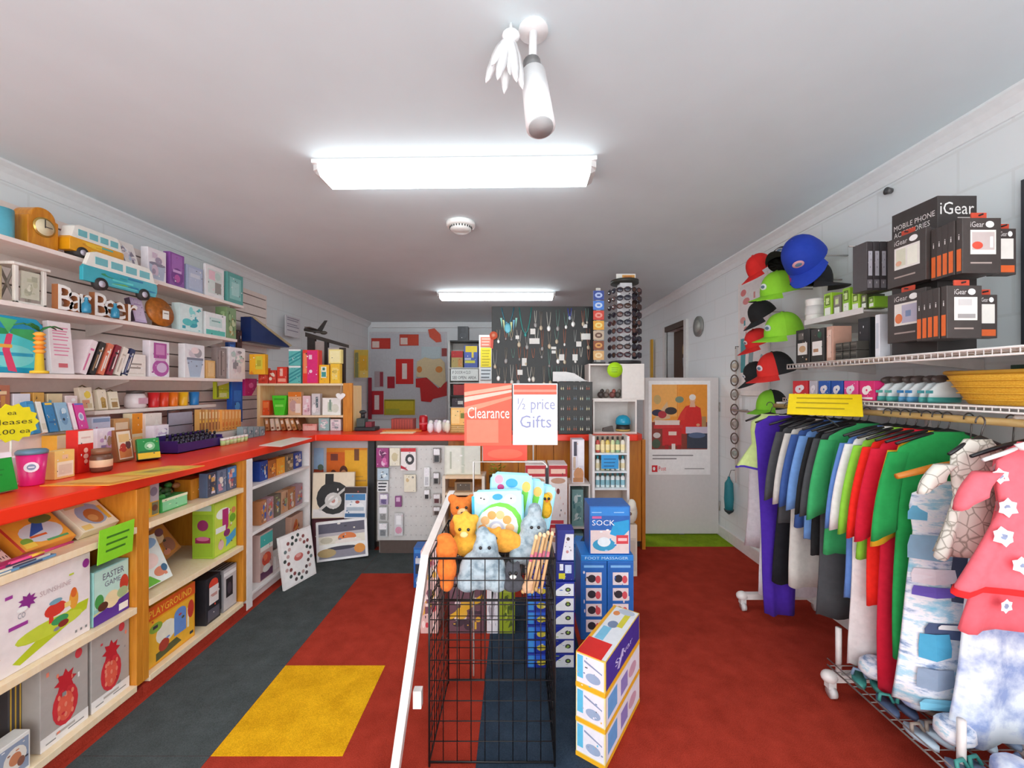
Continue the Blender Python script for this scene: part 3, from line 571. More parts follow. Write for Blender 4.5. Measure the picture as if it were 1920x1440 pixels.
# yellow price star
X = -2.19; y = yx(22, X); zc = zx(22, 793, X); e = empty('price_star', 'yellow starburst price card with handwritten text over the worktop', 'sign', (X, y, ZC_), R(90))
st = MB(); st.ext([(.10*(1 if i % 2 == 0 else .86)*math.cos(i*math.pi/14), zc-ZC_+.085*(1 if i % 2 == 0 else .86)*math.sin(i*math.pi/14)) for i in range(28)], -.003, 0, M('#f5e614', .6)); st.build('card', e)
MB().art((-.09, -.003, zc-ZC_-.08), (.18, 0, 0), (0, 0, .16), [('t', '#4a4620', 'ea', .4, .72, .58, .8), ('t', '#4a4620', 'Pleases', .1, .46, .9, .6), ('t', '#4a4620', '2.00 ea', .12, .2, .86, .33)]).build('handwriting', e)
MB().tube([(0, .004, 0), (0, .004, zc-ZC_)], .004, M('#e8e2d2')).build('stick', e)
MB().bx(-.03, .03, -.02, .02, 0, .006, M('#e8e2d2')).build('base', e)
def cpack(nm, lb, ct, X, p0, p1, pt, d, col, art, **k): return spack(nm, lb, ct, X, p0, p1, ZC_, pt, d, col, art, **k)
cpack('sign_card', 'green sign card standing at the left end of the red worktop', 'sign', -2.06, -70, 36, 855, .03, '#119a2c', [('r', '#0c7f22', .15, .42, .75, .46), ('r', '#0c7f22', .2, .55, .8, .58), ('r', '#f2e6ec', 0, .86, 1, 1)], tilt=12)
for i, p in enumerate((2, 62)): mug('white_tub', ['white tub with a dark rim at the picture edge behind the green sign', 'white tub patterned in pastel behind the magenta tumbler'][i], 'tub', -2.27, p, ZC_, .055, .115, '#f1e8ea', taper=.9, handle=False)
mug('travel_tumbler', 'magenta travel tumbler with blue lid and round badge on the worktop', 'tumbler', -2.12, 60, ZC_, .047, .135, '#df1f78', lid='#5f7f96', taper=.78, handle=False, badge='#e9dfe6')
cpack('gift_box', 'orange box beside the magenta tumbler on the worktop', 'box', -2.18, 83, 99, 846, .05, '#e06a14', [('r', '#f08c2e', .15, .45, .85, .9), ('r', '#c9541a', .2, .1, .8, .35)])
cpack('gift_box', 'cream box with a pale label in front of the red box', 'box', -2.12, 102, 141, 844, .05, '#f6cf78', [('r', '#f7ead0', .1, .08, .92, .6), ('r', '#e6d6bd', .18, .15, .84, .5), ('r', '#f2c9a2', .35, .7, .65, .84)])
cpack('gift_box', 'yellow-lidded carton at the back behind the cream box', 'box', -2.34, 106, 150, 815, .08, '#f3b43a', [('r', '#e9d3a8', .0, .62, 1, 1), ('r', '#f6c75c', .1, .3, .9, .55)])
cpack('gift_box', 'tall red box with a white top panel on the worktop', 'box', -2.16, 145, 176, 806, .06, '#da2318', [('r', '#f4e6dc', .02, .68, .98, .98), ('r', '#e2c2b8', .2, .8, .8, .84), ('e', '#f7b9a6', .5, .52, .14, .06), ('e', '#f7b9a6', .5, .38, .16, .06), ('e', '#f7b9a6', .5, .26, .12, .05)])
e = empty('coffee_jar', 'brown jar with cream label between the red box and the floral box', 'jar', (-2.105, yx(190, -2.105), ZC_))
MB().lathe([(.036, 0), (.042, .01), (.042, .075), (.034, .09), (.001, .09)], M('#6a4330', .3), 18).build('body', e); MB().lathe([(.037, .09), (.037, .115), (.001, .117)], M('#8a5f44', .4), 18).build('lid', e)
MB().lathe([(.0425, .025), (.0428, .026), (.0428, .06), (.0425, .061)], M('#e9c7a0'), 18).build('label', e)
cpack('gift_box', 'white box with lilac floral print behind the brown jar', 'box', -2.28, 181, 216, 803, .05, '#efe8f0', busy(41, ['#c8a6cf', '#e3c6d8', '#8d7fb0', '#f7f2f7', '#a58a76'], 18))
cpack('gift_box', 'blue-topped pale pack standing behind the floral box', 'box', -2.44, 172, 208, 782, .05, '#cfd3e6', [('r', '#8fa3c4', .05, .88, .95, .97), ('e', '#d685b4', .35, .6, .12, .1), ('r', '#f4eef4', .1, .2, .9, .4)])
cpack('framed_photo', 'brown frame holding a food picture, middle of the worktop', 'frame', -2.24, 221, 254, 806, .03, '#9a5f2e', [('r', '#f3e1c8', .1, .06, .9, .94), ('r', '#e08a4a', .14, .1, .86, .4), ('e', '#c9402f', .4, .42, .2, .14), ('e', '#6b3a3a', .7, .5, .16, .14), ('r', '#f2c98a', .2, .6, .8, .85)], tilt=8)
cpack('gift_box', 'orange and tan box standing behind the brown frame', 'box', -2.46, 213, 243, 785, .06, '#d9a468', [('r', '#f2d8b4', .1, .5, .9, .9), ('r', '#b97a3c', .1, .1, .5, .4)])
cpack('gift_box', 'orange box over cream box at the back of the worktop', 'box', -2.48, 247, 268, 775, .06, '#f0e0b8', [('r', '#ee9420', 0, .48, 1, 1), ('r', '#f6cf86', .05, .05, .95, .4)])
cpack('gift_box', 'cream floral pack at the back of the worktop under the lowest shelf', 'box', -2.46, 272, 304, 775, .05, '#efe4da', busy(44, ['#d9c8a8', '#b7c49a', '#e8c9cc', '#f6efe6'], 12))
e = pack('tea_pack', 'green and yellow pack leaning on a small easel in front on the worktop', 'pack', (-2.14, yx(279, -2.14), ZC_+.004), (.10, .03, .12), '#128a3a', [('r', '#f2c31e', 0, 0, 1, .30), ('e', '#7fc08a', .55, .62, .24, .2), ('e', '#d6ecd0', .55, .62, .12, .1), ('p', '#0c6a2c', [(.0, .3), (1, .3), (.85, .4), (.1, .4)])], yaw=58, tilt=14)
MB().bx(-.05, .05, -.03, .05, -.003, .0, M('#3a2a1c')).build('easel', e)
cpack('gift_box', 'white and lilac box with a fine pattern behind the green pack', 'box', -2.30, 287, 317, 797, .05, '#efe9f0', busy(45, ['#d3bfdc', '#e9dbe6', '#b3a3c4', '#f9f5f9'], 16))
# tray of dark bottles
a, b = yx(322, -2.2), yx(408, -2.2); e = empty('bottle_tray', 'deep purple display tray full of small dark bottles on the worktop', 'tray', (-2.23, (a+b)/2, ZC_), R(90)); w = b-a
t = MB(); pc = M('#38206a', .35)
t.bx(-w/2, w/2, -.07, .07, 0, .006, pc).bx(-w/2, w/2, -.07, -.064, 0, .062, pc).bx(-w/2, w/2, .064, .07, 0, .11, pc).bx(-w/2, -w/2+.005, -.064, .064, 0, .08, pc).bx(w/2-.005, w/2, -.064, .064, 0, .08, pc); t.build('tray', e)
bt = None; k = 0
for i in range(9):
    for j in range(2):
        lo = (-2.23-(-.03+.055*j), (a+b)/2-w/2+.03+(w-.06)*i/8, ZC_+.007+.012*j)
        if bt is None:
            bt = MB().lathe([(.013, 0), (.014, .06), (.006, .072), (.006, .08), (.001, .08)], M('#231a2e', .2), 10).build('dropper_bottle', loc=lo)
            MB().lathe([(.0145, .018), (.0145, .05)], M('#7d7aa0'), 10).build('label', bt); MB().lathe([(.0075, .08), (.0075, .1), (.001, .101)], M('#17151a', .3), 10).build('cap', bt)
            tag(bt, 'small dark dropper bottle standing in the purple tray', 'bottle', 'dark dropper bottles in the purple tray')
        else: q = copy_tree(bt); q.location = lo
# green pots and cream incense packs further along
e = empty('wire_rack', 'thin dark wire stand behind the bottle tray on the worktop', 'stand', (-2.52, yx(345, -2.52), ZC_), R(90))
zz = zx(345, 768, -2.52)-ZC_; MB().tube([(-.12, .02, 0), (-.12, .02, zz), (.12, .02, zz), (.12, .02, 0)], .004, M('#3b3b44', .3, .5)).tube([(-.12, .02, zz*.55), (.12, .02, zz*.55)], .003, M('#3b3b44', .3, .5)).bx(-.13, .13, -.04, .05, 0, .006, M('#3b3b44')).build('wire', e)
MB().bx(-.11, .11, .024, .026, .03, zz-.02, M('#b9b4c4')).build('card', e)
e = None
for i in range(8):
    p = 373+i*6; X = -2.36
    col = ['#d9a35a', '#c78a45', '#e0b26a', '#c98f50', '#e39a58', '#d3a05c', '#e8a86a', '#dd9c5a'][i]
    o = spack('incense_pack', 'slim tan incense pack in the upright row on the worktop before the hutch', 'pack', X, p, p+5, ZC_+.075, 768, .035, col, [('r', '#f0d8a4', .2, .62, .8, .9), ('r', '#8a4a2a', .25, .1, .75, .5), ('e', '#f2c04a', .5, .5, .3, .06)], group='upright incense packs beside the pine hutch', bevel=.0005)
for i in range(6):
    p = 416+i*6.2; o = spack('candle_box', 'orange candle box in the row standing before the pine hutch', 'box', -2.34, p, p+5.4, ZC_+.075, 768, .05, '#eaa04e', [('r', '#f4c07c', .15, .55, .85, .92), ('e', '#e07a30', .5, .3, .32, .12), ('r', '#b96a3c', .2, .06, .8, .12)], group='orange candle boxes before the pine hutch')
spack('display_step', 'pale stepped display block under the incense packs on the worktop', 'riser', -2.30, 366, 462, ZC_, 800, .10, '#cfd3cc', [('r', '#a9b5ae', .02, .1, .98, .3)], h=.072)
for i in range(7):
    p = 418+i*7; y = yx(p, -2.14)
    o = MB().lathe([(.016, 0), (.018, .035), (.001, .037)], M('#cfe3a8' if i % 2 else '#b9d68a', .3), 12).build('scent_pot', loc=(-2.14, y, ZC_)); MB().lathe([(.0185, .036), (.0185, .052), (.001, .053)], M('#f1eee6'), 12).build('lid', o)
    tag(o, 'little pale green pot with a white lid beside the bottle tray', 'pot', 'pale green pots on the worktop')
for i in range(4):
    p = 455+i*11; o = spack('soap_pack', 'grey-teal wrapped pack in the row at the foot of the pine hutch', 'pack', -2.22, p, p+9, ZC_, 800, .05, '#8fa8ac', busy(60+i, ['#6f8f98', '#b7c8ca', '#d7dfe0', '#4a6a78'], 7), group='grey-teal packs at the foot of the hutch')
def mat(label, p, col, art, z=0):
    vs = [((px-VX)*yz(py, ZT)/F, yz(py, ZT)) for px, py in p]; o = Vector((*vs[0], 0))
    mb = MB(); n = len(vs); mb.add([(a, b, ZT+.0005) for a, b in vs]+[(a, b, ZT+.004) for a, b in vs], [tuple(range(n)), tuple(range(n, 2*n))]+[(i, (i+1) % n, (i+1) % n+n, i+n) for i in range(n)], M(col, .35))
    o = mb.build('counter_mat'); tag(o, label, 'mat'); return vs, o
vs, o = mat('orange and yellow advertising mat lying on the red worktop by the cream box', [(74, 912), (205, 911), (384, 874), (318, 874)], '#eda03a', None)
a, b, c, d = [Vector((*v, ZT+.0045)) for v in vs]
m_ = MB(); L = lambda u, w_: tuple((a.lerp(b, u)).lerp(d.lerp(c, u), w_))
for col, us in (('#e8c04a', (.1, .9, .45, .95)), ('#c9b04a', (.3, .8, .55, .8)), ('#b08f4a', (.35, .6, .6, .7)), ('#f0b45a', (.1, .9, .08, .35))): m_.add([(q[0], q[1], q[2]+.0003*len(m_.f)) for q in (L(us[0], us[2]), L(us[1], us[2]), L(us[1], us[3]), L(us[0], us[3]))], [(0, 1, 2, 3)], M(col))
m_.build('printed_top', o)
mat('white paper lying on the red worktop in the corner', [(486, 836), (528, 838), (585, 822), (548, 821)], '#f0e8de', None)

# ================================================================== inside the pine cabinets (left bay then right bay)
XF = -1.83; Z0, Z1, Z2 = [z+.0008 for z in ZS]
spack('board_game', 'orange and blue board game leaning back on the top shelf under the worktop', 'game', -1.86, 45, 148, Z2, 960, .045, '#e8912a', [('r', '#f0a83c', .02, .02, .98, .98), ('e', '#d5dfe2', .55, .42, .38, .3), ('p', '#2d5fae', [(.3, .35), (.55, .75), (.7, .7), (.6, .45)]), ('r', '#e06a2c', .3, .3, .6, .36), ('e', '#6a7a3c', .72, .78, .2, .14), ('e', '#7fa83c', .2, .25, .1, .1), ('r', '#f6cf4a', .1, .06, .3, .2), ('p', '#c9402c', [(0, 0), (.05, 0), (.05, 1), (0, 1)]), ('e', '#f0b23a', .25, .75, .14, .12), ('r', '#58a86a', .5, .1, .9, .16)], tilt=48, h=.165)
spack('board_game', 'cream jigsaw box with an owl-like picture on the top shelf under the worktop', 'game', -1.86, 160, 228, Z2, 930, .045, '#e9dfc2', [('r', '#efe6c9', .02, .02, .98, .98), ('e', '#9fb1c9', .55, .5, .36, .38), ('e', '#b9743c', .56, .42, .22, .26), ('e', '#d29a5a', .5, .36, .12, .12), ('r', '#e6b83c', .82, .2, .92, .7), ('r', '#f0d27a', .06, .04, .3, .2), ('r', '#d9c184', .08, .8, .6, .93)], tilt=48, h=.165)
for i, p in enumerate((-20, 6)): spack('picture_book', ['dotted pink hardback leaning at the picture edge on the top cabinet shelf', 'second dotted pink hardback leaning on the orange board game'][i], 'book', -1.86, p, p+22, Z2, 970, .03, '#d9a59a', [('r', '#e3b6aa', .04, .04, .96, .96)]+[('e', '#4a2f30', .2+.3*(j % 3), .12+.2*(j//3), .06, .04) for j in range(12)], tilt=50, h=.18)
for i, (c, lb) in enumerate((('#6fa0c8', 'blue magazine at the bottom of the flat pile on the top cabinet shelf'), ('#e9e6da', 'cream magazine in the flat pile on the top cabinet shelf'), ('#c2306e', 'magenta magazine on top of the flat pile with pencils'))):
    pack('magazine', lb, 'magazine', (-1.832, yx(24, -1.83)-.02*i, Z2+.011*i), (.24, .05, .010), c, [('r', '#f2ead2', .1, .2, .4, .8), ('r', '#3d4a6a', .5, .2, .8, .8)], yaw=90, group='magazines lying on the top cabinet shelf')
for i in range(2):
    o = MB().cyl((0, 0, 0), (0, .2, 0), .004, M('#e0427a'), 8).build('pencil', loc=(-1.797+.009*i, yx(40, -1.8)-.04, Z2+.0045+.034)); MB().cyl((0, .06, 0), (0, .1, 0), .0043, M('#f2b73c'), 8).build('sleeve', o); tag(o, 'pink pencil lying on the front edge of the top cabinet shelf', 'pencil', 'pink pencils on the cabinet shelf')
spack('card_pack', 'purple pack on the top cabinet shelf beside the yellow cartoon box', 'pack', -1.92, 236, 256, Z2, 918, .05, '#6a2f84', [('e', '#a88ac4', .5, .6, .3, .2), ('r', '#4a1f60', .1, .05, .9, .2)])
spack('card_pack', 'yellow and grey cartoon pack on the top cabinet shelf', 'pack', -1.86, 262, 299, Z2, 908, .06, '#f0b328', [('r', '#bfb4bd', .5, .45, .98, .98), ('e', '#8a7f92', .7, .75, .2, .14), ('r', '#7d7a5a', .6, .05, .95, .42), ('e', '#c9c03a', .3, .2, .22, .12), ('e', '#6b3f2a', .75, .25, .15, .1)])
e = spack('garden_kit', 'clear-topped green tray kit with moss inside on the top cabinet shelf', 'kit', -1.86, 303, 352, Z2, 915, .10, '#46b35a', [('r', '#8fd6a0', .02, .1, .98, .8), ('r', '#f1eec9', 0, .8, 1, 1)], h=.07)
w_ = yx(352, -1.86)-yx(303, -1.86); mo = MB(); rr = random.Random(9)
for i in range(16): mo.ell((rr.uniform(-.42, .42)*w_, rr.uniform(-.03, .03), .071+rr.uniform(0, .05)), (.022, .018, .016), M(rr.choice(['#2f5a2a', '#3f8a3a', '#20401e', '#8a5a30', '#4aa04a'])), 8, k=5)
mo.build('moss', e)
spack('box_end', 'pine-coloured block standing on the top cabinet shelf', 'block', -1.90, 358, 384, Z2, 896, .10, '#e08a2c', [('r', '#eda650', .55, 0, 1, 1)], mat=M('pine_dark'))
for i in range(3):
    p = 388+i*19; spack('film_pack', ['cartoon pack on the top cabinet shelf beside the pine block', 'silver and dark cartoon pack, middle of three at the end of the top cabinet shelf', 'blue cartoon pack at the right end of the top cabinet shelf'][i], 'pack', -1.84, p, p+18, Z2, 886-i*6, .05, '#53627e', [busy(70, ['#d6a25a', '#3a3a4a', '#e0cfd6', '#6a6a7c'], 12, '#4a4a5a'), busy(71, ['#a9b8c8', '#e8dcd0', '#c98a9a', '#56607a'], 12, '#707a92'), [('r', '#3f86c8', .03, .5, .97, .97), ('e', '#6fb6f0', .5, .8, .3, .1)]+busy(72, ['#e0a09a', '#8a9a70', '#d9c8b8', '#b05a62'], 10)][i])
# middle shelf
spack('toy_box', 'big white toy box with a green swoosh and toy picture on the middle cabinet shelf', 'toy box', XF, -60, 170, Z1, 1064, .14, '#efe4e2',
 [('p', '#bccb22', [(.30, .10), (.36, .05), (.96, .30), (.98, .42), (.88, .42), (.7, .36)]), ('e', '#c9d63c', .62, .30, .3, .09), ('e', '#d93a2b', .66, .48, .10, .08), ('r', '#d9392a', .60, .34, .64, .44), ('e', '#3f9a5a', .70, .33, .08, .05), ('e', '#e9a23a', .83, .5, .045, .12), ('e', '#e06a2a', .83, .58, .03, .06), ('r', '#f2d27a', .74, .44, .8, .5), ('e', '#7aa8b8', .66, .57, .06, .03), ('e', '#8a2a24', .73, .27, .05, .04), ('s', '#8a2a86', .42, .72, .08, .09, 9), ('t', '#c9b2b2', 'SUNSHINE', .52, .7, .80, .76), ('e', '#9a2f92', .95, .88, .035, .055), ('r', '#a03a98', .27, .47, .42, .51), ('t', '#8f8f98', 'CO', .34, .56, .40, .62), ('r', '#8a8a8a', .84, .07, .86, .1), ('r', '#8a8a8a', .89, .07, .91, .1), ('r', '#8a8a8a', .94, .07, .96, .1)])
spack('board_game', 'tall aqua and purple game box beside the big white toy box', 'game', XF, 174, 242, Z1, 1060, .08, '#9ad0c8', [('r', '#bfe0d2', .02, .3, .98, .98), ('p', '#5a2f92', [(0, 0), (1, 0), (1, .32), (0, .18)]), ('p', '#d9c98a', [(0, .19), (1, .33), (1, .36), (0, .22)]), ('r', '#f4f0e6', .7, .05, .97, .18), ('t', '#58506a', 'EASTER', .25, .78, .85, .9), ('t', '#6f6a80', 'GAME', .3, .64, .75, .74), ('e', '#4a9a4a', .15, .42, .12, .13), ('e', '#f0d9a8', .5, .36, .22, .16), ('e', '#c93f2c', .85, .55, .13, .17), ('e', '#5a2f1e', .25, .3, .14, .08), ('e', '#a9bf8a', .8, .4, .16, .1)])
e = pack('price_tag', 'bright green handwritten card taped to the edge of the top cabinet shelf', 'sign', (XC+.012, (yx(181, -1.79)+yx(247, -1.79))/2, zx(214, 1047, -1.79)), (yx(247, -1.79)-yx(181, -1.79), .003, .15), '#8edc2a', lines('#3f7a1c', .2, .85, [.72, .52, .32], .06), yaw=90, tilt=-4)
MB().bx(-.012, .012, .001, .006, .08, .10, M('#dfe6c8')).build('tape', e)
spack('pillow_pack', 'white and green plastic-wrapped pack leaning on the middle shelf of the second cabinet', 'pack', -1.85, 268, 326, Z1, 1010, .06, '#e9f0ea', [('e', '#9fd08a', .25, .8, .25, .14), ('p', '#6fbf3a', [(.02, .02), (.6, .02), (.35, .22), (.02, .16)]), ('e', '#e08a6a', .7, .22, .2, .1), ('e', '#8ab0d8', .6, .85, .35, .12), ('e', '#3f6a8a', .85, .26, .1, .08), ('e', '#f6d9d0', .5, .5, .3, .16)], tilt=24, h=.25)
o = pack('craft_box', 'brown and pink craft box leaning askew on the middle shelf of the second cabinet', 'box', (-2.02, yx(340, -1.93), Z1+.038), (.20, .05, .29), '#a8693a', [('r', '#d9b7b0', .02, .66, .98, .98), ('e', '#3d3a2e', .5, .8, .3, .07), ('e', '#c9a2a0', .5, .8, .22, .04), ('r', '#b9742c', .05, .05, .95, .62), ('e', '#e0912c', .3, .3, .22, .2), ('e', '#e9c8a0', .58, .45, .2, .12), ('e', '#96604e', .75, .22, .18, .15), ('e', '#7d4f5a', .72, .52, .14, .08), ('e', '#c9806a', .55, .12, .12, .06), ('r', '#8a3a2a', .8, .82, .92, .94)], yaw=90, tilt=26, roll=-14)
spack('lunch_kit_box', 'lime-green box with magenta bottles pictured on the middle shelf of the second cabinet', 'box', XF-.004, 400, 444, Z1, 928, .13, '#a8c936', [('r', '#c9de4a', .03, .03, .97, .97), ('e', '#f1f3e6', .4, .75, .3, .1), ('r', '#b4206e', .36, .5, .62, .82), ('e', '#b4206e', .49, .5, .13, .08), ('r', '#eef0ea', .08, .42, .5, .52), ('p', '#46a5d8', [(.5, .1), (.95, .22), (.95, .38), (.55, .26)]), ('e', '#8a2a6a', .55, .36, .14, .07), ('e', '#e0b8b0', .3, .18, .12, .09), ('e', '#6fae2c', .8, .6, .14, .08), ('e', '#d98a5a', .85, .74, .1, .06)], side=[('r', '#b7ccc2', .1, .86, .9, .96), ('r', '#93b52c', .03, .03, .97, .8), ('e', '#8e2a60', .5, .6, .26, .1), ('r', '#93224f', .15, .28, .85, .38), ('e', '#c96a90', .5, .36, .3, .04)])
# bottom shelf
for i in range(2):
    p0, p1 = ((74, 166), (170, 243))[i]
    spack('pineapple_box', ['pale grey box with a red pineapple, left of the pair on the bottom shelf', 'pale grey box with a red pineapple, right of the pair on the bottom shelf'][i], 'box', XF, p0, p1, Z0, (1225, 1172)[i], .15, '#b3aaa4', [('r', '#f1ece9', 0, 0, 1, .15), ('e', '#d4303a', .5, .38, .27, .24), ('e', '#e8604a', .5, .36, .17, .17), ('s', '#c4222f', .5, .66, .24, .15, 8), ('e', '#d8404a', .78, .9, .08, .06), ('r', '#bdb4ae', .3, .08, .7, .11), ('r', '#8f8f8f', .55, .05, .9, .065), ('r', '#8f8f8f', .1, .05, .3, .065)]+[('e', '#f08a70', .36+.14*(j % 3), .26+.12*(j//3), .03, .03) for j in range(9)], group='pineapple boxes on the bottom cabinet shelf', top=[('r', '#d6d0cc', 0, 0, 1, 1)])
spack('striped_carton', 'dark carton with yellow stripes at the left of the bottom shelf', 'box', -1.90, 14, 46, Z0, 1274, .10, '#4a4648', [('r', '#c9a23a', .1+.3*j, 0, .2+.3*j, 1) for j in range(3)])
spack('small_picture_box', 'small white box with a plate of food pictured at the bottom left corner', 'box', -1.81, -20, 58, Z0, 1315, .06, '#e6e2dc', [('r', '#8f9ab0', .05, .08, .95, .9), ('e', '#e6ddd2', .6, .5, .3, .3), ('e', '#c9805a', .6, .5, .16, .16), ('e', '#8a5a4a', .75, .35, .1, .12)], h=.14)
spack('book_box', 'orange and yellow dinosaur-style box on the bottom shelf of the second cabinet', 'box', XF, 270, 366, Z0, 1118, .08, '#eda11e', [('r', '#de5a1c', 0, .78, 1, 1), ('t', '#f2c23a', 'PLAYGROUND', .08, .82, .92, .94), ('r', '#f2b430', .03, .03, .97, .75), ('e', '#f1ead6', .4, .45, .2, .18), ('r', '#6a8fd0', .55, .25, .8, .6), ('e', '#6a8fd0', .675, .6, .125, .1), ('p', '#5c5a34', [(.2, .05), (.7, .1), (.6, .22), (.2, .18)]), ('e', '#b3402f', .35, .25, .1, .1), ('e', '#8fae3c', .2, .62, .12, .08), ('r', '#f6ead0', .82, .25, .86, .6), ('e', '#c93a2a', .9, .55, .07, .16)])
spack('board_game', 'black and white photo-fronted box at the right end of the bottom pine shelf', 'game', XF, 418, 444, Z0, 1062, .12, '#8f8a8c', [('r', '#c9c2c2', .03, .03, .97, .97), ('r', '#1d1a22', .2, .3, .7, .75), ('e', '#4a3f4a', .45, .5, .16, .14), ('r', '#efecea', .05, .82, .95, .9)], side=[('r', '#2a2a2c', .1, .1, .9, .9)], top=[('r', '#1c1c1e', .02, .05+.2*j, .98, .15+.2*j) for j in range(5)])
spack('dvd_set', 'black box with red dome and white label on the bottom pine shelf', 'box', XF, 386, 414, Z0, 1080, .14, '#26242a', [('e', '#e0442e', .5, .82, .32, .13), ('r', '#eadfdc', .2, .4, .85, .78), ('r', '#cf9a92', .3, .55, .75, .62), ('r', '#5a5560', .1, .05, .9, .3)])
for i in range(5):
    p = 300+i*17; spack('dvd_case', 'black case standing in the row behind the orange box on the bottom shelf', 'case', -1.965, p, p+14, Z0, 1090, .10, '#1b1b1f', [('r', '#4a4c55', .2, .2, .35, .85), ('r', '#2a2a2f', .5, .1, .9, .9)], h=.25+.004*(i % 3), group='black cases at the back of the bottom shelf')

# ================================================================== white shelf unit contents
def fill(z, X, p0, p1, tops, pals, labs, cat='game pack', d=.06, bgs=None):
    n = len(labs); w = (p1-p0)/n
    for i in range(n): spack('puzzle_pack', labs[i], cat, X, p0+w*i+.6, p0+w*(i+1)-.6, z+.0008, tops[i], d, (bgs or ['#9a6a4a', '#4a5f8a', '#b58a5a', '#c9a58a'])[i % 4], busy(100+int(z*1000)+i, pals[i % len(pals)], 12, (bgs or [None]*4)[i % 4]))
BL = ['#2a4fa8', '#4f9ad8', '#e0b03a', '#17306a', '#f2e6d0']; MX = ['#e0913c', '#8a5a3c', '#d9c8b8', '#5a6a8a', '#c9584a', '#93a06a']
fill(ZW[2], -1.84, 487, 567, [864, 862, 858, 852, 848], [BL, ['#e8882a', '#8a4a2a', '#f0b050'], ['#f0a62c', '#e0c05a'], ['#8a6a4a', '#c9b08a', '#3a3a3a'], ['#b9b4b0', '#6a6a70', '#e6dcd6']], ['dark blue puzzle pack, first on the upper shelf of the white unit', 'brown and orange puzzle pack, second on the upper shelf of the white unit', 'orange puzzle pack in the middle of the upper white shelf', 'tan and black puzzle pack, fourth on the upper white shelf', 'grey puzzle pack at the far end of the upper white shelf'], bgs=['#1f3f8f', '#b5662c', '#ee9c2a', '#7d6a50'])
fill(ZW[1], -1.84, 487, 568, [921, 915, 912, 908, 904, 902], [BL+MX, MX, MX, MX, MX, MX], ['blue and orange puzzle pack, first on the middle shelf of the white unit', 'rosy puzzle pack, second on the middle shelf of the white unit', 'brown puzzle pack, third on the middle shelf of the white unit', 'sandy puzzle pack, fourth on the middle shelf of the white unit', 'red-brown puzzle pack, fifth on the middle shelf of the white unit', 'cream and wine puzzle pack at the far end of the middle white shelf'], bgs=['#b5764a', '#a8808a', '#6a5a4a', '#c99a78'])
spack('puzzle_pack', 'orange and red fox puzzle pack at the far end of the bottom white shelf', 'game pack', -1.84, 546, 568, ZW[0]+.0008, 1000, .05, '#d0a08a', busy(133, ['#c9502a', '#e0913c', '#d9b8a0', '#8a4a3a'], 14), h=.33)
spack('jigsaw_box', 'teal-topped box with red fruit picture at the bottom of the white unit', 'box', -1.83, 487, 512, ZW[0]+.0008, 994, .09, '#c9a8a0', [('r', '#3fb0a8', .03, .72, .97, .97), ('r', '#e8e4dc', .03, .62, .97, .72), ('e', '#c9452f', .5, .42, .35, .14), ('e', '#e0704a', .4, .46, .16, .07), ('r', '#5a3050', .03, .02, .97, .18), ('e', '#d9d6d0', .5, .22, .3, .08)])
spack('white_carton', 'plain white carton on the bottom shelf of the white unit', 'box', -1.845, 516, 545, ZW[0]+.0008, 1030, .08, '#eae0dc', [('r', '#d8ccc8', .05, .9, .95, .94)], h=.1)
# leaning boards in the corner
def board(label, cat, Y, x0, x1, z0, h, th, col, art, yaw=0, tilt=8, name='picture_board'):
    o = pack(name, label, cat, ((x0+x1)/2, Y, z0), (x1-x0, th, h), col, art, yaw=yaw, tilt=tilt); return o
Y = yz(1085, 0); y_ = 3.52
r = random.Random(3)
dots = [('e', r.choice(['#5a4a4a', '#8a4a48', '#6a7a7a', '#c9a5a0', '#3f4a46']), .5+.40*math.cos(a)*q, .5+.42*math.sin(a)*q, .045, .035) for q in (1, .78) for a in [i*.42+q for i in range(15)]]
X = -1.70
pack('serving_board', 'white square board printed with small leaves and berries leaning on the white unit', 'board', (-1.655, yx(557, -1.68), .002), (.30, .02, .385), '#efe9e6', [('r', '#f6f2ef', .04, .04, .96, .96)]+dots+[('e', '#c96a62', .5, .5, .14, .07), ('e', '#e3a29a', .5, .53, .08, .04)], yaw=72, tilt=9)
pack('framed_picture', 'white-framed picture of orange fish shapes standing on the carpet by the corner', 'picture', (xy(645, 3.52), 3.50, .012), (.415, .025, .33), '#eeeaea', [('r', '#8d8794', .05, .06, .95, .94), ('r', '#e6ddcc', .05, .42, .95, .62), ('r', '#5a5666', .05, .7, .95, .94), ('r', '#b9b0b4', .05, .62, .95, .7), ('e', '#e07a3c', .6, .55, .18, .13), ('e', '#efe3da', .62, .45, .26, .08), ('r', '#f0ece6', .05, .26, .95, .42), ('e', '#3f3a48', .5, .3, .3, .05), ('e', '#e0913c', .84, .24, .11, .12), ('e', '#b59a6a', .2, .2, .18, .11), ('e', '#c9bfa8', .2, .52, .12, .08)], yaw=12, tilt=6, roll=-3)
pack('canvas_picture', 'pale canvas picturing a black telephone dial leaning on the counter front', 'picture', (xy(627, 3.62), 3.60, .335), (.36, .03, .40), '#e3cfb4', [('r', '#ecd9bf', .02, .02, .98, .98), ('r', '#e9e2de', .02, .02, .98, .2), ('e', '#2b2a2a', .5, .44, .4, .36), ('e', '#d5d0cb', .5, .38, .2, .18), ('e', '#f1ece8', .5, .38, .12, .11), ('e', '#c98a80', .5, .38, .05, .05), ('r', '#242322', .3, .74, .5, .97), ('p', '#cfc9c4', [(.15, .2), (.2, .16), (.85, .66), (.82, .7)])], tilt=4, yaw=5)
pack('plinth_box', 'dark box standing behind the framed picture under the telephone canvas', 'box', (xy(627, 3.64), 3.645, .002), (.36, .10, .33), '#5a3038', [('r', '#6d3c44', .05, .05, .95, .95)])
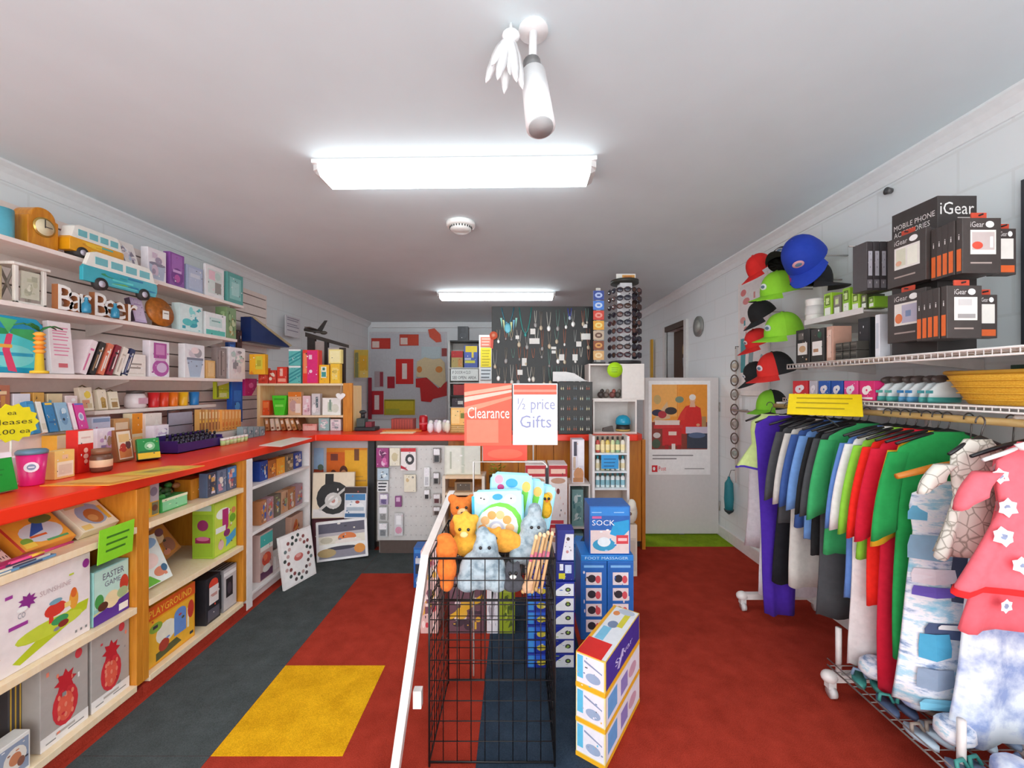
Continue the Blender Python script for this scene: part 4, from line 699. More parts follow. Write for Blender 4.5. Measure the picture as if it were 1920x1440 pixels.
pack('book_pack', 'dark-topped book pack with a snowy picture leaning on the telephone canvas', 'book', (xy(663, 3.52), 3.565, .345), (.19, .035, .27), '#e6e6ea', [('r', '#3a2f30', 0, .8, 1, 1), ('r', '#4a86b8', .04, .58, .96, .78), ('e', '#f3f4f6', .5, .4, .4, .12), ('r', '#b0bcc8', .1, .24, .9, .36), ('r', '#3f6a96', .04, .04, .96, .16), ('e', '#b5544a', .6, .52, .1, .05)], tilt=4)
# posters on the grey panel of the counter front
fpack('counter_poster', 'narrow poster of a blue sky over red ground on the counter front', 'poster', YP-.006, 588, 607, zy(912, YP), 840, .005, '#9ab4d0', [('r', '#8a3a1e', 0, 0, 1, .45), ('r', '#b0482a', 0, .3, 1, .42), ('e', '#5a6a5a', .7, .5, .3, .08)])
fpack('counter_poster', 'orange poster of two dark-haired children before a red building on the counter front', 'poster', YP-.006, 612, 689, zy(918, YP), 840, .005, '#e58a1e', [('r', '#d9661c', .0, .3, .5, .9), ('r', '#f0b02c', .45, .05, 1, .95), ('r', '#7a3a2e', .1, .7, .28, .86), ('r', '#7a4a2a', .68, .7, .8, .98), ('r', '#c99040', .6, .2, .98, .24), ('r', '#d59a3a', .62, .3, .9, .33), ('e', '#5a2f22', .17, .34, .09, .14), ('e', '#c98a62', .17, .26, .07, .12), ('e', '#5a2f22', .42, .44, .1, .14), ('e', '#c98a62', .42, .36, .08, .12), ('r', '#b5402a', .08, 0, .28, .16), ('r', '#a83a28', .32, 0, .54, .22)])
fpack('counter_poster', 'olive-yellow poster low on the counter front beside the black post', 'poster', YP-.006, 640, 689, zy(985, YP), 922, .005, '#8a7d18', [('r', '#a8951e', .1, .1, .9, .95), ('r', '#6f6614', .0, 0, 1, .12), ('r', '#d9d2b0', 0, .96, 1, 1)])
# ================================================================== PINE HUTCH in the corner on the counter
YH = 3.90; hx0, hx1 = xy(482, YH), xy(660, YH); zt, zm = zy(719, YH), zy(779, YH); D = .24
e = empty('pine_hutch', 'small open pine hutch standing on the red worktop in the corner', 'shelf', ((hx0+hx1)/2, YH, ZC_)); L = hx1-hx0
MB().bx(-L/2, -L/2+.03, 0, D, 0, zt-ZC_-.02, 'pine').build('side_panel', e); MB().bx(L/2-.085, L/2, 0, .03, 0, zt-ZC_+.004, 'pine_dark').build('post', e); MB().bx(L/2-.02, L/2, .031, D, 0, zt-ZC_-.021, 'pine').build('side_panel', e)
MB().bx(-L/2, L/2-.086, -.004, D, zt-ZC_-.019, zt-ZC_, 'pine_edge').build('top_board', e); MB().bx(-L/2+.031, L/2-.086, 0, D-.01, zm-ZC_-.018, zm-ZC_, 'pine_edge').build('shelf', e)
MB().bx(-L/2+.031, L/2-.021, D-.009, D, 0, zt-ZC_-.02, M('#c9a780')).build('back_panel', e)
def shelfrow(Y, z, items):
    for it in items:
        nm, lb, ct, p0, p1, pt, d, col, art = it[:9]; fpack(nm, lb, ct, Y, p0, p1, z+.0008, pt, d, col, art, **(it[9] if len(it) > 9 else {}))
TB = [('p', '#2f8f94', [(0, a), (0, a+.1), (1, a+.5), (1, a+.4)]) for a in (.02, .22, .42)]
shelfrow(YH+.02, zt, [
 ('gift_bag', 'red flame-patterned bag at the left on top of the hutch', 'bag', 484, 502, 690, .05, '#d9402a', busy(201, ['#e8604a', '#b82a1e', '#f2b08a'], 9)),
 ('gift_bag', 'red and cream bag second from the left on top of the hutch', 'bag', 503, 518, 694, .05, '#cf3a2a', busy(202, ['#f3e3cf', '#e8604a', '#b82a1e'], 9)),
 ('gift_box', 'red striped box on top of the hutch beside the teal boxes', 'box', 519, 538, 688, .06, '#d83a28', [('r', '#f2a08a', .1, .1, .9, .3), ('r', '#f2c0b0', .3, .45, .6, .9)]),
 ('gift_box', 'lower teal diagonal-striped box on top of the hutch', 'box', 541, 564, 686, .08, '#5fb8b4', TB+[('r', '#eef3f0', 0, .9, 1, 1)]),
 ('gift_box', 'tall magenta and orange box on top of the hutch', 'box', 567, 597, 656, .08, '#e63a2a', [('r', '#df1f74', .3, .02, .95, .98), ('r', '#f0c9d8', .4, .72, .6, .85), ('e', '#f2d6e2', .52, .36, .1, .05), ('r', '#f08a5a', .05, .3, .28, .9)]),
 ('gift_bag', 'bright yellow bag with a teal label on top of the hutch', 'bag', 598, 617, 684, .05, '#f5b619', [('r', '#f1efd8', .2, .3, .75, .9), ('r', '#3f9a94', .25, .35, .7, .62), ('r', '#2f7a74', .35, .7, .6, .85)]),
 ('gift_bag', 'golden yellow bag at the right end on top of the hutch', 'bag', 619, 637, 682, .06, '#f2c02c', [('r', '#f6d468', .2, .2, .8, .8), ('e', '#d9b84a', .5, .6, .25, .1)]),
])
fpack('gift_box', 'upper teal diagonal-striped box stacked on the other on the hutch', 'box', YH+.02, 541, 564, zy(686, YH+.02)+.002, 655, .08, '#5fb8b4', TB+[('r', '#eef3f0', 0, .9, 1, 1)])
fpack('gift_box', 'cream box balanced on the golden yellow bag at the end of the hutch', 'box', YH+.03, 616, 640, zy(682, YH+.02)+.003, 655, .05, '#f2e08a', [('r', '#f6eab0', .1, .1, .9, .9)])
fpack('gift_box', 'yellow box with a green label hanging beside the hutch top', 'box', YH-.12, 467, 497, zy(702, YH-.12), 664, .05, '#f2b21a', [('r', '#d9c93a', .4, .25, .85, .9), ('r', '#b5a92c', .5, .4, .75, .7), ('p', '#e88a1a', [(0, 0), (.3, 0), (.15, .2)])])
shelfrow(YH+.03, zm, [
 ('cup', 'red-orange cup on the middle shelf of the hutch', 'cup', 492, 505, 751, .06, '#e2521c', [('r', '#ef7a3a', .1, .5, .9, .9)]),
 ('gift_box', 'orange book-like box beside the green bag in the hutch', 'box', 540, 565, 735, .05, '#e0b088', [('r', '#e07a1c', 0, .8, 1, 1), ('e', '#c9a09a', .4, .4, .3, .25), ('r', '#f2ddd0', .55, .1, .95, .5)]),
 ('gift_bag', 'pink and white bag in the middle of the hutch', 'bag', 567, 582, 742, .05, '#e8c6cc', busy(205, ['#f4e6e8', '#d99aac', '#b98a9a'], 9)),
 ('gift_bag', 'grey and white bag with a dark bottle printed on it in the hutch', 'bag', 584, 600, 738, .05, '#d3cfd0', [('r', '#5f7076', .5, .35, .8, .85), ('e', '#f1edee', .3, .3, .25, .2)]),
 ('photo_card', 'white card with a green sketch at the right of the hutch', 'card', 604, 639, 746, .02, '#f1f1ec', [('r', '#b8c9b4', .3, .2, .55, .75), ('r', '#7f9a8a', .38, .3, .48, .9), ('e', '#d9dccc', .7, .4, .2, .25)]),
])
e = empty('green_pot', 'bright green tapered bag on the middle shelf of the hutch', 'bag', (xy(518, YH-.02), YH+.06, zm+.001))
MB().loft([[(sx_*w_, sy_*.03, z_) for sx_, sy_ in ((-1, -1), (1, -1), (1, 1), (-1, 1))] for w_, z_ in ((.045, 0), (.06, .1), (.072, .19))], M('#4fcf24'), smooth=False).build('body', e)
MB().art((-.05, -.031, .02), (.1, 0, 0), (0, 0, .15), [('r', '#8ae85a', .1, .4, .9, .55), ('r', '#36a818', .0, .85, 1, .95)]).build('printed_front', e)
e = empty('heart_ornament', 'white heart hanging on the right of the hutch', 'ornament', (xy(639, YH-.02), YH-.02, zy(743, YH-.02)))
MB().ext([(.045*(math.sin(t)**3), .04*(13*math.cos(t)-5*math.cos(2*t)-2*math.cos(3*t)-math.cos(4*t))/16) for t in [2*math.pi*i/28 for i in range(28)]][::-1], -.008, .006, M('#f3f1ee')).build('heart', e, bevel=.003)
MB().tube([(0, 0, .02), (0, .01, zt-zy(743, YH-.02))], .002, M('#c9c0b8')).build('cord', e)
cols = ['#c98f5a', '#efe0c8', '#e8d2b0', '#b5743c', '#e9c49a', '#c48a4c', '#8a5a34']
for i in range(7):
    o = pack('paperback', ['tan', 'cream', 'pale cream', 'brown', 'sandy', 'caramel', 'dark brown'][i]+' paperback leaning in the row on the lowest level of the hutch', 'book', (xy(497+i*10.5, YH), YH+.10, ZC_+.0005), (.034, .13, .118), cols[i], [('r', '#f2e6d6', .2, .55, .8, .85), ('r', '#8a4a2a', .2, .15, .8, .3)], roll=-4-3*i, group='paperbacks leaning in the pine hutch'); o.location.z += math.sin(R(4+3*i))*.018
shelfrow(YH+.04, ZC_, [
 ('gift_bag', 'pink bag on the lowest level of the hutch', 'bag', 567, 594, 795, .05, '#eda89c', [('r', '#f4c8bc', .1, .1, .9, .7), ('r', '#d9806e', .3, .75, .7, .95)]),
 ('gift_bag', 'teal and white floral bag on the lowest level of the hutch', 'bag', 597, 617, 784, .05, '#9fcac9', busy(207, ['#e9f1ef', '#6fb0b0', '#d6c9d0'], 10)),
 ('gift_bag', 'white floral bag at the lower right of the hutch', 'bag', 619, 639, 786, .05, '#ece4e6', busy(208, ['#c9b8c4', '#a9c4c0', '#8f9aa0'], 10)),
])
# dark propped window board and model aeroplane behind the hutch
Y = 4.45; e = empty('dark_board', 'dark brown board leaning behind the hutch against the block wall', 'board', (xy(612, Y), Y, ZC_-.95+.0))
zb = zy(725, Y)-e.location.z; z1 = zy(640, Y)-e.location.z
e.location.z = 0; zb += ZC_-.95; z1 += ZC_-.95
MB().bx(xy(576, Y)-e.location.x, xy(590, Y)-e.location.x, 0, .04, .002, z1+.05, M('#2e2624')).bx(xy(608, Y)-e.location.x, xy(614, Y)-e.location.x, 0, .04, .002, z1, M('#2e2624')).bx(xy(636, Y)-e.location.x, xy(646, Y)-e.location.x, 0, .04, .002, z1-.07, M('#3a2d26')).build('uprights', e)
MB().bx(xy(590, Y)-e.location.x+.001, xy(608, Y)-e.location.x-.001, .01, .03, .6, z1, M('#b9a9a4')).bx(xy(614, Y)-e.location.x+.001, xy(636, Y)-e.location.x-.001, .01, .03, .6, z1-.07, M('#cfc4be')).build('panels', e)
tp = [(xy(573, Y)-e.location.x, z1+.052), (xy(650, Y)-e.location.x, z1-.068), (xy(650, Y)-e.location.x, z1-.035), (xy(573, Y)-e.location.x, z1+.10)]
MB().ext(tp, -.01, .06, M('#3a302a')).build('top_rail', e)
Y = 4.45; c = Vector((xy(590, Y), Y, zy(618, Y)+.0)); e = empty('model_aeroplane', 'dark model aeroplane perched on top of the brown board in the corner', 'model', c)
MB().cyl((-.11, 0, .0), (.10, 0, -.035), .018, M('#3b3733'), 10, .012).ell((.1, 0, -.035), (.04, .02, .02), M('#4a443c')).build('fuselage', e)
MB().add([(-.03, -.16, 0), (.03, -.16, 0), (.04, .16, -.01), (-.03, .16, -.01), (-.03, -.16, .008), (.03, -.16, .008), (.04, .16, -.002), (-.03, .16, -.002)], [(0, 1, 2, 3), (7, 6, 5, 4), (0, 4, 5, 1), (2, 6, 7, 3), (1, 5, 6, 2), (0, 3, 7, 4)], M('#4a4038')).build('wing', e)
MB().ext([(.03, .0), (.08, -.02), (.14, .10), (.11, .10)], -.004, .004, M('#2e2a28')).build('tail_fin', e); MB().cyl((0, 0, -.04), (0, 0, 0), .012, M('#4a4440')).build('stand', e)

# ================================================================== BACK WALL and back office
YW = YB-.002
def bw(nm, lb, ct, p0, p1, pt, pb, col, art=None, d=.012, Y=None, **k):
    Y = (Y or YW)-d; return fpack(nm, lb, ct, Y, p0, p1, zy(pb, Y), pt, d, col, art, **k)
bw('pin_board', 'large pale grey pinboard on the back wall', 'board', 692, 838, 622, 786, '#d8d8dc', [('r', '#cfd2d8', .02, .02, .98, .98)], d=.02)
YP_ = YW-.021
WR = lambda c: [('r', c, .45, .05, .98, .95), ('r', '#f3dcd2', .05, .1, .42, .7)]
for a in [('red envelope sample with a cream flap, left of two on the pinboard', 696, 732, 634, 654, '#c9402f', WR('#d2382a')), ('red envelope sample with a cream flap, right of two on the pinboard', 749, 785, 627, 648, '#cf4630', WR('#db4a2e')),
          ('red frame with a white slot in the middle of the pinboard', 742, 775, 673, 720, '#dd1f1a', [('r', '#f4e6e0', .36, .2, .64, .82)]), ('red frame with a white slot at the lower left of the pinboard', 694, 719, 733, 777, '#c4202e', [('r', '#efe2e0', .32, .2, .68, .82)]),
          ('dark red square card on the pinboard', 726, 740, 706, 728, '#b0162c', None), ('yellow map card low on the pinboard', 720, 778, 749, 778, '#c9b41a', [('r', '#d9c832', .05, .3, .95, .9), ('r', '#b5b83a', .05, .05, .5, .4), ('r', '#8a8a1a', .02, .9, .98, .99)]),
          ('small dark red card at the upper right of the pinboard', 828, 838, 653, 668, '#9a2a28', None), ('maroon and white card at the left of the pinboard', 702, 719, 696, 726, '#b9a9ae', [('r', '#a03a4a', .6, .05, .98, .95)]),
          ('pale blue paper at the upper middle of the pinboard', 790, 826, 650, 672, '#c9dbe0', None)]:
    bw('sample_card', a[0], 'card', *a[1:5], a[5], a[6], Y=YP_)
def poly(nm, lb, ct, pts, col, Y, d=.02):
    c = (sum(p[0] for p in pts)/len(pts), max(p[1] for p in pts)); x0, z0 = xy(c[0], Y), zy(c[1], Y)
    return tag(MB().ext([(xy(a, Y)-x0, zy(b, Y)-z0) for a, b in pts][::-1], -d, 0, M(col)).build(nm, loc=(x0, Y, z0)), lb, ct)
poly('sample_pouch', 'red oval pouch pinned at the top right of the pinboard', 'pouch', [(803, 618), (815, 616), (826, 627), (828, 641), (818, 642), (806, 632)], '#e2593c', YP_)
poly('sample_bag', 'red folded bag pinned low on the right of the pinboard', 'bag', [(780, 710), (800, 708), (822, 728), (838, 715), (838, 742), (812, 748), (808, 754), (790, 752), (788, 727), (780, 726)], '#c80f10', YP_)
o = poly('cream_apron', 'cream heart-shaped cloth with orange pockets pinned on the pinboard', 'cloth', [(782, 678), (797, 670), (812, 674), (826, 672), (834, 680), (836, 715), (826, 727), (800, 708), (781, 707)], '#e3d0a4', YP_-.021, .015)
MB().art((-.30, -.016, .24), (.22, 0, 0), (0, 0, .2), [('e', '#e08a3a', .3, .5, .22, .3)]).art((.02, -.016, .24), (.22, 0, 0), (0, 0, .2), [('e', '#e8923a', .5, .5, .3, .3)]).build('pocket_print', o)
bw('wall_pennant', 'yellow pennant and card hanging on the left wall near the back corner', 'pennant', 664, 690, 656, 708, '#d9b84a', [('r', '#e8b02c', .4, .1, .9, .8), ('r', '#8a8a5a', .05, 0, .3, .9), ('r', '#f0cf6a', .4, 0, 1, .25)], Y=6.9, d=.02)
bw('red_strip', 'dark red strip beside the left edge of the pinboard', 'strip', 690, 697, 708, 786, '#9a1a34', None, Y=YP_-.03)
# tall shelf behind the counter
Ys = 6.4; x0, x1 = xy(842, Ys), xy(900, Ys); e = empty('office_shelf', 'tall grey office shelf behind the counter left of the jewellery board', 'shelf', ((x0+x1)/2, Ys, 0)); L = x1-x0; gm = M('#b9b9b6', .4)
zs_ = [zy(p, Ys) for p in (638, 689, 717, 741, 763, 815)]
for sg in (-1, 1): MB().bx(sg*L/2-.012, sg*L/2+.012, 0, .3, .001, zs_[0], gm).build('upright', e)
for i, z in enumerate(zs_): MB().bx(-L/2+.013, L/2-.013, 0, .3, z-.02, z, M('#2f302f') if i in (0, 3) else gm).build('shelf', e)
MB().bx(-L/2+.013, L/2-.013, .29, .3, .02, zs_[0]-.021, M('#cfcac4')).build('back_panel', e)
fpack('speaker', 'small black speaker on top of the tall office shelf', 'speaker', Ys+.03, 858, 878, zs_[0]+.001, 612, .15, '#23252a', [('e', '#3a3d42', .5, .35, .32, .22), ('e', '#3a3d42', .5, .75, .18, .13)])
shelfrow(Ys+.02, zs_[1], [('folder_box', 'red and brown box on the second level of the office shelf', 'box', 846, 868, 658, .12, '#b09a5a', [('r', '#b02020', 0, .6, 1, 1), ('r', '#c98a4a', .6, .05, .95, .5)]), ('folder_box', 'yellow and blue box stack on the second level of the office shelf', 'box', 870, 896, 648, .12, '#4a5fae', [('r', '#e8cf2a', .1, .7, .95, .98), ('r', '#d9d94a', .05, .2, .8, .32), ('r', '#e8d24a', .55, .45, .7, .8), ('r', '#b9bfd9', .05, .34, .5, .44)])])
fpack('label_strip', 'white sign with two rows of dark lettering on the office shelf', 'sign', Ys-.012, 845, 897, zy(714, Ys-.012), 692, .008, '#e9eeea', [('t', '#2c3430', 'IF DOOR 4 CLO', .06, .60, .72, .85), ('t', '#2c3430', 'SEE OPEN  AREA', .06, .15, .92, .40)])
shelfrow(Ys+.02, zs_[3], [('folder_box', 'red box on the fourth level of the office shelf', 'box', 850, 875, 721, .12, '#b01a1e', None)])
shelfrow(Ys+.02, zs_[4], [('folder_box', 'dark box with a white label on the fifth level of the office shelf', 'box', 847, 872, 747, .12, '#4a4048', [('r', '#e9e9e4', .45, .3, .85, .7)])])
YO = 5.9
bw('notice', 'red and pink notice beside the jewellery board', 'notice', 901, 921, 632, 650, '#e8705a', lines('#f6c0b0', .1, .9, [.8, .5, .2], .1), Y=YO)
bw('notice', 'yellow notice with dark lines beside the jewellery board', 'notice', 901, 921, 652, 688, '#e0cc22', lines('#a8981a', .12, .88, [.85, .7, .55, .4, .25, .1], .05), Y=YO)
bw('notice', 'grey striped notice below the yellow one', 'notice', 901, 921, 690, 712, '#c9cfd3', lines('#6d7378', .05, .95, [.8, .5, .2], .12), Y=YO)
x_ = xy(911, YO); tag(MB().bx(x_-.10, x_+.10, YO+.001, YO+.05, .001, zy(628, YO), M('#dedad6')).build('notice_post'), 'pale upright panel carrying the notices beside the jewellery board', 'panel')
# counter-top things at the back left
bx_ = lambda p, Y: xy(p, Y)
e = empty('label_printer', 'black printer and stand on the worktop beside the hutch', 'printer', (xy(690, 3.98), 3.98, ZC_))
MB().bx(-.11, .09, -.06, .08, 0, .035, M('#22262a')).build('base', e, bevel=.006); MB().bx(-.10, -.02, -.04, .06, .036, .12, M('#3d4a48')).build('body', e, bevel=.006); MB().bx(-.01, .05, -.04, .05, .036, .085, M('#7a1f30')).build('tray', e)
MB().cyl((-.05, 0, .12), (-.05, 0, .17), .02, M('#22262a')).ell((-.05, 0, .18), (.035, .03, .02), M('#2c3236')).build('scanner', e)
fpack('letter_tray', 'dark red ribbed tray on the worktop in front of the pinboard', 'tray', 4.02, 733, 775, ZC_, 783, .12, '#8f2418', [('r', '#b03a28', .04+.12*i, .08, .1+.12*i, .94) for i in range(8)], h=.11)
fpack('orange_folder', 'orange folder lying on the worktop before the ribbed tray', 'folder', 3.86, 716, 790, ZC_, 0, .12, '#e8781a', [('r', '#f0a04a', .1, .1, .9, .9)], h=.012)
fpack('paper_pad', 'cream paper pad lying at the front edge of the worktop', 'paper', 3.70, 712, 775, ZC_, 0, .10, '#f6dcb0', None, h=.008)
MB_ = MB().lathe([(.036, 0), (.04, .01), (.042, .13), (.034, .15), (.001, .152)], M('#b0101e', .3), 16).build('tumbler', loc=(xy(794, 3.95), 3.95, ZC_)); tag(MB_, 'dark red tall tumbler on the back worktop', 'tumbler')
MB().lathe([(.0425, .06), (.043, .07), (.0425, .08)], M('#d9505a'), 16).build('band', MB_)
rr = random.Random(5)
for i in range(5):
    p = 806+i*8; mb = MB(); c_ = ['#efe6ea', '#e2d6de', '#f4eeee', '#d9d4c9', '#e9e4cf'][i]
    mb.ell((0, 0, .055), (.03, .028, .055), M(c_), 9, k=6); mb.ell((.005, 0, .10), (.02, .018, .02), M('#d9c9d4' if i % 2 else '#f2f0ea'), 8)
    tag(mb.build('wrapped_candle', loc=(xy(p, 3.72), 3.74+.06*(i % 2), ZC_)), 'pale wrapped candle in the little huddle on the worktop left of the red poster', 'candle', 'wrapped candles on the back worktop')
fpack('yellow_box', 'orange-yellow carton with a small dark square on the worktop beside the red poster', 'box', 3.78, 845, 875, ZC_+.07, 765, .08, '#f2b85a', [('r', '#6f7a1e', .62, .4, .9, .7), ('r', '#f6cd84', .05, .1, .55, .9)])
fpack('straw_basket', 'tan woven basket under the orange-yellow carton', 'basket', 3.77, 843, 878, ZC_, 790, .10, '#c9a45a', [('r', '#a8843c', .0, .1+.3*i, 1, .2+.3*i) for i in range(3)], h=.068)

# ================================================================== JEWELLERY BOARD
YJ = 3.98; bx0, bx1 = xy(922, YJ), xy(1113, YJ); zj = zy(575, YJ)
jb = pack('jewellery_board', 'tall black display board hung with necklaces standing on the worktop', 'board', ((bx0+bx1)/2, YJ, ZC_), (bx1-bx0, .03, zj-ZC_), '#151412', None)
yf = YJ-.018
def necklace(px, py, w, L, col, pend=None, psz=.02, lab=None, beads=False, grp='necklaces and pendants on the black board'):
    x, z = xy(px, yf), zy(py, yf); e = empty('necklace', lab or 'fine necklace with a small pendant hanging on the black board', 'necklace', (x, yf, z), 0, grp if not lab else None)
    pts = [(-w+2*w*i/12, -.003, -L*(1-(abs(i-6)/6)**2.2)) for i in range(13)]
    MB().tube(pts, .006 if beads else .0032, M(col, .35, .3)).build('chain', e)
    if pend: MB().ell((0, -.006, -L-psz*.8), (psz*.7, .005, psz), M(pend, .3, .2), 10, k=6).build('pendant', e)
    return e
e = necklace(952, 577, .06, .16, '#3f7a8a', '#5fb0c0', .05, 'large turquoise bib necklace at the upper left of the black board', True)
fr = MB()
for i in range(7): fr.add([(-.075+.025*i, -.006, -.10-.02*(3-abs(i-3))), (-.055+.025*i, -.006, -.10-.02*(3-abs(i-3))), (-.06+.022*i+.005, -.006, -.20-.03*(3-abs(i-3)))], [(0, 1, 2)], M(['#8fd6c4', '#d9e6a8', '#6fb8d8'][i % 3]))
fr.build('fringe', e)
necklace(985, 577, .06, .25, '#3a8f88', '#2f8f8a', .02, 'long teal bead necklace second from the left on the black board', True)
necklace(1068, 578, .018, .08, '#4a4f9a', '#b9c4d9', .02, 'short violet necklace at the top right of the black board', True)
r = random.Random(12)
for i in range(52):
    row_, c_ = divmod(i, 13); px = 932+c_*14.3+r.uniform(-4, 4); py = (580, 618, 652, 684)[row_]+r.uniform(-4, 6)
    if row_ == 0 and (px < 1000): continue
    necklace(px, py, r.uniform(.008, .022), r.uniform(.08, .17), r.choice(['#9a9a96', '#c5c2b8', '#8d8478', '#b8a88c', '#6f8f86', '#a8705c']), r.choice(['#e9e9e4', '#c9c4b8', '#8d8a88', '#b8a890', None]), r.uniform(.014, .028))
for px, py, w, h in ((999, 627, .05, .055), (1002, 645, .10, .055), (983, 686, .045, .075), (975, 703, .05, .05), (1053, 676, .05, .06), (1078, 676, .05, .06), (1098, 637, .09, .06), (1097, 615, .04, .035), (1085, 650, .05, .05), (1038, 655, .05, .025), (1038, 663, .04, .03), (970, 636, .035, .035)):
    tag(MB().bx(-w/2, w/2, -.003, 0, 0, h, M('#e9e8e2')).build('price_tag', loc=(xy(px, yf), yf-.006, zy(py, yf))), 'little white price tag pinned on the black jewellery board', 'price tag', 'white price tags on the jewellery board')
# smaller earring board
YE = 3.665; a, b = xy(1047, YE), xy(1111, YE)
eb = pack('earring_board', 'small black earring board standing on the worktop right of the white sign', 'board', ((a+b)/2, YE+.01, ZC_), (b-a, .02, zy(716, YE)-ZC_), '#1d1b17', None)
proto = None
for j in range(5):
    for i in range(5):
        x, z = xy(1054+i*12, YE), zy(727+j*19, YE); c_ = r.choice(['#b98a6a', '#c9c4bc', '#8fb0a8', '#a86a5a', '#d6cfae', '#7d8a94'])
        mb = MB(); mb.tube([(-.008, 0, .02), (-.008, -.002, .005)], .0015, M('#c9c4b8', .3, .6)).ell((-.008, -.003, -.008), (.006, .003, .014), M(c_, .3, .2), 8, k=5).tube([(.010, 0, .02), (.010, -.002, .005)], .0015, M('#c9c4b8', .3, .6)).ell((.010, -.003, -.008), (.006, .003, .014), M(c_, .3, .2), 8, k=5)
        tag(mb.build('earrings', loc=(x, YE-.004, z)), 'pair of dangling earrings on the small black board', 'earrings', 'earring pairs on the small black board')
tag(MB().ext([(0, 0), (.34, 0), (.30, .012), (.2, .075), (.12, .09), (0, .09)], -.004, 0, M('#eceae8')).build('paper_sheet', loc=(xy(1037, 3.75), 3.78, zy(715, 3.75))), 'curved white paper resting above the small earring board', 'paper')
e = empty('rosette', 'coral rosette pinned at the upper left edge of the jewellery board', 'rosette', (xy(925, 3.9), 3.94, zy(628, 3.9)))
MB().cyl((0, .02, 0), (0, -.005, 0), .04, M('#e86a4a'), 14).build('petals', e); MB().cyl((0, -.006, 0), (0, -.012, 0), .018, M('#f2a080'), 12).build('centre', e); MB().add([(-.03, .005, -.02), (.0, .005, -.02), (-.005, .005, -.13), (-.03, .005, -.12)], [(0, 1, 2, 3)], M('#d9503a')).build('ribbon', e)

# ================================================================== white cubes and sunglasses spinner at the right of the counter
YQ = 3.70; wq = M('#ebe3dc', .45, var=.03)
def cube(label, Y, p0, p1, pt, pb, d, div=None, z0=None, shelf=None):
    x0, x1 = xy(p0, Y), xy(p1, Y); z0 = zy(pb, Y) if z0 is None else z0; z1 = zy(pt, Y); e = empty('display_cube', label, 'display', ((x0+x1)/2, Y, z0)); w, h, t = x1-x0, z1-z0, .014
    MB().bx(-w/2, w/2, 0, d, h-t, h, wq).build('top_panel', e); MB().bx(-w/2, w/2, 0, d, 0, t, wq).build('bottom_panel', e)
    for sg in (-1, 1): MB().bx(sg*w/2-(t if sg > 0 else 0), sg*w/2+(t if sg < 0 else 0), 0, d, t+.0005, h-t-.0005, wq).build('side_panel', e)
    MB().bx(-w/2+t+.0005, w/2-t-.0005, d-.008, d, t+.0005, h-t-.0005, M('#d3cdc9')).build('back_panel', e)
    if div: MB().bx(xy(div, Y)-(x0+x1)/2, w/2-t-.0005, -.004, .008, t+.0005, h-t-.0005, wq).build('door', e)
    if shelf: MB().bx(-w/2+t+.0005, w/2-t-.0005, .002, d-.01, shelf-.01, shelf, wq).build('shelf', e)
    return z0+t, z1
zb_, zl = cube('lower white open cube standing on the worktop at the right end', YQ, 1112, 1194, 750, 815, .26, z0=ZC_)
zb2, zu = cube('upper white cube with a closed right side, carrying the sunglasses stand', YQ, 1104, 1208, 682, 750, .23, div=1166, z0=zl+.001)
e = pack('price_dot', 'round lime-green price dot stuck on the upper white cube', 'sticker', (xy(1153, YQ-.01), YQ-.006, zy(708, YQ)), (.001, .001, .001), '#b5e81e', None, bevel=0)
m_ = MB().cyl((0, 0, .07), (0, -.004, .07), .07, M('#b5e81e'), 24).build('disc', e); MB().art((-.04, -.0045, .04), (.08, 0, 0), (0, 0, .06), lines('#5f8a12', .1, .9, [.8, .5, .2], .08)).build('writing', e)
for i in range(4):
    tag(MB().ell((0, 0, .03), (.03, .035, .03), M(['#4a3f3c', '#6a5a54', '#7d4a44', '#5c564e'][i]), 9).ell((.012, -.012, .065), (.018, .018, .02), M(['#3a302e', '#8a7a70', '#a0564a', '#7d746a'][i]), 8).build('trinket', loc=(xy(1126+i*11, YQ+.08), YQ+.08+.02*(i % 2), zb2+.001)), ['dark brown', 'grey-brown', 'reddish', 'taupe'][i]+' trinket in the upper white cube', 'trinket')
e = empty('snow_globe', 'blue domed ornament on a dark base in the lower white cube', 'ornament', (xy(1168, YQ+.08), YQ+.08, zb_+.001))
MB().lathe([(.06, 0), (.065, .02), (.06, .06), (.001, .062)], M('#2a2624'), 20).build('base', e); MB().lathe([(.066, .062), (.07, .085), (.062, .12), (.035, .145), (.001, .152)], M('#1f9fc4', .2), 20).build('dome', e)
MB().lathe([(.066, .002), (.068, .01), (.066, .02)], M('#c9a45a'), 20).build('trim', e)
tag(MB().loft([[(-.05, -.02, 0), (.05, -.02, 0), (.05, .03, 0), (-.05, .03, 0)], [(-.045, -.018, .03), (.04, -.018, .05), (.04, .03, .05), (-.045, .03, .03)]], M('#5a4f4a'), smooth=False).build('trinket_tray', loc=(xy(1140, YQ+.06), YQ+.06, zb_+.001)), 'dark dish of trinkets at the left of the lower white cube', 'dish')
YS = 3.84; sx0 = xy(1171, YS); z0 = zu+.001; hs = zy(527, YS)-z0
e = empty('sunglasses_stand', 'revolving white sunglasses stand on top of the white cubes', 'stand', (sx0, YS, z0))
MB().cyl((0, 0, 0), (0, 0, .03), .15, M('#2a2829'), 28).build('base', e); MB().bx(-.055, .055, -.055, .055, .031, hs-.03, M('#e6e4e6', .35)).build('column', e)
MB().cyl((0, 0, hs-.029), (0, 0, hs), .13, M('#33352f'), 28).build('top_cap', e); MB().bx(-.09, .09, -.05, -.04, hs+.001, hs+.055, M('#f0ece4')).art((-.09, -.05, hs+.001), (.18, 0, 0), (0, 0, .054), [('r', '#e0a050', .3, .1, .95, .8), ('r', '#c9783a', .4, .3, .8, .6)]).build('header_card', e)
tk = MB()
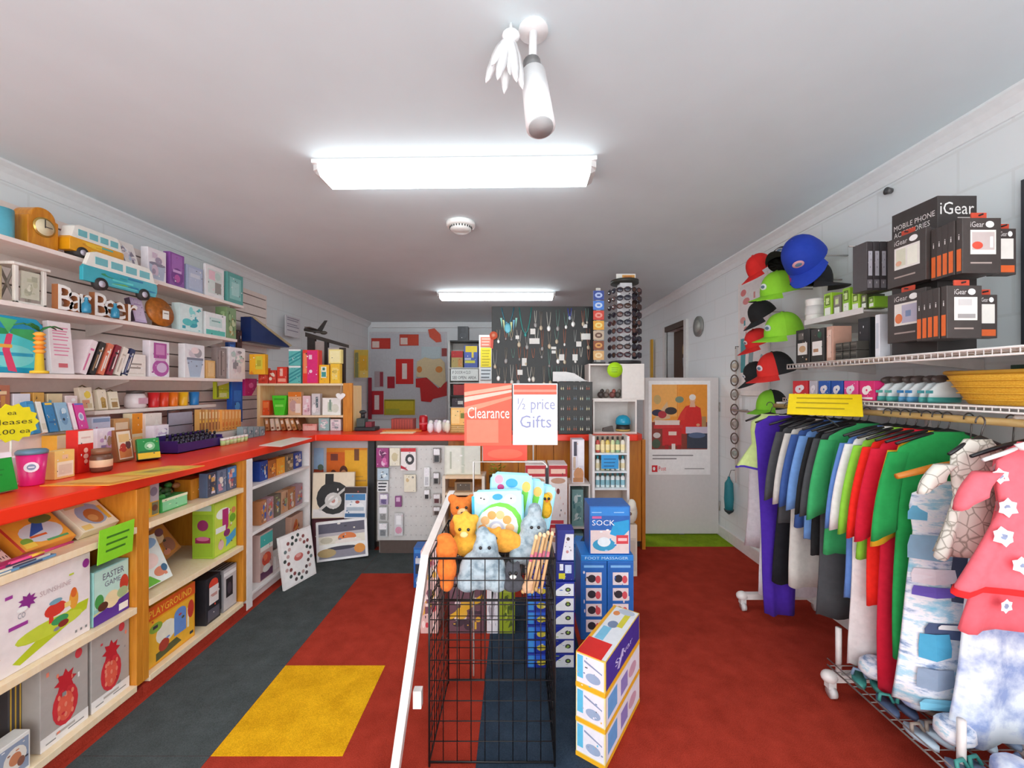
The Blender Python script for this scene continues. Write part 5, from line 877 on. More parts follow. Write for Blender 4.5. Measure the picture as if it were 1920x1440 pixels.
for k in range(26): tk.bx(.025, .035, -.058, -.0555, .06+k*(hs-.12)/26, .06+k*(hs-.12)/26+.012, M('#4a4a50'))
tk.build('slots', e)
sg = None; k = 0
for ang in (-160, -108, -56, -4, 48):
    for j in range(9):
        a = R(ang-90+90); a = R(ang); rad = .140; lo = (sx0+rad*math.cos(a), YS+rad*math.sin(a), z0+.06+j*(hs-.12)/9)
        col = r.choice(['#1d1b1e', '#3a2420', '#2a2a34', '#5a2a2e', '#24202a'])
        g_ = empty('sunglasses', 'pair of dark sunglasses clipped on the revolving white stand', 'sunglasses', lo, a+R(90), 'sunglasses on the revolving white stand')
        ln = MB(); f_ = MB()
        for s_ in (-1, 1):
            ln.ell((s_*.034, -.002, .022), (.027, .004, .021), M(r.choice(['#2d2430', '#4a3228', '#31303c', '#6a4a44']), .15), 10, k=6)
            f_.tube([(s_*.034+.029*math.cos(t), -.002, .022+.023*math.sin(t)) for t in [2*math.pi*q/10 for q in range(10)]], .004, M(col, .3), 5, closed=True)
            f_.tube([(s_*.064, 0, .028), (s_*.048, .028, .026)], .0032, M(col, .3), 5)
        f_.tube([(-.008, -.003, .03), (.008, -.003, .03)], .004, M(col, .3), 5); ln.build('lenses', g_); f_.build('frame', g_)
# narrow trinket tower left of it
Y = 3.80; x_ = xy(1122, Y); e = empty('keyring_stand', 'narrow stand of small coloured cards left of the sunglasses stand', 'stand', (x_, Y, zu+.001)); ht = zy(540, Y)-zu
MB().bx(-.02, .02, .0, .02, 0, ht, M('#c9c6bd')).build('post', e); MB().bx(-.06, .06, -.03, .05, .0, .02, M('#2a2624')).build('base', e)
for i, (c_, c2) in enumerate((('#d9a86a', '#f2d9a8'), ('#8a4a2a', '#d9a05a'), ('#c9b49a', '#6a4a3a'), ('#e8a83a', '#f6e08a'), ('#d8483a', '#f0a090'), ('#4a80d8', '#cfe0f6'), ('#3a4f9a', '#b9c9f0'))):
    z = .04+i*(ht-.06)/7; MB().bx(-.05, .05, -.012, -.002, z, z+.085, M(c_)).art((-.05, -.012, z), (.1, 0, 0), (0, 0, .085), [('e', c2, .5, .5, .35, .3), ('r', c_, .35, .4, .65, .6)]).build('card', e)
# brown folding screen and dark door frame beyond
Y = 6.6; tag(MB().bx(xy(1206, Y), xy(1214, Y), Y, Y+.04, .001, zy(636, Y), 'oak').bx(xy(1214, Y)+.002, xy(1236, Y), Y+.01, Y+.035, .001, zy(642, Y), M('#9a6a3a')).build('wooden_screen'), 'brown wooden panel standing beyond the sunglasses stand', 'panel')

# ================================================================== in front of the counter: pegboard and displays
YG = 3.62; a, b = xy(706, YG), xy(834, YG)
pg = pack('pegboard', 'pale grey pegboard panel hung with phone accessories in front of the counter', 'board', ((a+b)/2, YG+.03, .12), (b-a, .02, zy(836, YG)-.12), '#d3cfcc', [('e', '#a9a4a2', .05+.075*i, .06+.1*j, .006, .006) for i in range(13) for j in range(10)], artname='peg_holes')
MB().bx(-(b-a)/2+.02, (b-a)/2-.02, -.0, .05, -.119, -.001, M('#5a4a44')).build('base', pg)
for sx_ in (-1, 1): MB().bx(sx_*.28-.015, sx_*.28+.015, .011, .03, -.118, .5, M('#8a8480')).build('support', pg)
def peg(i, lb, p0, p1, pt, pb, col, art, Y=YG-.012):
    x0, x1 = xy(p0, Y), xy(p1, Y); z0, z1 = zy(pb, Y), zy(pt, Y)
    o = pack('accessory_pack', lb, 'accessory pack', ((x0+x1)/2, Y, z0), (x1-x0, .018, z1-z0), col, art); MB().tube([(0, -.012, z1-z0-.008), (0, .031, z1-z0-.008)], .0025, M('#a9a9ac', .3, .7)).build('hook', o)
PK = lambda c: [('r', '#f2eef2', .1, .55, .9, .95), ('r', c, .2, .08, .8, .5)]
for i, a_ in enumerate([('magenta patterned pack at the top left of the pegboard', 706, 729, 840, 876, '#a03a7a', busy(301, ['#d86aa8', '#6a2a5a', '#e8b9d4'], 9)), ('pale blue pack below the magenta one on the pegboard', 708, 729, 878, 900, '#b9cbd9', busy(302, ['#4a6a86', '#e6eef2', '#2f3a4a'], 8)), ('white pack with dark bars at the left of the pegboard', 708, 728, 902, 922, '#e9e9ea', lines('#3a3c44', .1, .9, [.8, .5, .2], .14)),
    ('mauve earphone pack at the left of the pegboard', 712, 728, 926, 946, '#b8a8c4', PK('#6a5a8a')), ('grey cable pack low on the left of the pegboard', 710, 727, 950, 976, '#c4c4c4', PK('#8a8a8a')), ('clear cable pack at the bottom left of the pegboard', 710, 727, 980, 1006, '#bfc1c2', PK('#7d8084')),
    ('cream cable card at the top of the pegboard', 731, 750, 840, 873, '#e9e0cc', [('e', '#cfc09a', .5, .5, .3, .25)]), ('red and white headset pack with a dark ring on the pegboard', 752, 780, 840, 882, '#efe6e6', [('r', '#c92030', 0, .84, 1, 1), ('e', '#33343a', .6, .5, .3, .24), ('e', '#e6e0e0', .6, .5, .14, .11), ('p', '#b8203a', [(0, .1), (.5, 0), (.3, .14), (0, .24)])]), ('purple plug pack in the middle of the pegboard', 741, 753, 930, 950, '#8a4a80', [('r', '#d9b0d0', .2, .5, .8, .9)]),
    ('cream adaptor card in the middle of the pegboard', 758, 780, 890, 922, '#e9dfca', [('e', '#d3b98a', .3, .7, .14, .12), ('e', '#4a443a', .75, .85, .08, .06)]), ('clear earbud pack in the middle of the pegboard', 740, 756, 962, 1004, '#d6d4d6', [('e', '#d99ab0', .5, .25, .4, .16), ('r', '#f2f0f2', .2, .5, .8, .9)]), ('white charger pack right of the cream card on the pegboard', 795, 806, 876, 912, '#efefef', PK('#c4c4c8')),
    ('dark cable pack at the upper right of the pegboard', 812, 826, 840, 868, '#8a8684', PK('#3a3c40')), ('black stylus pack at the right of the pegboard', 812, 824, 886, 908, '#9a9694', PK('#2a2a2c')), ('black clip pack at the right of the pegboard', 795, 806, 918, 936, '#c9c4c2', PK('#26262a')), ('maroon plug pack at the right of the pegboard', 812, 826, 926, 944, '#b8aeac', PK('#5a2a30')), ('small brown plug pack low on the right of the pegboard', 812, 826, 950, 966, '#a89a94', PK('#4a3a34'))]): peg(i, *a_)
# blue box hanging lower right of pegboard
fpack('shaver_box', 'blue box with a dark picture standing on the carpet at the right of the pegboard', 'box', 3.02, 775, 812, .0008, 972, .12, '#1f62b0', [('r', '#3a86d0', .05, .86, .95, .95), ('r', '#2a3440', .1, .35, .9, .58), ('r', '#cfd6dc', .1, .6, .9, .74), ('e', '#7a94b0', .5, .2, .4, .12), ('e', '#e6ecf2', .3, .12, .16, .07)], h=.30)
# white canvas and low shelf left of the bin
Yk = 3.40; x0, x1 = xy(832, Yk), xy(906, Yk)
e = empty('low_rack', 'low wooden rack in front of the counter behind the wire bin', 'rack', ((x0+x1)/2, Yk, 0)); w = x1-x0; za, zb_ = zy(893, Yk), zy(924, Yk)
for s_ in (-1, 1): MB().bx(s_*w/2-.012, s_*w/2+.012, 0, .2, .001, za-.0005, M('#e3d4c4')).build('upright', e)
for z in (za, zb_-.0, .35, .1): MB().bx(-w/2+.013, w/2-.013, 0, .2, z-.022, z, M('#e8c8a4')).build('shelf', e)
fpack('canvas_print', 'pale grey-green canvas print leaning on the low wooden rack', 'picture', Yk+.06, 833, 901, za+.001, 836, .02, '#d6d4c6', [('r', '#e4e2d6', .05, .05, .45, .95), ('r', '#c4c8b8', .48, .05, .55, .95), ('r', '#dcdace', .58, .05, .95, .95), ('r', '#b8bba8', .15, .2, .2, .8)])
fpack('wicker_box', 'brown basket box on the low wooden rack', 'basket', Yk+.03, 852, 886, zb_+.001, 904, .12, '#8a6a4a', [('r', '#5a4a3c', .12, .15, .88, .85)])
fpack('carton', 'purple and brown cartons on the lower shelf of the low rack', 'box', Yk+.03, 845, 876, .351, 938, .14, '#5a3a44', busy(310, ['#8a4a6a', '#c9a878', '#3a2a44', '#b5a08a'], 10))
# leafy plant and soap behind the sign
e = empty('potted_plant', 'small yellow-green plant in a dark pot behind the red sign', 'plant', (xy(932, 3.5), 3.50, .55)); e.location.z = .0
stand_h = zy(905, 3.5)
MB().lathe([(.06, 0), (.06, stand_h), (.07, stand_h), (.07, stand_h+.06), (.001, stand_h+.06)], M('#3a3630'), 16).build('pot', e)
lf = MB(); rr = random.Random(2)
for i in range(60):
    a, q = rr.uniform(0, 6.28), rr.uniform(.01, .07); p = Vector((q*math.cos(a), q*math.sin(a)*.6, stand_h+.07+rr.uniform(0, .09))); d = Vector((math.cos(a), math.sin(a), rr.uniform(-.2, .6)))*.03; s_ = Vector((-math.sin(a), math.cos(a), 0))*.012
    lf.add([p-d*.3, p+s_, p+d, p-s_], [(0, 1, 2, 3)], M(rr.choice(['#8f9a2c', '#c9c44a', '#6a7a24', '#a8b04a'])))
lf.build('leaves', e)
# kettle-style red and white cartons
for i, (p0, p1, n_) in enumerate(((985, 1026, 'left'), (1029, 1064, 'right'))):
    Y = 3.10+.0*i; hbox = .45
    for j in range(2):
        fpack('appliance_box', f'{"upper" if j else "lower"} white box with red bands in the {n_} stack behind the wire bin', 'box', Y, p0, p1, .0008+j*(hbox+.001), 0, .20, '#efe4e0', [('r', '#c02a34', 0, .80, 1, .99), ('r', '#f3c9b4', .1, .85, .9, .93), ('e', '#c99a80', .5, .73, .4, .05), ('r', '#e9dcd8', .05, .08, .95, .68), ('e', '#7a3430', .5, .55, .09, .05), ('r', '#c9404a', .0, 0, .8, .06)], h=hbox)
# white cubes and frame boxes right of it
zc0, zc1 = cube('white floor cube holding teal glass boxes beside the red and white boxes', 3.36, 1066, 1107, 908, 1058, .24, z0=.001, shelf=.33)
for i in range(2): fpack('glass_box', ['teal glassware box on the upper shelf of the white floor cube', 'teal glassware box on the bottom of the white floor cube'][i], 'box', 3.40, 1072, 1094, [.332, .016][i], [918, 1000][i], .14, '#7fa8a6', busy(320+i, ['#4a7f84', '#a9c9c6', '#d3e2df', '#5f8f90'], 14))
fpack('perfume_box', 'tall white perfume display box with a brown base on the floor cube', 'box', 3.40, 1072, 1096, zc1+.001, 824, .12, '#e6e0e8', [('r', '#4a4654', .15, .62, .4, .95), ('r', '#f3eff4', .5, .4, .95, .97), ('e', '#d99a6a', .55, .2, .4, .16), ('r', '#c98a5a', .1, .02, .9, .12), ('r', '#d3b8a0', .1, .3, .3, .6)])
# bottle rack
Yr = 3.30; x0, x1 = xy(1113, Yr), xy(1178, Yr); e = empty('bottle_rack', 'tall white rack of lotion bottles at the right end of the counter front', 'rack', ((x0+x1)/2, Yr, 0)); w = x1-x0; zt_ = zy(818, Yr)
for s_ in (-1, 1): MB().bx(s_*w/2-.010, s_*w/2+.010, 0, .16, .001, zt_, M('#efe9e6')).build('upright', e)
lv = [zy(p, Yr) for p in (850, 884, 916, 985)]
for z in lv: MB().bx(-w/2+.011, w/2-.011, 0, .16, z-.012, z, M('#e8eef0')).build('shelf', e)
MB().bx(-w/2+.011, w/2-.011, .15, .16, .02, zt_-.01, M('#b09a8a')).build('back_panel', e)
BC = [['#c9524a', '#e8d29a', '#e6c96a', '#d9e0a8', '#8fb08a', '#e9e0d0'], ['#efe9dc', '#d9c8a0', '#cfd8b0', '#e9e4e0', '#dfe8e6', '#f2efe9'], ['#eef3f2', '#e6eef0', '#d9e8ea', '#f2f4f2', '#e3eeee', '#f4f4f2'], ['#d9c9b8', '#c4a088', '#e6dcd0', '#b8948a', '#d6cfc4', '#cfc2b0']]
cn = ['top', 'second', 'third', 'bottom']
for j, z in enumerate(lv):
    for i in range(6):
        hh = [.13, .12, .12, .14][j]; o = MB().lathe([(.016, 0), (.018, .008), (.018, hh*.68), (.008, hh*.8), (.001, hh*.8)], M(BC[j][i], .25), 12).build('lotion_bottle', loc=(xy(1121+i*9.4, Yr+.04), Yr+.05, z+.0008)); MB().lathe([(.009, hh*.8), (.009, hh), (.001, hh+.001)], M(['#2a2624', '#3aa0b0', '#2f7f86', '#8a6a5a'][j], .3), 10).build('cap', o)
        MB().lathe([(.0185, .02), (.0187, .021), (.0187, hh*.5), (.0185, hh*.51)], M(['#f6e6b0', '#e9d9b0', '#8fc0cc', '#a88a70'][j]), 12).build('label', o)
        tag(o, f'lotion bottle on the {cn[j]} level of the tall white rack', 'bottle', f'bottles on the {cn[j]} level of the white rack')
o = fpack('shelf_card', 'bright blue handwritten card clipped to the white bottle rack', 'sign', Yr-.008, 1127, 1160, zy(879, Yr-.008), 853, .004, '#1f9ade', lines('#145f94', .15, .85, [.7, .45, .2], .07))
Y = 3.2; e = pack('cream_block', 'cream panel standing at the right end of the white bottle rack', 'panel', (xy(1186, Y), Y+.045, .001), (.075, .085, zy(985, Y)), '#e3d3c0', [('r', '#d3c3b4', .1, .1, .9, .75), ('r', '#c4b4a6', .3, .3, .8, .7)])
mb = MB(); mb.ell((0, 0, .09), (.05, .045, .09), M('#d9cfbc', .9, bmp=.4)).ell((0, -.02, .15), (.035, .035, .05), M('#e6dfd0', .9, bmp=.4)).ell((-.02, -.04, .09), (.015, .012, .014), M('#7d5a44'))
tag(mb.build('shell_bag', loc=(xy(1186, Y), Y+.04, zy(985, Y)+.002)), 'cream shell-filled bag sitting on the cream panel', 'bag')

# ================================================================== half door, poster, green tile
YD = 1140/278.; a, b = xy(1210, YD), XR-.012; zd0, zd1 = .012, zy(708, YD)
e = empty('half_door', 'pale half-height door carrying the poster at the right of the counter', 'half door', ((a+b)/2, YD, 0)); w = b-a
MB().bx(-w/2, w/2, 0, .04, zd0, zd1, M('#dbd5d2', .45, var=.02)).build('panel', e, bevel=.003); MB().bx(-w/2-.012, -w/2-.001, -.004, .044, zd0, zd1, M('#c9bfb9')).build('edge_strip', e)
for z in (.25, 1.25): MB().cyl((w/2+.004, -.006, z), (w/2+.004, -.006, z+.09), .007, M('#b9b4b0', .3, .7), 8).build('hinge', e)
MB().box((0, .02, .007), (.05, .03, .009), M('#8a8480')).build('foot', e)
ART = [('r', '#f7f4f2', 0, 0, 1, 1), ('r', '#ef9a34', .05, .27, .95, .96), ('r', '#f2ae5a', .05, .62, .48, .96), ('r', '#e88a28', .46, .6, .475, .96), ('r', '#8a3a2c', .05, .27, .95, .56), ('p', '#d9b48a', [(.05, .56), (.3, .78), (.35, .6)]), ('e', '#2e2a44', .14, .66, .09, .035), ('e', '#b52f3a', .22, .64, .07, .04), ('e', '#3a3230', .36, .68, .1, .04), ('e', '#7a8a72', .5, .8, .07, .035), ('e', '#c9a86a', .14, .8, .06, .05),
       ('p', '#d92a26', [(.5, .44), (.52, .66), (.6, .73), (.72, .75), (.84, .71), (.88, .5), (.80, .46), (.78, .42)]), ('p', '#e0392e', [(.52, .66), (.62, .72), (.58, .58), (.46, .58)]), ('p', '#e6b090', [(.66, .72), (.76, .72), (.74, .78), (.68, .78)]), ('e', '#e6b090', .71, .80, .048, .038), ('e', '#eee6de', .71, .825, .055, .032), ('e', '#dfa07a', .80, .53, .03, .015), ('r', '#b58a5a', .86, .5, .93, .62),
       ('r', '#e9d6cc', .1, .52, .5, .58), ('r', '#d23a3a', .08, .49, .55, .53), ('r', '#cfc4d4', .6, .44, .95, .51), ('r', '#3c4250', .62, .28, .95, .44), ('e', '#5a6a8a', .78, .42, .14, .03), ('r', '#cc2a2c', .22, .31, .53, .50), ('r', '#f0d6c8', .32, .42, .45, .46), ('r', '#a8201f', .26, .27, .32, .32), ('r', '#a8201f', .46, .27, .52, .32), ('e', '#4a5a44', .12, .33, .07, .05), ('e', '#d9cfc9', .13, .42, .06, .03), ('r', '#efe2da', .37, .27, .43, .33),
       ('r', '#8f8a8a', .06, .20, .72, .212), ('r', '#8f8a8a', .06, .165, .45, .177), ('r', '#d8202c', .05, .03, .14, .10), ('e', '#f7f4f2', .085, .065, .02, .02), ('t', '#d8202c', 'Post', .16, .045, .28, .088), ('r', '#a9a4a4', .58, .06, .9, .07)]
Y = YD-.004; p = fpack('door_poster', 'poster of a woman in a red jumper among craft tables, on the half door', 'poster', Y, 1216, 1332, zy(890, Y), 714, .002, '#f7f4f2', ART, bevel=0)

# ================================================================== WIRE BIN and what surrounds it
YFb, wb, db, hb = 1.60, .495, .45, zy(1047, 1.60); xb0 = xy(805, YFb); cx = xb0+wb/2; zf = zy(1127, YFb)
wk = M('#2c2a2b', .35, .6)
e = empty('wire_bin', 'tall black wire-mesh dump bin full of soft toys in the middle of the floor', 'bin', (cx, YFb+db/2, 0)); W2, D2 = wb/2, db/2
def grid(u0, u1, nu, z0, zs, fn, r1=.0021):
    mb = MB()
    for i in range(nu+1): u = u0+(u1-u0)*i/nu; mb.tube([fn(u, z0), fn(u, zs[-1])], r1, wk, 5)
    for z in zs: mb.tube([fn(u0, z), fn(u1, z)], r1, wk, 5)
    return mb
zs_ = [.02, .10, .18, .26, .34, .42, .50, .58, .64, zf, .735, hb-.001]
grid(-W2, W2, 9, .02, zs_, lambda u, z: (u, -D2, z)).build('front_mesh', e); grid(-W2, W2, 9, .02, zs_, lambda u, z: (u, D2, z)).build('back_mesh', e)
for s_ in (-1, 1): grid(-D2, D2, 9, .02, zs_, lambda u, z: (s_*W2, u, z)).build('side_mesh', e)
fm = MB()
for i in range(13): u = -W2+.008+(wb-.016)*i/12; fm.tube([(u, -D2+.006, zf+.006), (u, D2-.006, zf+.006)], .0026, wk, 5)
for i in range(5): u = -D2+.01+(db-.02)*i/4; fm.tube([(-W2+.006, u, zf+.001), (W2-.006, u, zf+.001)], .0026, wk, 5)
fm.build('wire_floor', e)
rm = MB()
for z in (hb, .018): rm.tube([(-W2, -D2, z), (W2, -D2, z), (W2, D2, z), (-W2, D2, z)], .005, wk, 7, closed=True)
for a_, b_ in ((-1, -1), (1, -1), (1, 1), (-1, 1)): rm.tube([(a_*W2, b_*D2, .001), (a_*W2, b_*D2, hb)], .0045, wk, 7)
rm.build('frame', e)
# sign frame
e = empty('sign_stand', 'white wire sign frame rising behind the bin to carry the signs', 'frame', (cx, YFb+db+.05, 0)); Ysf = YFb+db+.05; zs1 = zy(866, Ysf)
xa, xb_ = xy(888, Ysf)-cx, xy(1018, Ysf)-cx
MB().tube([(xa, 0, .001), (xa, 0, zs1), (xb_, 0, zs1), (xb_+.02, 0, zs1-.02), (xb_+.02, 0, .001)], .005, M('#ddd6d0', .3, .3), 8).build('frame_wire', e)
zsg = zy(720, Ysf)
for xx in (xy(905, Ysf)-cx, xy(1000, Ysf)-cx): MB().tube([(xx, .006, zs1), (xx, .006, zsg-.01)], .004, M('#ddd6d0', .3, .3), 8).build('upright', e)
MB().bx(xb_+.013, xb_+.027, -.006, .006, zs1-.15, zs1-.03, M('#232326')).build('clip', e)
Y = Ysf-.012
fpack('sale_sign', 'red sign lettered Clearance held above the wire bin', 'sign', Y, 870, 960, zy(836, Y), 719, .004, '#f2502e', [('p', '#f6a48a', [(0, .86), (1, .98), (1, .92), (0, .8)]), ('p', '#f7bfae', [(0, .78), (1, .9), (1, .86), (0, .70)]), ('p', '#f58a6c', [(0, .62), (1, .8), (1, .76), (0, .52)]), ('r', '#f4795c', .05, .05, .72, .42), ('t', '#fbefe6', 'Clearance', .07, .44, .95, .62)])
fpack('sale_sign', 'white handwritten half price gifts sign beside the red sign above the bin', 'sign', Y-.006, 961, 1046, zy(834, Y), 719, .004, '#eeeff2', [('r', '#f0553a', .02, .82, .98, .98), ('r', '#f58a76', .02, .86, .98, .9), ('t', '#8f92b8', '½ price', .1, .52, .94, .76), ('t', '#8f92b8', 'Gifts', .16, .28, .86, .48)])
fpack('sale_card', 'plain red card hanging below the two sale signs', 'sign', Y+.006, 905, 989, zy(864, Y), 832, .004, '#ef3a1c', [('e', '#f4593c', .5, .4, .4, .3)])
# white slanted edge post left of the bin
pts = [(xy(742, 1.52), 1.52, .002), (xy(803, 1.66), 1.66, zy(1040, 1.66)), (xy(850, 2.22), 2.22, zy(924, 2.22))]
mb = MB()
for a_, b_ in zip(pts, pts[1:]): mb.add([(p[0]+dx-.014, p[1]+dy, p[2]) for p in (a_, b_) for dx, dy in ((-.016, 0), (.016, 0), (.016, .05), (-.016, .05))], [(0, 1, 2, 3), (7, 6, 5, 4), (0, 4, 5, 1), (1, 5, 6, 2), (2, 6, 7, 3), (3, 7, 4, 0)], M('#eae2dc', .5))
o = mb.build('white_rail'); tag(o, 'slanting white painted rail standing against the left of the wire bin', 'rail')
q0, q1 = Vector(pts[0]).lerp(Vector(pts[1]), .27), Vector(pts[0]).lerp(Vector(pts[1]), .33)
MB().bx(q0.x+.017, q0.x+.05, q0.y+.05, q0.y+.08, q0.z, q0.z+.07, M('#efeae6')).build('bracket', o)
# soft toys
def plush(label, loc, balls, mat, eyes=(), yaw=0, extra=None, vox=.009):
    mb = MB()
    for c, rr_ in balls: mb.ell(c, rr_ if isinstance(rr_, tuple) else (rr_,)*3, mat, 14, k=9)
    o = mb.build('soft_toy', loc=loc, rot=(0, 0, R(yaw))); rmh = o.modifiers.new('merge', 'REMESH'); rmh.mode = 'VOXEL'; rmh.voxel_size = vox; rmh.use_smooth_shade = True
    sm_ = o.modifiers.new('smooth', 'SMOOTH'); sm_.iterations = 4
    if eyes:
        ey = MB()
        for c in eyes: ey.ell(c, (.007, .005, .007), M('#1c1715', .2), 8, k=5)
        ey.build('eyes', o)
    for nm, c, rr_, mt in extra or (): MB().ell(c, rr_, mt, 12).build(nm, o)
    return tag(o, label, 'soft toy', 'soft toys in the wire bin')
zf0 = zf+.012; Yb0 = YFb
fur = lambda c: M(c, .95, 0, .16, 60, .5)
def at(px, Y, z): return (xy(px, Y), Y, z)
plush('long orange carrot-like soft toy at the left front of the wire bin', at(838, Yb0+.06, zf0), [((0, 0, .03), (.03, .03, .035)), ((0, 0, .09), (.042, .036, .06)), ((0, 0, .165), (.046, .038, .06)), ((-.01, 0, .215), (.035, .03, .02))], fur('#ee7a2c'))
plush('orange lion soft toy with a pale muzzle at the back left of the bin', at(866, Yb0+.30, zf0+.13), [((0, 0, .05), (.06, .05, .06)), ((0, -.01, .14), (.055, .05, .05)), ((-.045, 0, .18), .022), ((.045, 0, .18), .022)], fur('#e0782c'), [(-.012, -.062, .155), (.028, -.060, .155)], extra=[('muzzle', (.012, -.058, .13), (.026, .02, .022), fur('#efc58a')), ('nose', (.012, -.078, .137), (.007, .005, .005), M('#5a2a1a'))])
plush('yellow tufted soft toy left of the grey one in the bin', at(873, Yb0+.15, zf0+.10), [((0, 0, .06), (.055, .045, .06)), ((0, -.01, .13), (.05, .045, .042)), ((-.05, -.02, .06), .026), ((.05, -.02, .06), .026), ((-.04, 0, .165), .02), ((.04, 0, .165), .02), ((0, 0, .18), (.02, .02, .02))], fur('#f0b23c'), [(-.018, -.052, .135), (.018, -.052, .135)], extra=[('muzzle', (0, -.052, .115), (.018, .012, .013), fur('#f7d890'))])
plush('grey speckled long-eared soft toy pressed against the front of the bin', at(905, Yb0+.075, zf0), [((0, 0, .08), (.10, .05, .085)), ((.012, 0, .16), (.055, .045, .06)), ((.0, .01, .22), (.03, .028, .035)), ((-.06, -.02, .04), (.05, .035, .045)), ((.06, -.02, .04), (.05, .035, .045)), ((.04, 0, .2), (.02, .02, .03))], M('plush_grey'), [(-.005, -.044, .185), (.03, -.044, .185)])
plush('golden tiger soft toy lying across the middle of the bin', at(946, Yb0+.16, zf0+.105), [((0, 0, .06), (.07, .045, .05)), ((-.045, -.025, .085), (.035, .035, .035)), ((.05, 0, .05), (.04, .035, .04)), ((-.07, -.02, .115), .014), ((-.025, -.02, .118), .014)], fur('#eda53c'), [(-.06, -.057, .092), (-.035, -.058, .092)], extra=[('muzzle', (-.047, -.058, .075), (.016, .01, .011), fur('#f6dca8'))])
plush('blue-grey cone-shaped soft toy at the right of the bin', at(996, Yb0+.17, zf0+.06), [((0, 0, .07), (.085, .055, .08)), ((.01, 0, .16), (.06, .045, .06)), ((.015, 0, .23), (.032, .03, .04)), ((-.06, -.03, .05), (.04, .03, .04))], M('plush_grey'), [(-.0, -.046, .175), (.03, -.046, .175)])
plush('small dark soft toy with white spots low in the middle of the bin', at(962, Yb0+.05, zf0), [((0, 0, .035), (.05, .035, .036)), ((0, -.005, .085), (.036, .03, .03)), ((-.02, 0, .115), .012), ((.02, 0, .115), .012)], fur('#4a4a50'), [(-.012, -.034, .09), (.012, -.034, .09)], extra=[('muzzle', (0, -.033, .075), (.014, .008, .009), fur('#f2eee6'))])
plush('tan ball soft toy low at the front of the bin', at(975, Yb0+.032, zf0), [((.03, 0, .026), (.024, .022, .024)), ((.045, .0, .05), .012)], fur('#e0b08a'), vox=.006)
plush('yellow duck soft toy peeping out at the right back of the bin', at(1024, Yb0+.33, zf0+.20), [((0, 0, .05), (.03, .028, .045)), ((0, -.01, .105), (.024, .024, .026))], fur('#e8b42a'), [(-.008, -.034, .11), (.01, -.034, .11)], extra=[('beak', (0, -.036, .1), (.008, .012, .005), M('#e0702a'))])
for i in range(5):
    o = MB(); x = xy(990+i*8, Yb0+.06); a_ = Vector((0, 0, .0)); b_ = Vector((.055, .05+.01*i, .20))
    o.tube([a_, b_], .0065, M('#dcae7a'), 8).ell(a_+Vector((0, 0, .002)), (.010, .010, .010), M('#caa06a'), 8, k=5).ell(b_, (.009, .009, .012), M('#e9cba0'), 8, k=5); q = o.build('wooden_flute', loc=(x-.02, Yb0+.034+.017*(i % 2), zf0+.008))
    MB().tube([a_.lerp(b_, .55), a_.lerp(b_, .68)], .0072, M('#d9748a'), 8).build('band', q); tag(q, 'slim wooden stick toy leaning in the right front corner of the bin', 'stick toy', 'wooden stick toys in the bin')
# big bright activity cards standing in the bin
ring = [('r', '#bfeaf0', .04, .03, .96, .97), ('e', '#7fd6c8', .5, .42, .44, .36), ('e', '#6fd03a', .54, .44, .42, .35), ('e', '#e9f6f2', .48, .40, .40, .33)]+[('e', '#f0a85a' if i % 2 else '#f4c488', .46+.26*math.cos(i*.6283), .38+.22*math.sin(i*.6283), .085, .07) for i in range(10)]+[('e', '#c9d3e8', .46, .38, .15, .12), ('e', '#f4f6fa', .46, .38, .1, .08), ('e', '#f4f1ee', .2, .86, .13, .09), ('e', '#2a2a30', .18, .87, .02, .012), ('e', '#2a2a30', .24, .85, .02, .012), ('e', '#2f9fd8', .5, .88, .1, .05), ('e', '#f2efea', .74, .84, .12, .08), ('e', '#33323a', .76, .85, .02, .012), ('r', '#2fb0d8', .0, .08, .05, .9)]
def card(label, px, pyb, pyt, w, Y, roll, art, z=None):
    z = zy(pyb, Y); h = zy(pyt, Y)-z; t = .012; c = .03; mb = MB()
    mb.ext([(-w/2+c, 0), (w/2-c, 0), (w/2, c), (w/2, h-c), (w/2-c, h), (-w/2+c, h), (-w/2, h-c), (-w/2, c)], -t/2, t/2, M('#8fd8ea', .25)); o = mb.build('activity_card', loc=(xy(px, Y), Y, z), bevel=.003); o.rotation_euler = (R(-7), R(roll), 0)
    MB().art((-w/2, -t/2, 0), (w, 0, 0), (0, 0, h), art).build('printed_front', o); return tag(o, label, 'activity card', 'activity cards in the wire bin')
card('front activity card with an orange sun ring among the soft toys in the bin', 936, 1035, 920, .235, Yb0+.215, -2, ring)
bk_ = [('r', '#a9dcee', .04, .03, .96, .97), ('e', '#d3ecf4', .4, .5, .3, .3), ('p', '#6fd03a', [(.6, .05), (.72, .05), (.9, .75), (.76, .8)]), ('e', '#f0c05a', .84, .82, .1, .07), ('e', '#e9a0b4', .2, .9, .1, .06), ('e', '#2f9fd8', .5, .86, .14, .06), ('e', '#b4206e', .25, .8, .08, .04)]
for i, lb in enumerate(('second activity card showing a pink edge behind the sun ring card', 'third activity card with a green stalk leaning to the right in the bin', 'fourth activity card leaning furthest right in the bin')):
    card(lb, 953+i*15, 1030, 888+i*8, .20, Yb0+.25+.03*i, 3+4*i, bk_)
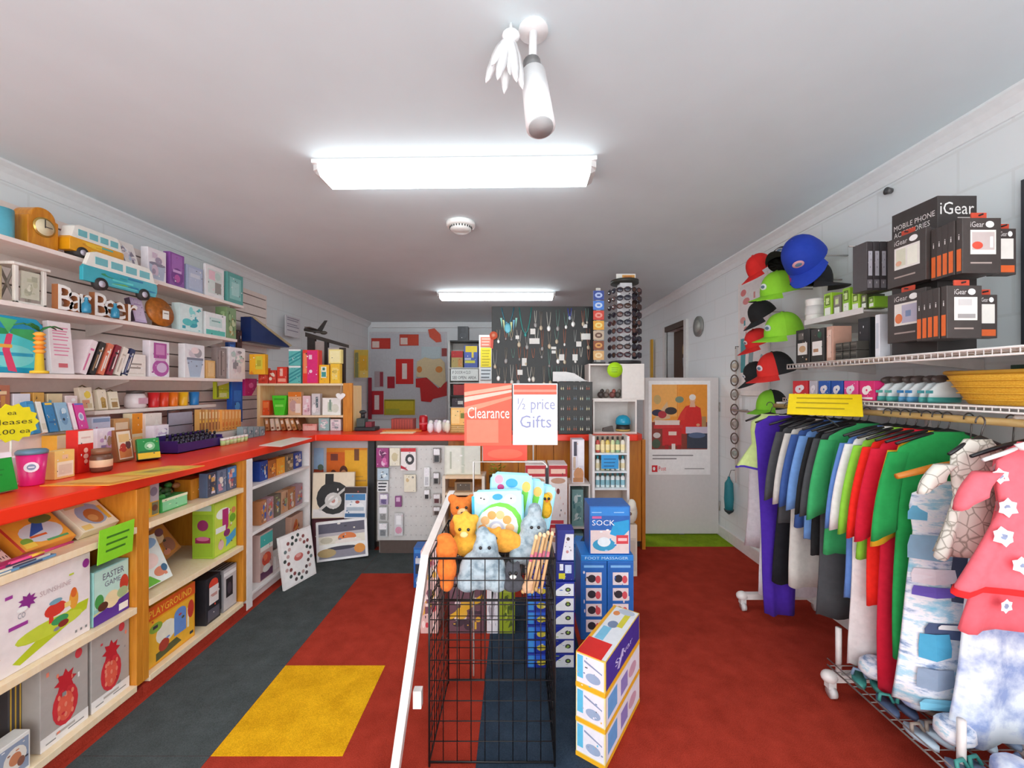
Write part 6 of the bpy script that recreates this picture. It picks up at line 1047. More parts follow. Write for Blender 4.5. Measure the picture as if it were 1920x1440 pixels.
# boxes on the floor around the bin
Y = 2.16
for i in range(6): fpack('light_box', 'blue and white box stacked behind the right of the wire bin, %s' % ['at the bottom', 'second up', 'third up', 'fourth up', 'fifth up', 'sixth up'][i], 'box', Y+.004*(i % 2), 988, 1078, .0015+i*.0755, 0, .22, '#1f2f9c', [('p', '#e9eaf0', [(.55, .05), (.98, .05), (.98, .92), (.8, .92), (.62, .5)]), ('e', '#2a2a3a', .86, .5, .06, .16), ('e', '#8fb04a', .86, .5, .03, .08), ('r', '#2f5fd0', .02, .4, .4, .9), ('e', '#c9b83a', .3, .4, .1, .22), ('r', '#3f8fd8', .02, .08, .14, .9)], h=.0745, group='blue and white boxes stacked behind the bin')
zst = .0015+6*.0755+.002
fpack('light_box', 'navy box with a yellow mark standing on the blue and white stack', 'box', Y+.02, 1042, 1077, zst, 0, .12, '#1a2880', [('r', '#d9cf2a', .15, .1, .5, .4), ('r', '#c9d3f0', .5, .4, .85, .85), ('r', '#e9e9f4', .2, .55, .4, .9)], h=.10)
fpack('light_box', 'white box with navy edging on top of the stack behind the bin', 'box', Y+.03, 1044, 1077, zst+.102, 0, .1, '#22308f', [('p', '#ecebf2', [(.25, .03), (.97, .03), (.97, .88), (.5, .88)]), ('e', '#4a3a44', .65, .72, .1, .06), ('e', '#c98a8a', .6, .3, .08, .05)], h=.165)
Y = 2.46
for i, (p0, p1, z0_, h_, c_, pal, lb) in enumerate(((788, 822, .0015, .30, '#e0b6b0', ['#c9404a', '#f2dcd6', '#d9a03a', '#7a4a5a', '#e08aa0'], 'pink patterned carton on the carpet left of the wire bin'), (788, 822, .3025, .20, '#ecc9c4', ['#d98a94', '#f4e4e0', '#e8b04a', '#b9405a'], 'second pink patterned carton stacked left of the wire bin'), (842, 908, .0015, .27, '#6a4a54', ['#b98a6a', '#e3cdd0', '#3f2f3a', '#d9a83a', '#8a5a6a'], 'dark carton with a pink and gold print behind the bin'), (912, 934, .0015, .31, '#e6dfe2', ['#cfc4ca', '#f4f0f2', '#a8a0a8'], 'white carton behind the middle of the wire bin'), (936, 966, .0015, .25, '#9aa826', ['#b9c43a', '#4a5a1e', '#7d8a1c'], 'olive-green carton behind the middle of the bin'))):
    fpack('carton', lb, 'box', Y, p0, p1, z0_, 0, .16, c_, busy(400+i, pal, 14)+([('p', '#d9a52a', [(.02, .3), (.98, .75), (.98, .9), (.02, .42)])] if i == 2 else []), h=h_)
# foot-bath display
Y = 2.40; x0, x1 = xy(1089, Y), xy(1188, Y); w = (x1-x0)/2-.002; hz = zy(1053, Y)
TH = [('r', '#1a62b4', .03, .02, .97, .98), ('r', '#7fb8ea', .12, .92, .88, .95)]+[q for j in range(4) for q in (('r', '#ecdcdc', .2, .70-.2*j, .8, .86-.2*j), ('e', '#2e2a34', .42, .78-.2*j, .16, .05), ('e', '#d9505a', .66, .77-.2*j, .1, .05))]
for i in range(2): pack('display_box', ['left blue tall box with four small pictures under the sock box', 'right blue tall box with four small pictures under the sock box'][i], 'box', (x0+w/2+i*(w+.004), Y+.11, .0015), (w, .22, hz), '#1d6cc0', TH)
pack('display_header', 'blue header tray with pale writing lying across the two tall blue boxes', 'tray', ((x0+x1)/2, Y+.11, hz+.0025), (x1-x0, .22, .035), '#1f7fd0', [('t', '#bfe0f4', 'FOOT MASSAGER', .08, .3, .9, .75)])
pack('sock_box', 'blue and white box lettered SOCK on top of the tall blue boxes', 'box', (xy(1144, Y), Y+.10, hz+.0385), (xy(1183, Y)-xy(1106, Y), .18, zy(950, Y)-hz-.038), '#1a63b6', [('r', '#2a86d8', .03, .8, .97, .98), ('r', '#e8d3d0', .03, .02, .97, .5), ('p', '#1f9fd8', [(.5, .42), (.78, .34), (.97, .5), (.97, .72), (.6, .66)]), ('r', '#d2609a', .07, .74, .3, .79), ('t', '#f4f6f8', 'SOCK', .07, .60, .62, .71), ('r', '#8fc0ec', .06, .86, .3, .88), ('r', '#8fc0ec', .6, .86, .85, .88), ('r', '#d8404a', .66, .22, .95, .4), ('e', '#2f9ac4', .36, .2, .28, .13), ('e', '#e9f0f4', .36, .26, .16, .1), ('r', '#f2c4c4', .7, .28, .92, .34)])
pack('side_fin', 'blue display box turned sideways at the left of the sock display', 'box', (xy(1084, Y+.32), Y+.36, .0015), (.05, .16, zy(1030, Y+.2)), '#2178c4', [('r', '#5fa8e0', .2, .5, .8, .95), ('r', '#b0a0a0', .1, .05, .6, .45)], yaw=-20)
# stack of three yellow-edged boxes
S_ = [('r', '#3a2f92', .02, .16, .98, .98), ('r', '#f0b01e', 0, 0, 1, .14)]
c0 = Vector((.347, 1.58)); sd = Vector((.566, .825)); fd = Vector((-.825, .566)); cc = c0+sd*.212+fd*.0635
for i in range(3):
    fr_ = [('r', '#e9e2ea', .04, .16, .96, .98), ('r', '#5fb8dc', .06, .3, .26, .95), ('r', '#f0b01e', 0, 0, 1, .13), ('e', '#9aa8c4', .6, .4, .25, .14), ('p', '#8a92b0', [(.3, .8), (.9, .6), (.9, .64), (.3, .86)])]
    rs = (S_+[('p', '#b9b4e0', [(.3, .3), (.36, .25), (.5, .62), (.44, .7)]), ('t', '#cfcaf0', 'Sylvar', .25, .38, .75, .62)]) if i == 2 else [('r', '#e6e2ec', .02, .16, .98, .98), ('r', '#f0b01e', 0, 0, 1, .14), ('r', '#5f9fd8', .06, .3, .3, .9), ('r', '#8a7fc0', .4, .3, .6, .8), ('e', '#c9a0b4', .75, .55, .12, .2)]
    o = pack('lamp_box', ['bottom', 'middle', 'purple-sided topmost'][i]+' box of the three yellow-edged boxes standing askew on the red carpet', 'box', (cc.x, cc.y, .0018+i*.1405), (.127, .424, .1395), '#ead9a0' if i < 2 else '#e8c25a', fr_, yaw=-34.5, group='yellow-edged boxes on the carpet', top=[('r', '#e9eaee', .12, .02, .98, .98), ('r', '#f0b01e', 0, 0, .1, 1), ('r', '#7fc4e2', .2, .3, .5, .55), ('e', '#7a8aa8', .45, .62, .18, .07), ('p', '#d9cf3a', [(.6, .6), (.8, .6), (.8, .9), (.6, .86)]), ('e', '#e08a4a', .3, .85, .12, .05), ('e', '#bfc9d8', .6, .92, .3, .06)] if i == 2 else None)
    MB().art((.0635, -.212, 0), (0, .424, 0), (0, 0, .1395), rs).build('printed_side', o)
    if i == 2: MB().bx(-.06, .045, -.208, -.09, .1398, .1415, M('#e0241a')).build('price_card', o)
# ================================================================== RIGHT WALL: shelves, caps, clothes
XU, ZU = 1.62, 1.635          # upper wire shelf: front edge, top
XM, ZM = 1.70, 1.432          # lower wire shelf
def wire_shelf(label, X, z, y0, y1, lip, board=False):
    e = empty('wire_shelf', label, 'shelf', (XR, (y0+y1)/2, z)); L = y1-y0; w = XR-X; wm_ = M('#e9e2dd', .35, .1)
    mb = MB(); n = int(L/.05)
    for i in range(n+1): yy = -L/2+L*i/n; mb.tube([(-.004, yy, -.004), (-w, yy, -.004)], .0022, wm_, 5)
    for f in (.25, .5, .75): mb.tube([(-w*f, -L/2, -.008), (-w*f, L/2, -.008)], .003, wm_, 5)
    mb.build('wires', e); fr = MB(); fr.tube([(-w, -L/2, -.004), (-w, L/2, -.004)], .004, wm_, 6).tube([(-w, -L/2, -lip), (-w, L/2, -lip)], .004, wm_, 6)
    for i in range(2*n+1): yy = -L/2+L*i/(2*n); fr.tube([(-w, yy, -.004), (-w, yy, -lip)], .002, wm_, 4)
    fr.build('front_lip', e)
    for yy in (-L/2+.1, 0, L/2-.1): MB().ext([(0, 0), (0, .05), (.01, .05), (w*.9, .012), (w*.9, 0)], yy-.004, yy+.004, M('#d6cdc8', .4, .2), T=Matrix.Rotation(math.pi, 4, 'Y') @ Matrix.Translation((.001, 0, .012))).build('bracket', e)
    if board: MB().bx(-w+.008, -.004, -L/2, L/2, -.003, -.0005, M('#efe8e4', .4)).build('liner', e)
    return e
wire_shelf('upper white wire shelf on the right wall carrying the phone-gear stand', XU, ZU-.0005, 1.15, yx(1476, XU), .028, True)
wire_shelf('lower white wire shelf on the right wall carrying the basket and the little packs', XM, ZM-.0005, 1.12, yx(1468, XM), .022)
# --- phone accessory stand
Xs, Ysn = 1.70, yx(1758, 1.70); Ysf_ = yx(1672, 1.70); wst = xy(1832, Ysn)-Xs; hst = zx(1758, 367, Xs)-ZU
e = empty('phone_gear_stand', 'dark grey cardboard stand lettered iGear on the upper right shelf', 'stand', (Xs, Ysn, ZU+.001)); dst = Ysf_-Ysn; gm = M('#3a3331', .5)
MB().bx(0, wst, 0, dst, 0, hst, gm).build('column', e, bevel=.002)
MB().art((0, 0, hst-.13), (wst, 0, 0), (0, 0, .13), [('t', '#efeae6', 'iGear', .06, .42, .92, .80), ('r', '#b9b2ae', .5, .30, .9, .33)]).build('front_lettering', e)
MB().art((0, dst, hst-.16), (0, -dst, 0), (0, 0, .16), [('t', '#e6e0dc', 'MOBILE PHONE', .06, .52, .95, .66), ('t', '#e6e0dc', 'ACCESSORIES', .06, .32, .85, .46)]).build('side_lettering', e)
MB().bx(-.012, wst+.03, -.02, dst+.02, -.0005, .006, M('#3a3434')).build('base', e)
WINA = [('r', '#e9e2da', .2, .34, .86, .78), ('e', '#f4f1ee', .7, .88, .11, .06), ('t', '#d9d2cf', 'iGear', .2, .83, .55, .93), ('r', '#a8968e', .2, .17, .75, .20)]
def gear(label, loc, w, h, d, yaw, win, orange=False, hook=None):
    o = pack('phone_gear_pack', label, 'accessory pack', loc, (w, d, h), '#423936', WINA+win, yaw=yaw, group='boxed phone accessories on the dark stand', side=[('t', '#e0dad6', 'i', .4, .62, .6, .72), ('r', '#e2682a', .15, .05, .85, .45)] if orange else [('r', '#2c2726', .1, .05, .9, .95)])
    if hook: MB().bx(-.028, .028, -.002, .002, h, h+.022, M('#c9462c')).build('hang_tab', o)
    if hook: MB().tube([(0, -d/2-.004, h+.012), (0, hook, h+.012)], .003, M('#26262a', .3, .6)).build('hook', o)
    return o
for j, (pt, pb, win, lb) in enumerate(((437, 532, [('r', '#d9d6bf', .25, .4, .5, .74), ('r', '#f2efe0', .55, .38, .8, .74), ('e', '#e0a88a', .32, .46, .08, .05)], 'front pack with pale contents on the upper left of the phone-gear stand'), (545, 640, [('r', '#b9b2c4', .4, .38, .84, .74), ('e', '#e07a4a', .32, .48, .1, .1), ('r', '#7f8fb0', .5, .5, .64, .62)], 'front pack with orange and violet contents on the lower left of the phone-gear stand'))):
    X_ = Xs-.075; ya, yb = yx(1736, X_), yx(1664, X_); zb1, zt1 = zx(1705, pb, X_), zx(1705, pt, X_)
    gear(lb, (X_+.011, (ya+yb)/2, zb1), yb-ya, zt1-zb1, .022, -90, win, hook=.0625)
    for k in range(2): gear('dark pack hanging behind the front one on the %s left of the phone-gear stand' % ('upper', 'lower')[j], (X_+.036+.024*k, (ya+yb)/2+.004, zb1+.002), yb-ya-.006, zt1-zb1-.004, .021, -90, [])
for j, (pt, pb, p0, p1, win, lb) in enumerate(((408, 512, 1805, 1878, [('r', '#c9b8b4', .24, .42, .82, .74), ('e', '#d9503a', .38, .5, .14, .07), ('r', '#efeceb', .7, .46, .78, .66)], 'front pack with a red-tipped cable on the upper right of the phone-gear stand'), (535, 634, 1776, 1842, [('r', '#f2f0ee', .24, .50, .82, .60), ('r', '#cfc8c6', .32, .62, .7, .74), ('r', '#a39c9a', .3, .38, .8, .46)], 'front pack with a white charger on the lower right of the phone-gear stand'))):
    Y_ = Ysn-.15; x0, x1 = xy(p0, Y_), xy(p1, Y_); zb1, zt1 = zy(pb, Y_), zy(pt, Y_); sp_ = .024
    gear(lb, ((x0+x1)/2, Y_+.012, zb1), x1-x0, zt1-zb1, .022, 0, win, True, hook=.135)
    for k in range(4): gear('dark orange-striped pack hanging behind the front one on the %s right of the phone-gear stand' % ('upper', 'lower')[j], ((x0+x1)/2-.004+.003*k, Y_+.012+sp_*(k+1), zb1+.001), x1-x0, zt1-zb1-.002, .022, 0, [], True)
    x2 = x1+.012; gear('dark pack hanging to the right at the %s of the phone-gear stand' % ('top', 'foot')[j], (x2+.045, Y_+.05, zb1+.004), .08, zt1-zb1-.03, .03, 0, [('r', '#d9602a', .1, .05, .9, .2)], True, hook=.096)
Y_ = 1.955; zb1, zt1 = zy(548, Y_), zy(458, Y_)
for i in range(4):
    x0 = xy(1611+i*12.5, Y_); o = pack('cable_pack', 'slim dark pack with a silver window hanging left of the phone-gear stand', 'accessory pack', (x0+.016, Y_, zb1), (.029, .08, zt1-zb1), '#4a4344', [('r', '#d3cfd6', .25, .3, .9, .8), ('r', '#8a8488', .1, .05, .9, .22)], group='slim dark packs beside the stand')
tag(MB().tube([(xy(1606, Y_), Y_+.045, zt1+.006), (xy(1664, Y_)+.03, Y_+.045, zt1+.006), (XR-.002, Y_+.045, zt1+.006)], .004, M('#a9a5a3', .3, .6)).build('hanging_bar'), 'metal bar carrying the slim dark packs left of the stand', 'rail')
# --- little tray above the shelf with lime packs
zt_ = 1.885; y0, y1 = 2.02, yx(1512, 1.74); e = empty('wall_tray', 'small white wall tray holding the lime-green packs above the upper shelf', 'tray', (XR, (y0+y1)/2, zt_)); L = y1-y0
MB().bx(-.33, -.001, -L/2, L/2, -.010, -.0005, M('#efe9e4')).build('board', e); MB().bx(-.332, -.328, -L/2, L/2, -.018, .012, M('#e2dbd6')).build('lip', e)
for yy in (-L/2+.05, L/2-.05): MB().bx(-.2, -.001, yy-.003, yy+.003, -.07, -.0105, M('#c9c2be', .3, .4)).build('bracket', e)
X_ = 1.735
o = MB().lathe([(.042, 0), (.046, .01), (.044, .12), (.046, .125), (.046, .14), (.001, .142)], M('#efeae4'), 18).build('white_tub', loc=(1.80, yx(1527, 1.80), zt_+.001)); tag(o, 'white round tub at the far end of the small wall tray', 'tub'); MB().lathe([(.047, .045), (.0475, .05), (.047, .1)], M('#dcd6d2'), 18).build('label', o)
for i, (p0, p1, pt, c, k) in enumerate(((1544, 1560, 550, '#9ccb2a', 0), (1562, 1577, 553, '#7a7468', 1), (1579, 1594, 540, '#8fc424', 0), (1596, 1612, 548, '#a9d43c', 0), (1614, 1626, 552, '#4f5a30', 1), (1628, 1640, 556, '#94c82e', 0))):
    spack('phone_case_pack', ['lime-green hanging pack nearest the white tub on the wall tray', 'grey-brown pack between two lime ones on the wall tray', 'tall lime-green pack in the middle of the wall tray', 'lime-green pack right of the tall one on the wall tray', 'dark olive pack on the wall tray', 'lime-green pack at the near end of the wall tray'][i], 'accessory pack', X_, p0, p1, zt_+.001, pt, .09, c, [('r', '#eef2e6', .15, .1, .85, .4), ('r', '#5f7a1c' if k == 0 else '#a39c8c', .2, .5, .8, .9), ('r', '#d3e6a0', .3, .55, .7, .8)])
# --- boxes on the upper shelf left of the stand
for i, (p0, p1, pt, c, art, lb) in enumerate(((1492, 1518, 618, '#2a2726', [('r', '#e6dfd8', .15, .25, .85, .6), ('e', '#c9a27a', .5, .42, .25, .1), ('r', '#6a625c', .2, .7, .6, .9)], 'dark framed pack with a pale window at the far end of the upper shelf'), (1520, 1545, 616, '#3a3634', [('r', '#efe9e4', .12, .2, .88, .62), ('r', '#b58a6a', .2, .3, .6, .4), ('e', '#2f5a44', .7, .8, .15, .1)], 'dark framed pack with a white window second along the upper shelf'), (1549, 1562, 612, '#c99a86', [('r', '#e6c4b4', .2, .1, .8, .9)], 'pinkish boxed pack beside the dark rolls on the upper shelf'))):
    spack('boxed_pack', lb, 'accessory pack', 1.66, p0, p1, ZU+.001, pt, .10, c, art)
for i in range(6):
    p = 1566+7*(i % 3)*2; o = spack('dark_roll', 'charcoal roll pack lying in the stack on the upper shelf', 'accessory pack', 1.66, p, p+13, ZU+.001+.045*(i//3), 0, .12, '#4c4741', [('r', '#6f6960', .05, .6, .95, .8), ('r', '#35312d', .05, .2, .95, .4)], h=.043, group='charcoal roll packs on the upper shelf')
spack('black_pouch', 'black pouch standing behind the phone-gear packs on the upper shelf', 'pouch', 1.72, 1608, 1632, ZU+.001, 596, .10, '#1b1a1c', [('r', '#2b2a2e', .1, .1, .9, .9)])
spack('white_packet', 'small white packet beside the black pouch on the upper shelf', 'packet', 1.66, 1640, 1650, ZU+.001, 590, .05, '#ebe9ee', [('r', '#cfd3dc', .2, .2, .8, .8)])
# --- packs on the lower wire shelf
FLW = lambda c: [('e', '#f3e9ee', .42, .5, .24, .22), ('e', '#f8f3f6', .6, .6, .2, .16), ('e', c, .5, .52, .06, .06), ('r', '#f2e6ea', .1, .06, .9, .16)]
for i, (p0, p1, c, lb) in enumerate(((1486, 1514, '#d8303a', 'red pack with a white flower on the lower right shelf'), (1517, 1532, '#c9c4cc', 'grey pack with a white bow on the lower right shelf'), (1534, 1556, '#2f62b8', 'blue pack with a white flower, left of two on the lower right shelf'), (1558, 1580, '#2a58ae', 'blue pack with a white flower, right of two on the lower right shelf'), (1582, 1608, '#e84a90', 'bright pink pack with a white bow on the lower right shelf'), (1611, 1640, '#dc2f78', 'deep pink pack with a white bow beside the shoes on the lower right shelf'))):
    spack('hair_bow_pack', lb, 'pack', 1.72, p0, p1, ZM+.001, 714, .05, c, FLW(c))
for i, (p0, p1) in enumerate(((1644, 1680), (1684, 1718), (1722, 1758))):
    ya, yb = yx(p1, 1.74), yx(p0, 1.74); w = yb-ya-.006
    e = empty('baby_shoes', ['pale shoes with a teal sole, first of three on the lower right shelf', 'blue-banded shoes in the middle of three on the lower right shelf', 'wide pale and teal shoes last of three beside the basket'][i], 'shoes', (1.79, (ya+yb)/2, ZM+.001), R(-90))
    for s_ in (-1, 1):
        sw_ = w*.23; q = MB(); q.loft([[(s_*w*.25+sw_*math.cos(t)*k, .07*math.sin(t)*k2, z) for t in [2*math.pi*j/14 for j in range(14)]] for z, k, k2 in ((0, .95, 1), (.022, 1, 1))], M(['#3f9a94', '#4a8fb8', '#3f9a94'][i])); q.build('sole', e)
        q = MB(); q.loft([[(s_*w*.25+sw_*math.cos(t)*k, .07*math.sin(t)*k2+o_, z) for t in [2*math.pi*j/14 for j in range(14)]] for z, k, k2, o_ in ((.0222, .95, .95, 0), (.05, .95, .9, .0), (.08, .8, .6, .012), (.10, .7, .45, .02))], M('#dfe6e8')); q.build('upper', e)
        MB().ell((s_*w*.25, -.012, .098), (sw_*.82, .042, .018), M('#4a3f3c')).build('opening', e); MB().box((s_*w*.25, -.062, .045), (sw_*1.1, .012, .012), M(['#5fb0a8', '#3a86c0', '#4aa0a8'][i])).build('band', e)
# --- yellow basket
ya, yb = 1.13, 1.665; w = yb-ya; e = empty('yellow_basket', 'golden yellow woven boat-shaped basket on the lower right shelf', 'basket', (1.80, (ya+yb)/2, ZM+.002))
mb = MB(); rings = []
for z, k in ((0, .72), (.03, .80), (.06, .88), (.09, .95), (.115, 1), (.118, .97), (.09, .90), (.012, .70)): rings.append([(.13*k*math.cos(t), w/2*k*math.copysign(abs(math.sin(t))**.7, math.sin(t)), z+.02*max(0, (abs(math.sin(t))-.7))*(1 if z > .05 else 0)) for t in [2*math.pi*i/32 for i in range(32)]])
mb.loft(rings, M('wicker')).build('body', e); rb = MB()
for z, k in ((.018, .775), (.042, .845), (.066, .905), (.09, .962)): rb.tube([(.133*k*math.cos(t), (w/2+.003)*k*math.copysign(abs(math.sin(t))**.7, math.sin(t)), z) for t in [2*math.pi*i/32 for i in range(32)]], .003, M('wicker'), 5, closed=True)
rb.build('weave', e); MB().tube([(.13*math.cos(t), w/2*math.copysign(abs(math.sin(t))**.7, math.sin(t)), .118+.02*max(0, abs(math.sin(t))-.7)) for t in [2*math.pi*i/32 for i in range(32)]], .008, M('#b5841e', .6), 7, closed=True).build('rim', e)
for i in range(3): o = pack('scarf_pack', ['dark green', 'teal', 'navy'][i]+' folded pack standing behind the yellow basket', 'pack', (2.02, 1.60-.13*i, ZM+.001), (.09, .03, .155), ['#3a5a4c', '#2f6f7a', '#2a3a5a'][i], [('r', '#6f8f86', .1, .4, .9, .6)], yaw=-90)
# --- yellow price board tilted over the rail
xa_, ya_ = 1.60, 2.16
o = pack('price_board', 'yellow handwritten price board lying tilted over the clothes rail', 'sign', (1.515, 2.0, ZM-.075), (.30, .004, .165), '#f6d713', lines('#b89a10', .12, .88, [.78, .55, .3], .06), yaw=-38, tilt=52, roll=0)
MB().tube([(0, .003, .02), (.02, .05, .03), (.06, .10, .035)], .003, M('#8a8684', .3, .6)).build('clip_wire', o)

# ================================================================== CAPS on the wall
def cap(label, px, py, X, crown, brim, under=None, badge='#e9ecef', yaw=-50, pitch=14, roll=0, s=1., panel=None):
    Y = yx(px, X); e = empty('baseball_cap', label, 'cap', (X, Y, zx(px, py, X)), 0, 'caps hung on the right wall')
    e.rotation_euler = (Matrix.Rotation(R(yaw), 3, 'Z') @ Matrix.Rotation(R(roll), 3, 'Y') @ Matrix.Rotation(R(pitch), 3, 'X')).to_euler()
    n = 24; mb = MB(); cm = M(crown, .8); pm = M(panel or crown, .8)
    for m_, lo, hi in ((pm, -math.pi*.84, -math.pi*.16), (cm, -math.pi*.16, math.pi*1.16)):
        k = 14; rings = []
        for i in range(9):
            a = math.pi/2*i/8; r_ = math.cos(a)**.8 if i < 8 else .02
            rings.append([(s*.086*r_*math.cos(lo+(hi-lo)*j/k), s*.10*r_*math.sin(lo+(hi-lo)*j/k), s*.125*math.sin(a)) for j in range(k+1)])
        mb.loft(rings, m_, closed=False, caps=False)
    mb.lathe([(.001, .004), (s*.084, .004)], cm, 24); mb.build('crown', e)
    br = MB(); top, bot = [], []
    for j in range(13):
        t = math.pi*(1.17+.66*j/12); c_, s_ = math.cos(t), math.sin(t); k = math.sin(math.pi*j/12)
        a = (s*.086*c_, s*.10*s_, .004); b = (s*.09*c_*1.02, s*(.10*s_-.085*k**.6), -.012+s*.014*(c_*c_)*-1.5)
        top += [a, b]
    vs = top+[(x, y, z-.004) for x, y, z in top]; N = len(top)
    fs = [(2*j, 2*j+1, 2*j+3, 2*j+2) for j in range(12)]; br.add(vs, [f[::-1] for f in fs], M(brim, .8), True)
    br.add(vs, [tuple(i+N for i in f) for f in fs], M(under or brim, .8), True); br.add(vs, [(2*j+1, 2*j+3, 2*j+3+N, 2*j+1+N) for j in range(12)], M(brim, .8), True); br.build('brim', e)
    if badge: MB().ell((0, -s*.094, s*.052), (s*.024, .006, s*.018), M(badge), 12).ell((.002, -s*.0985, s*.052), (s*.014, .004, s*.009), M('#5f7a8f'), 10).build('badge', e)
    MB().ell((0, 0, s*.125), (.008, .008, .005), M(crown), 8, k=5).build('button', e)
    z = e.location.z+.03; tag(MB().tube([(XR-.003, Y, z), (X+.03, Y, z)], .005, M('#b9b4b0', .3, .6), 6).build('wall_peg'), 'metal wall peg behind the '+' '.join(label.split(' on the')[0].split(',')[0].split()[:10]), 'peg'); return e
cap('royal blue cap with a red underbrim, highest of the caps on the right wall', 1512, 488, 1.80, '#1238a8', '#1a3fb4', '#d8242c', '#d9a0a8', -58, 50, -14, 1.35)
cap('black cap tucked left of the royal blue one on the right wall', 1468, 497, 1.84, '#17171a', '#17171a', None, '#b9b4b4', -50, -20, 0, 1.05)
cap('red cap with a dark brim edge at the upper left of the caps', 1428, 505, 1.86, '#e0201a', '#dd1f1a', '#222024', None, -90, 34, 0, 1.0)
cap('lime-green cap with a round badge, upper of two on the right wall', 1462, 550, 1.83, '#8ed32a', '#8ed32a', '#1c1c1e', '#e6ece8', -82, 12, 4, 1.25)
cap('black cap right of the upper lime-green one on the right wall', 1520, 533, 1.86, '#1a1a1e', '#2a2a2e', None, None, 30, 8, 0, 1.15)
cap('black cap showing beneath the upper lime-green cap', 1432, 592, 1.90, '#141416', '#1c1c1f', None, None, -95, 34, 0, 1.0)
cap('lime-green cap with a red underbrim, lower of two on the right wall', 1470, 628, 1.83, '#8fd42c', '#8fd42c', '#d8242a', '#cfd9dc', -82, 10, 4, 1.25)
cap('red cap half behind the lower lime-green one on the right wall', 1424, 645, 1.88, '#dd2420', '#d3201c', None, '#e9d6d6', -92, 24, 0, 1.0)
cap('black cap with a red front panel in the lower group on the right wall', 1456, 700, 1.84, '#19191c', '#d8261f', '#19191c', '#ead9dc', -84, 14, 0, 1.25, panel='#d8261f')
cap('black cap with a white badge left of the red-fronted one', 1421, 705, 1.90, '#1b1b1e', '#1b1b1e', None, '#dcdcdf', -100, 30, 0, .95)
cap('black cap with a lime brim hanging lowest on the right wall', 1448, 766, 1.86, '#202220', '#7cc62a', '#7cc62a', None, -78, 6, 0, 1.1, panel='#86cc2c')
# framed picture, hoops and other wall pieces behind the caps
X_ = XR-.022; ya, yb = yx(1440, X_), yx(1384, X_); z0, z1 = zx(1412, 742, X_), zx(1412, 520, X_)
pack('wall_picture', 'tall white-framed picture with teal figures on the right wall behind the caps', 'picture', (X_+.010, (ya+yb)/2, z0), (yb-ya, .02, z1-z0), '#f1eae6', [('r', '#ebe4e2', .06, .04, .94, .96), ('p', '#4f9aa0', [(.1, .2), (.25, .2), (.3, .5), (.1, .5)]), ('e', '#9fb9c0', .45, .42, .14, .06), ('p', '#8aa0a4', [(.35, .2), (.5, .18), (.55, .38), (.4, .4)]), ('e', '#e07a7a', .2, .9, .1, .03), ('e', '#e28a8a', .3, .82, .12, .03), ('e', '#e29a94', .18, .66, .1, .03), ('e', '#d98a80', .3, .58, .08, .02)], yaw=-90)
X_ = 2.0; Y_ = yx(1377, X_); zt_ = zx(1377, 650, X_); zb_ = zx(1377, 905, X_)
tag(MB().bx(X_+.012, X_+.02, Y_-.012, Y_+.012, zb_, zt_, M('#cfc7c2')).tube([(XR-.002, Y_, zt_), (X_+.01, Y_, zt_), (X_+.01, Y_, zt_-.02)], .005, M('#8a8684', .3, .6)).build('hanging_strip'), 'long pale merchandising strip hanging on the right wall by the half door', 'strip')
for i, py in enumerate((686, 713, 740, 768, 795, 822, 850)):
    z = zx(1377, py, X_); e = empty('hoop_pack', 'round hoop packet clipped on the long strip by the half door', 'packet', (X_, Y_, z), R(-60), 'hoop packets on the hanging strip')
    MB().tube([(.034*math.cos(t), 0, .048*math.sin(t)) for t in [2*math.pi*q/18 for q in range(18)]], .006, M('#5a4a44' if i % 2 else '#6a5c50'), 6, closed=True).build('hoop', e); MB().cyl((0, .003, 0), (0, -.003, 0), .024, M(['#c9bba8', '#bfae98', '#a9a49c', '#b59aa0', '#b0a39a', '#b8a8a8', '#a8b0a8'][i]), 14).build('card', e)
Y_ = yx(1372, 2.0)+.05; z0, z1 = zx(1372, 962, 2.0), zx(1372, 896, 2.0)
e = empty('umbrella_pouch', 'teal folded umbrella hanging on the right wall by the half door', 'umbrella', (2.0, Y_, z0))
MB().lathe([(.012, 0), (.035, .02), (.042, .12), (.036, z1-z0-.06), (.012, z1-z0-.02), (.010, z1-z0)], M('#1f7f8a', .6), 12).build('cover', e); MB().lathe([(.043, .02), (.037, .0), (.001, -.03)][::-1], M('#20343a'), 12).build('cap_end', e); MB().tube([(0, 0, z1-z0), (.02, 0, z1-z0+.06), (.058, 0, z1-z0+.06)], .003, M('#3a3a3a')).build('loop', e)
tag(MB().tube([(1.95, 2.98, 1.29), (1.95, 3.66, 1.29)], .010, M('#b5b2b0', .25, .8), 8).tube([(1.95, 3.05, 1.29), (XR-.002, 3.05, 1.29)], .006, M('#b5b2b0', .25, .8), 6).tube([(1.95, 3.6, 1.29), (XR-.002, 3.6, 1.29)], .006, M('#b5b2b0', .25, .8), 6).build('chrome_rail'), 'short chrome wall rail beyond the clothes rack', 'rail')
tag(MB().bx(XR-.03, XR-.002, 1.2, yx(1914, XR-.03), 1.67, 2.33, M('#33353a')).bx(XR-.033, XR-.0305, 1.24, yx(1914, XR-.03)-.03, 1.70, 2.30, M('#5a5e66')).build('framed_board'), 'dark frame on the right wall at the picture edge', 'frame')
tag(MB().cyl((XR-.002, yx(1672, XR), zx(1672, 358, XR)), (XR-.03, yx(1672, XR), zx(1672, 358, XR)), .014, M('#5c5c5c', .4, .4), 12, .02).build('round_stud'), 'small grey stud high on the right wall above the stand', 'stud')
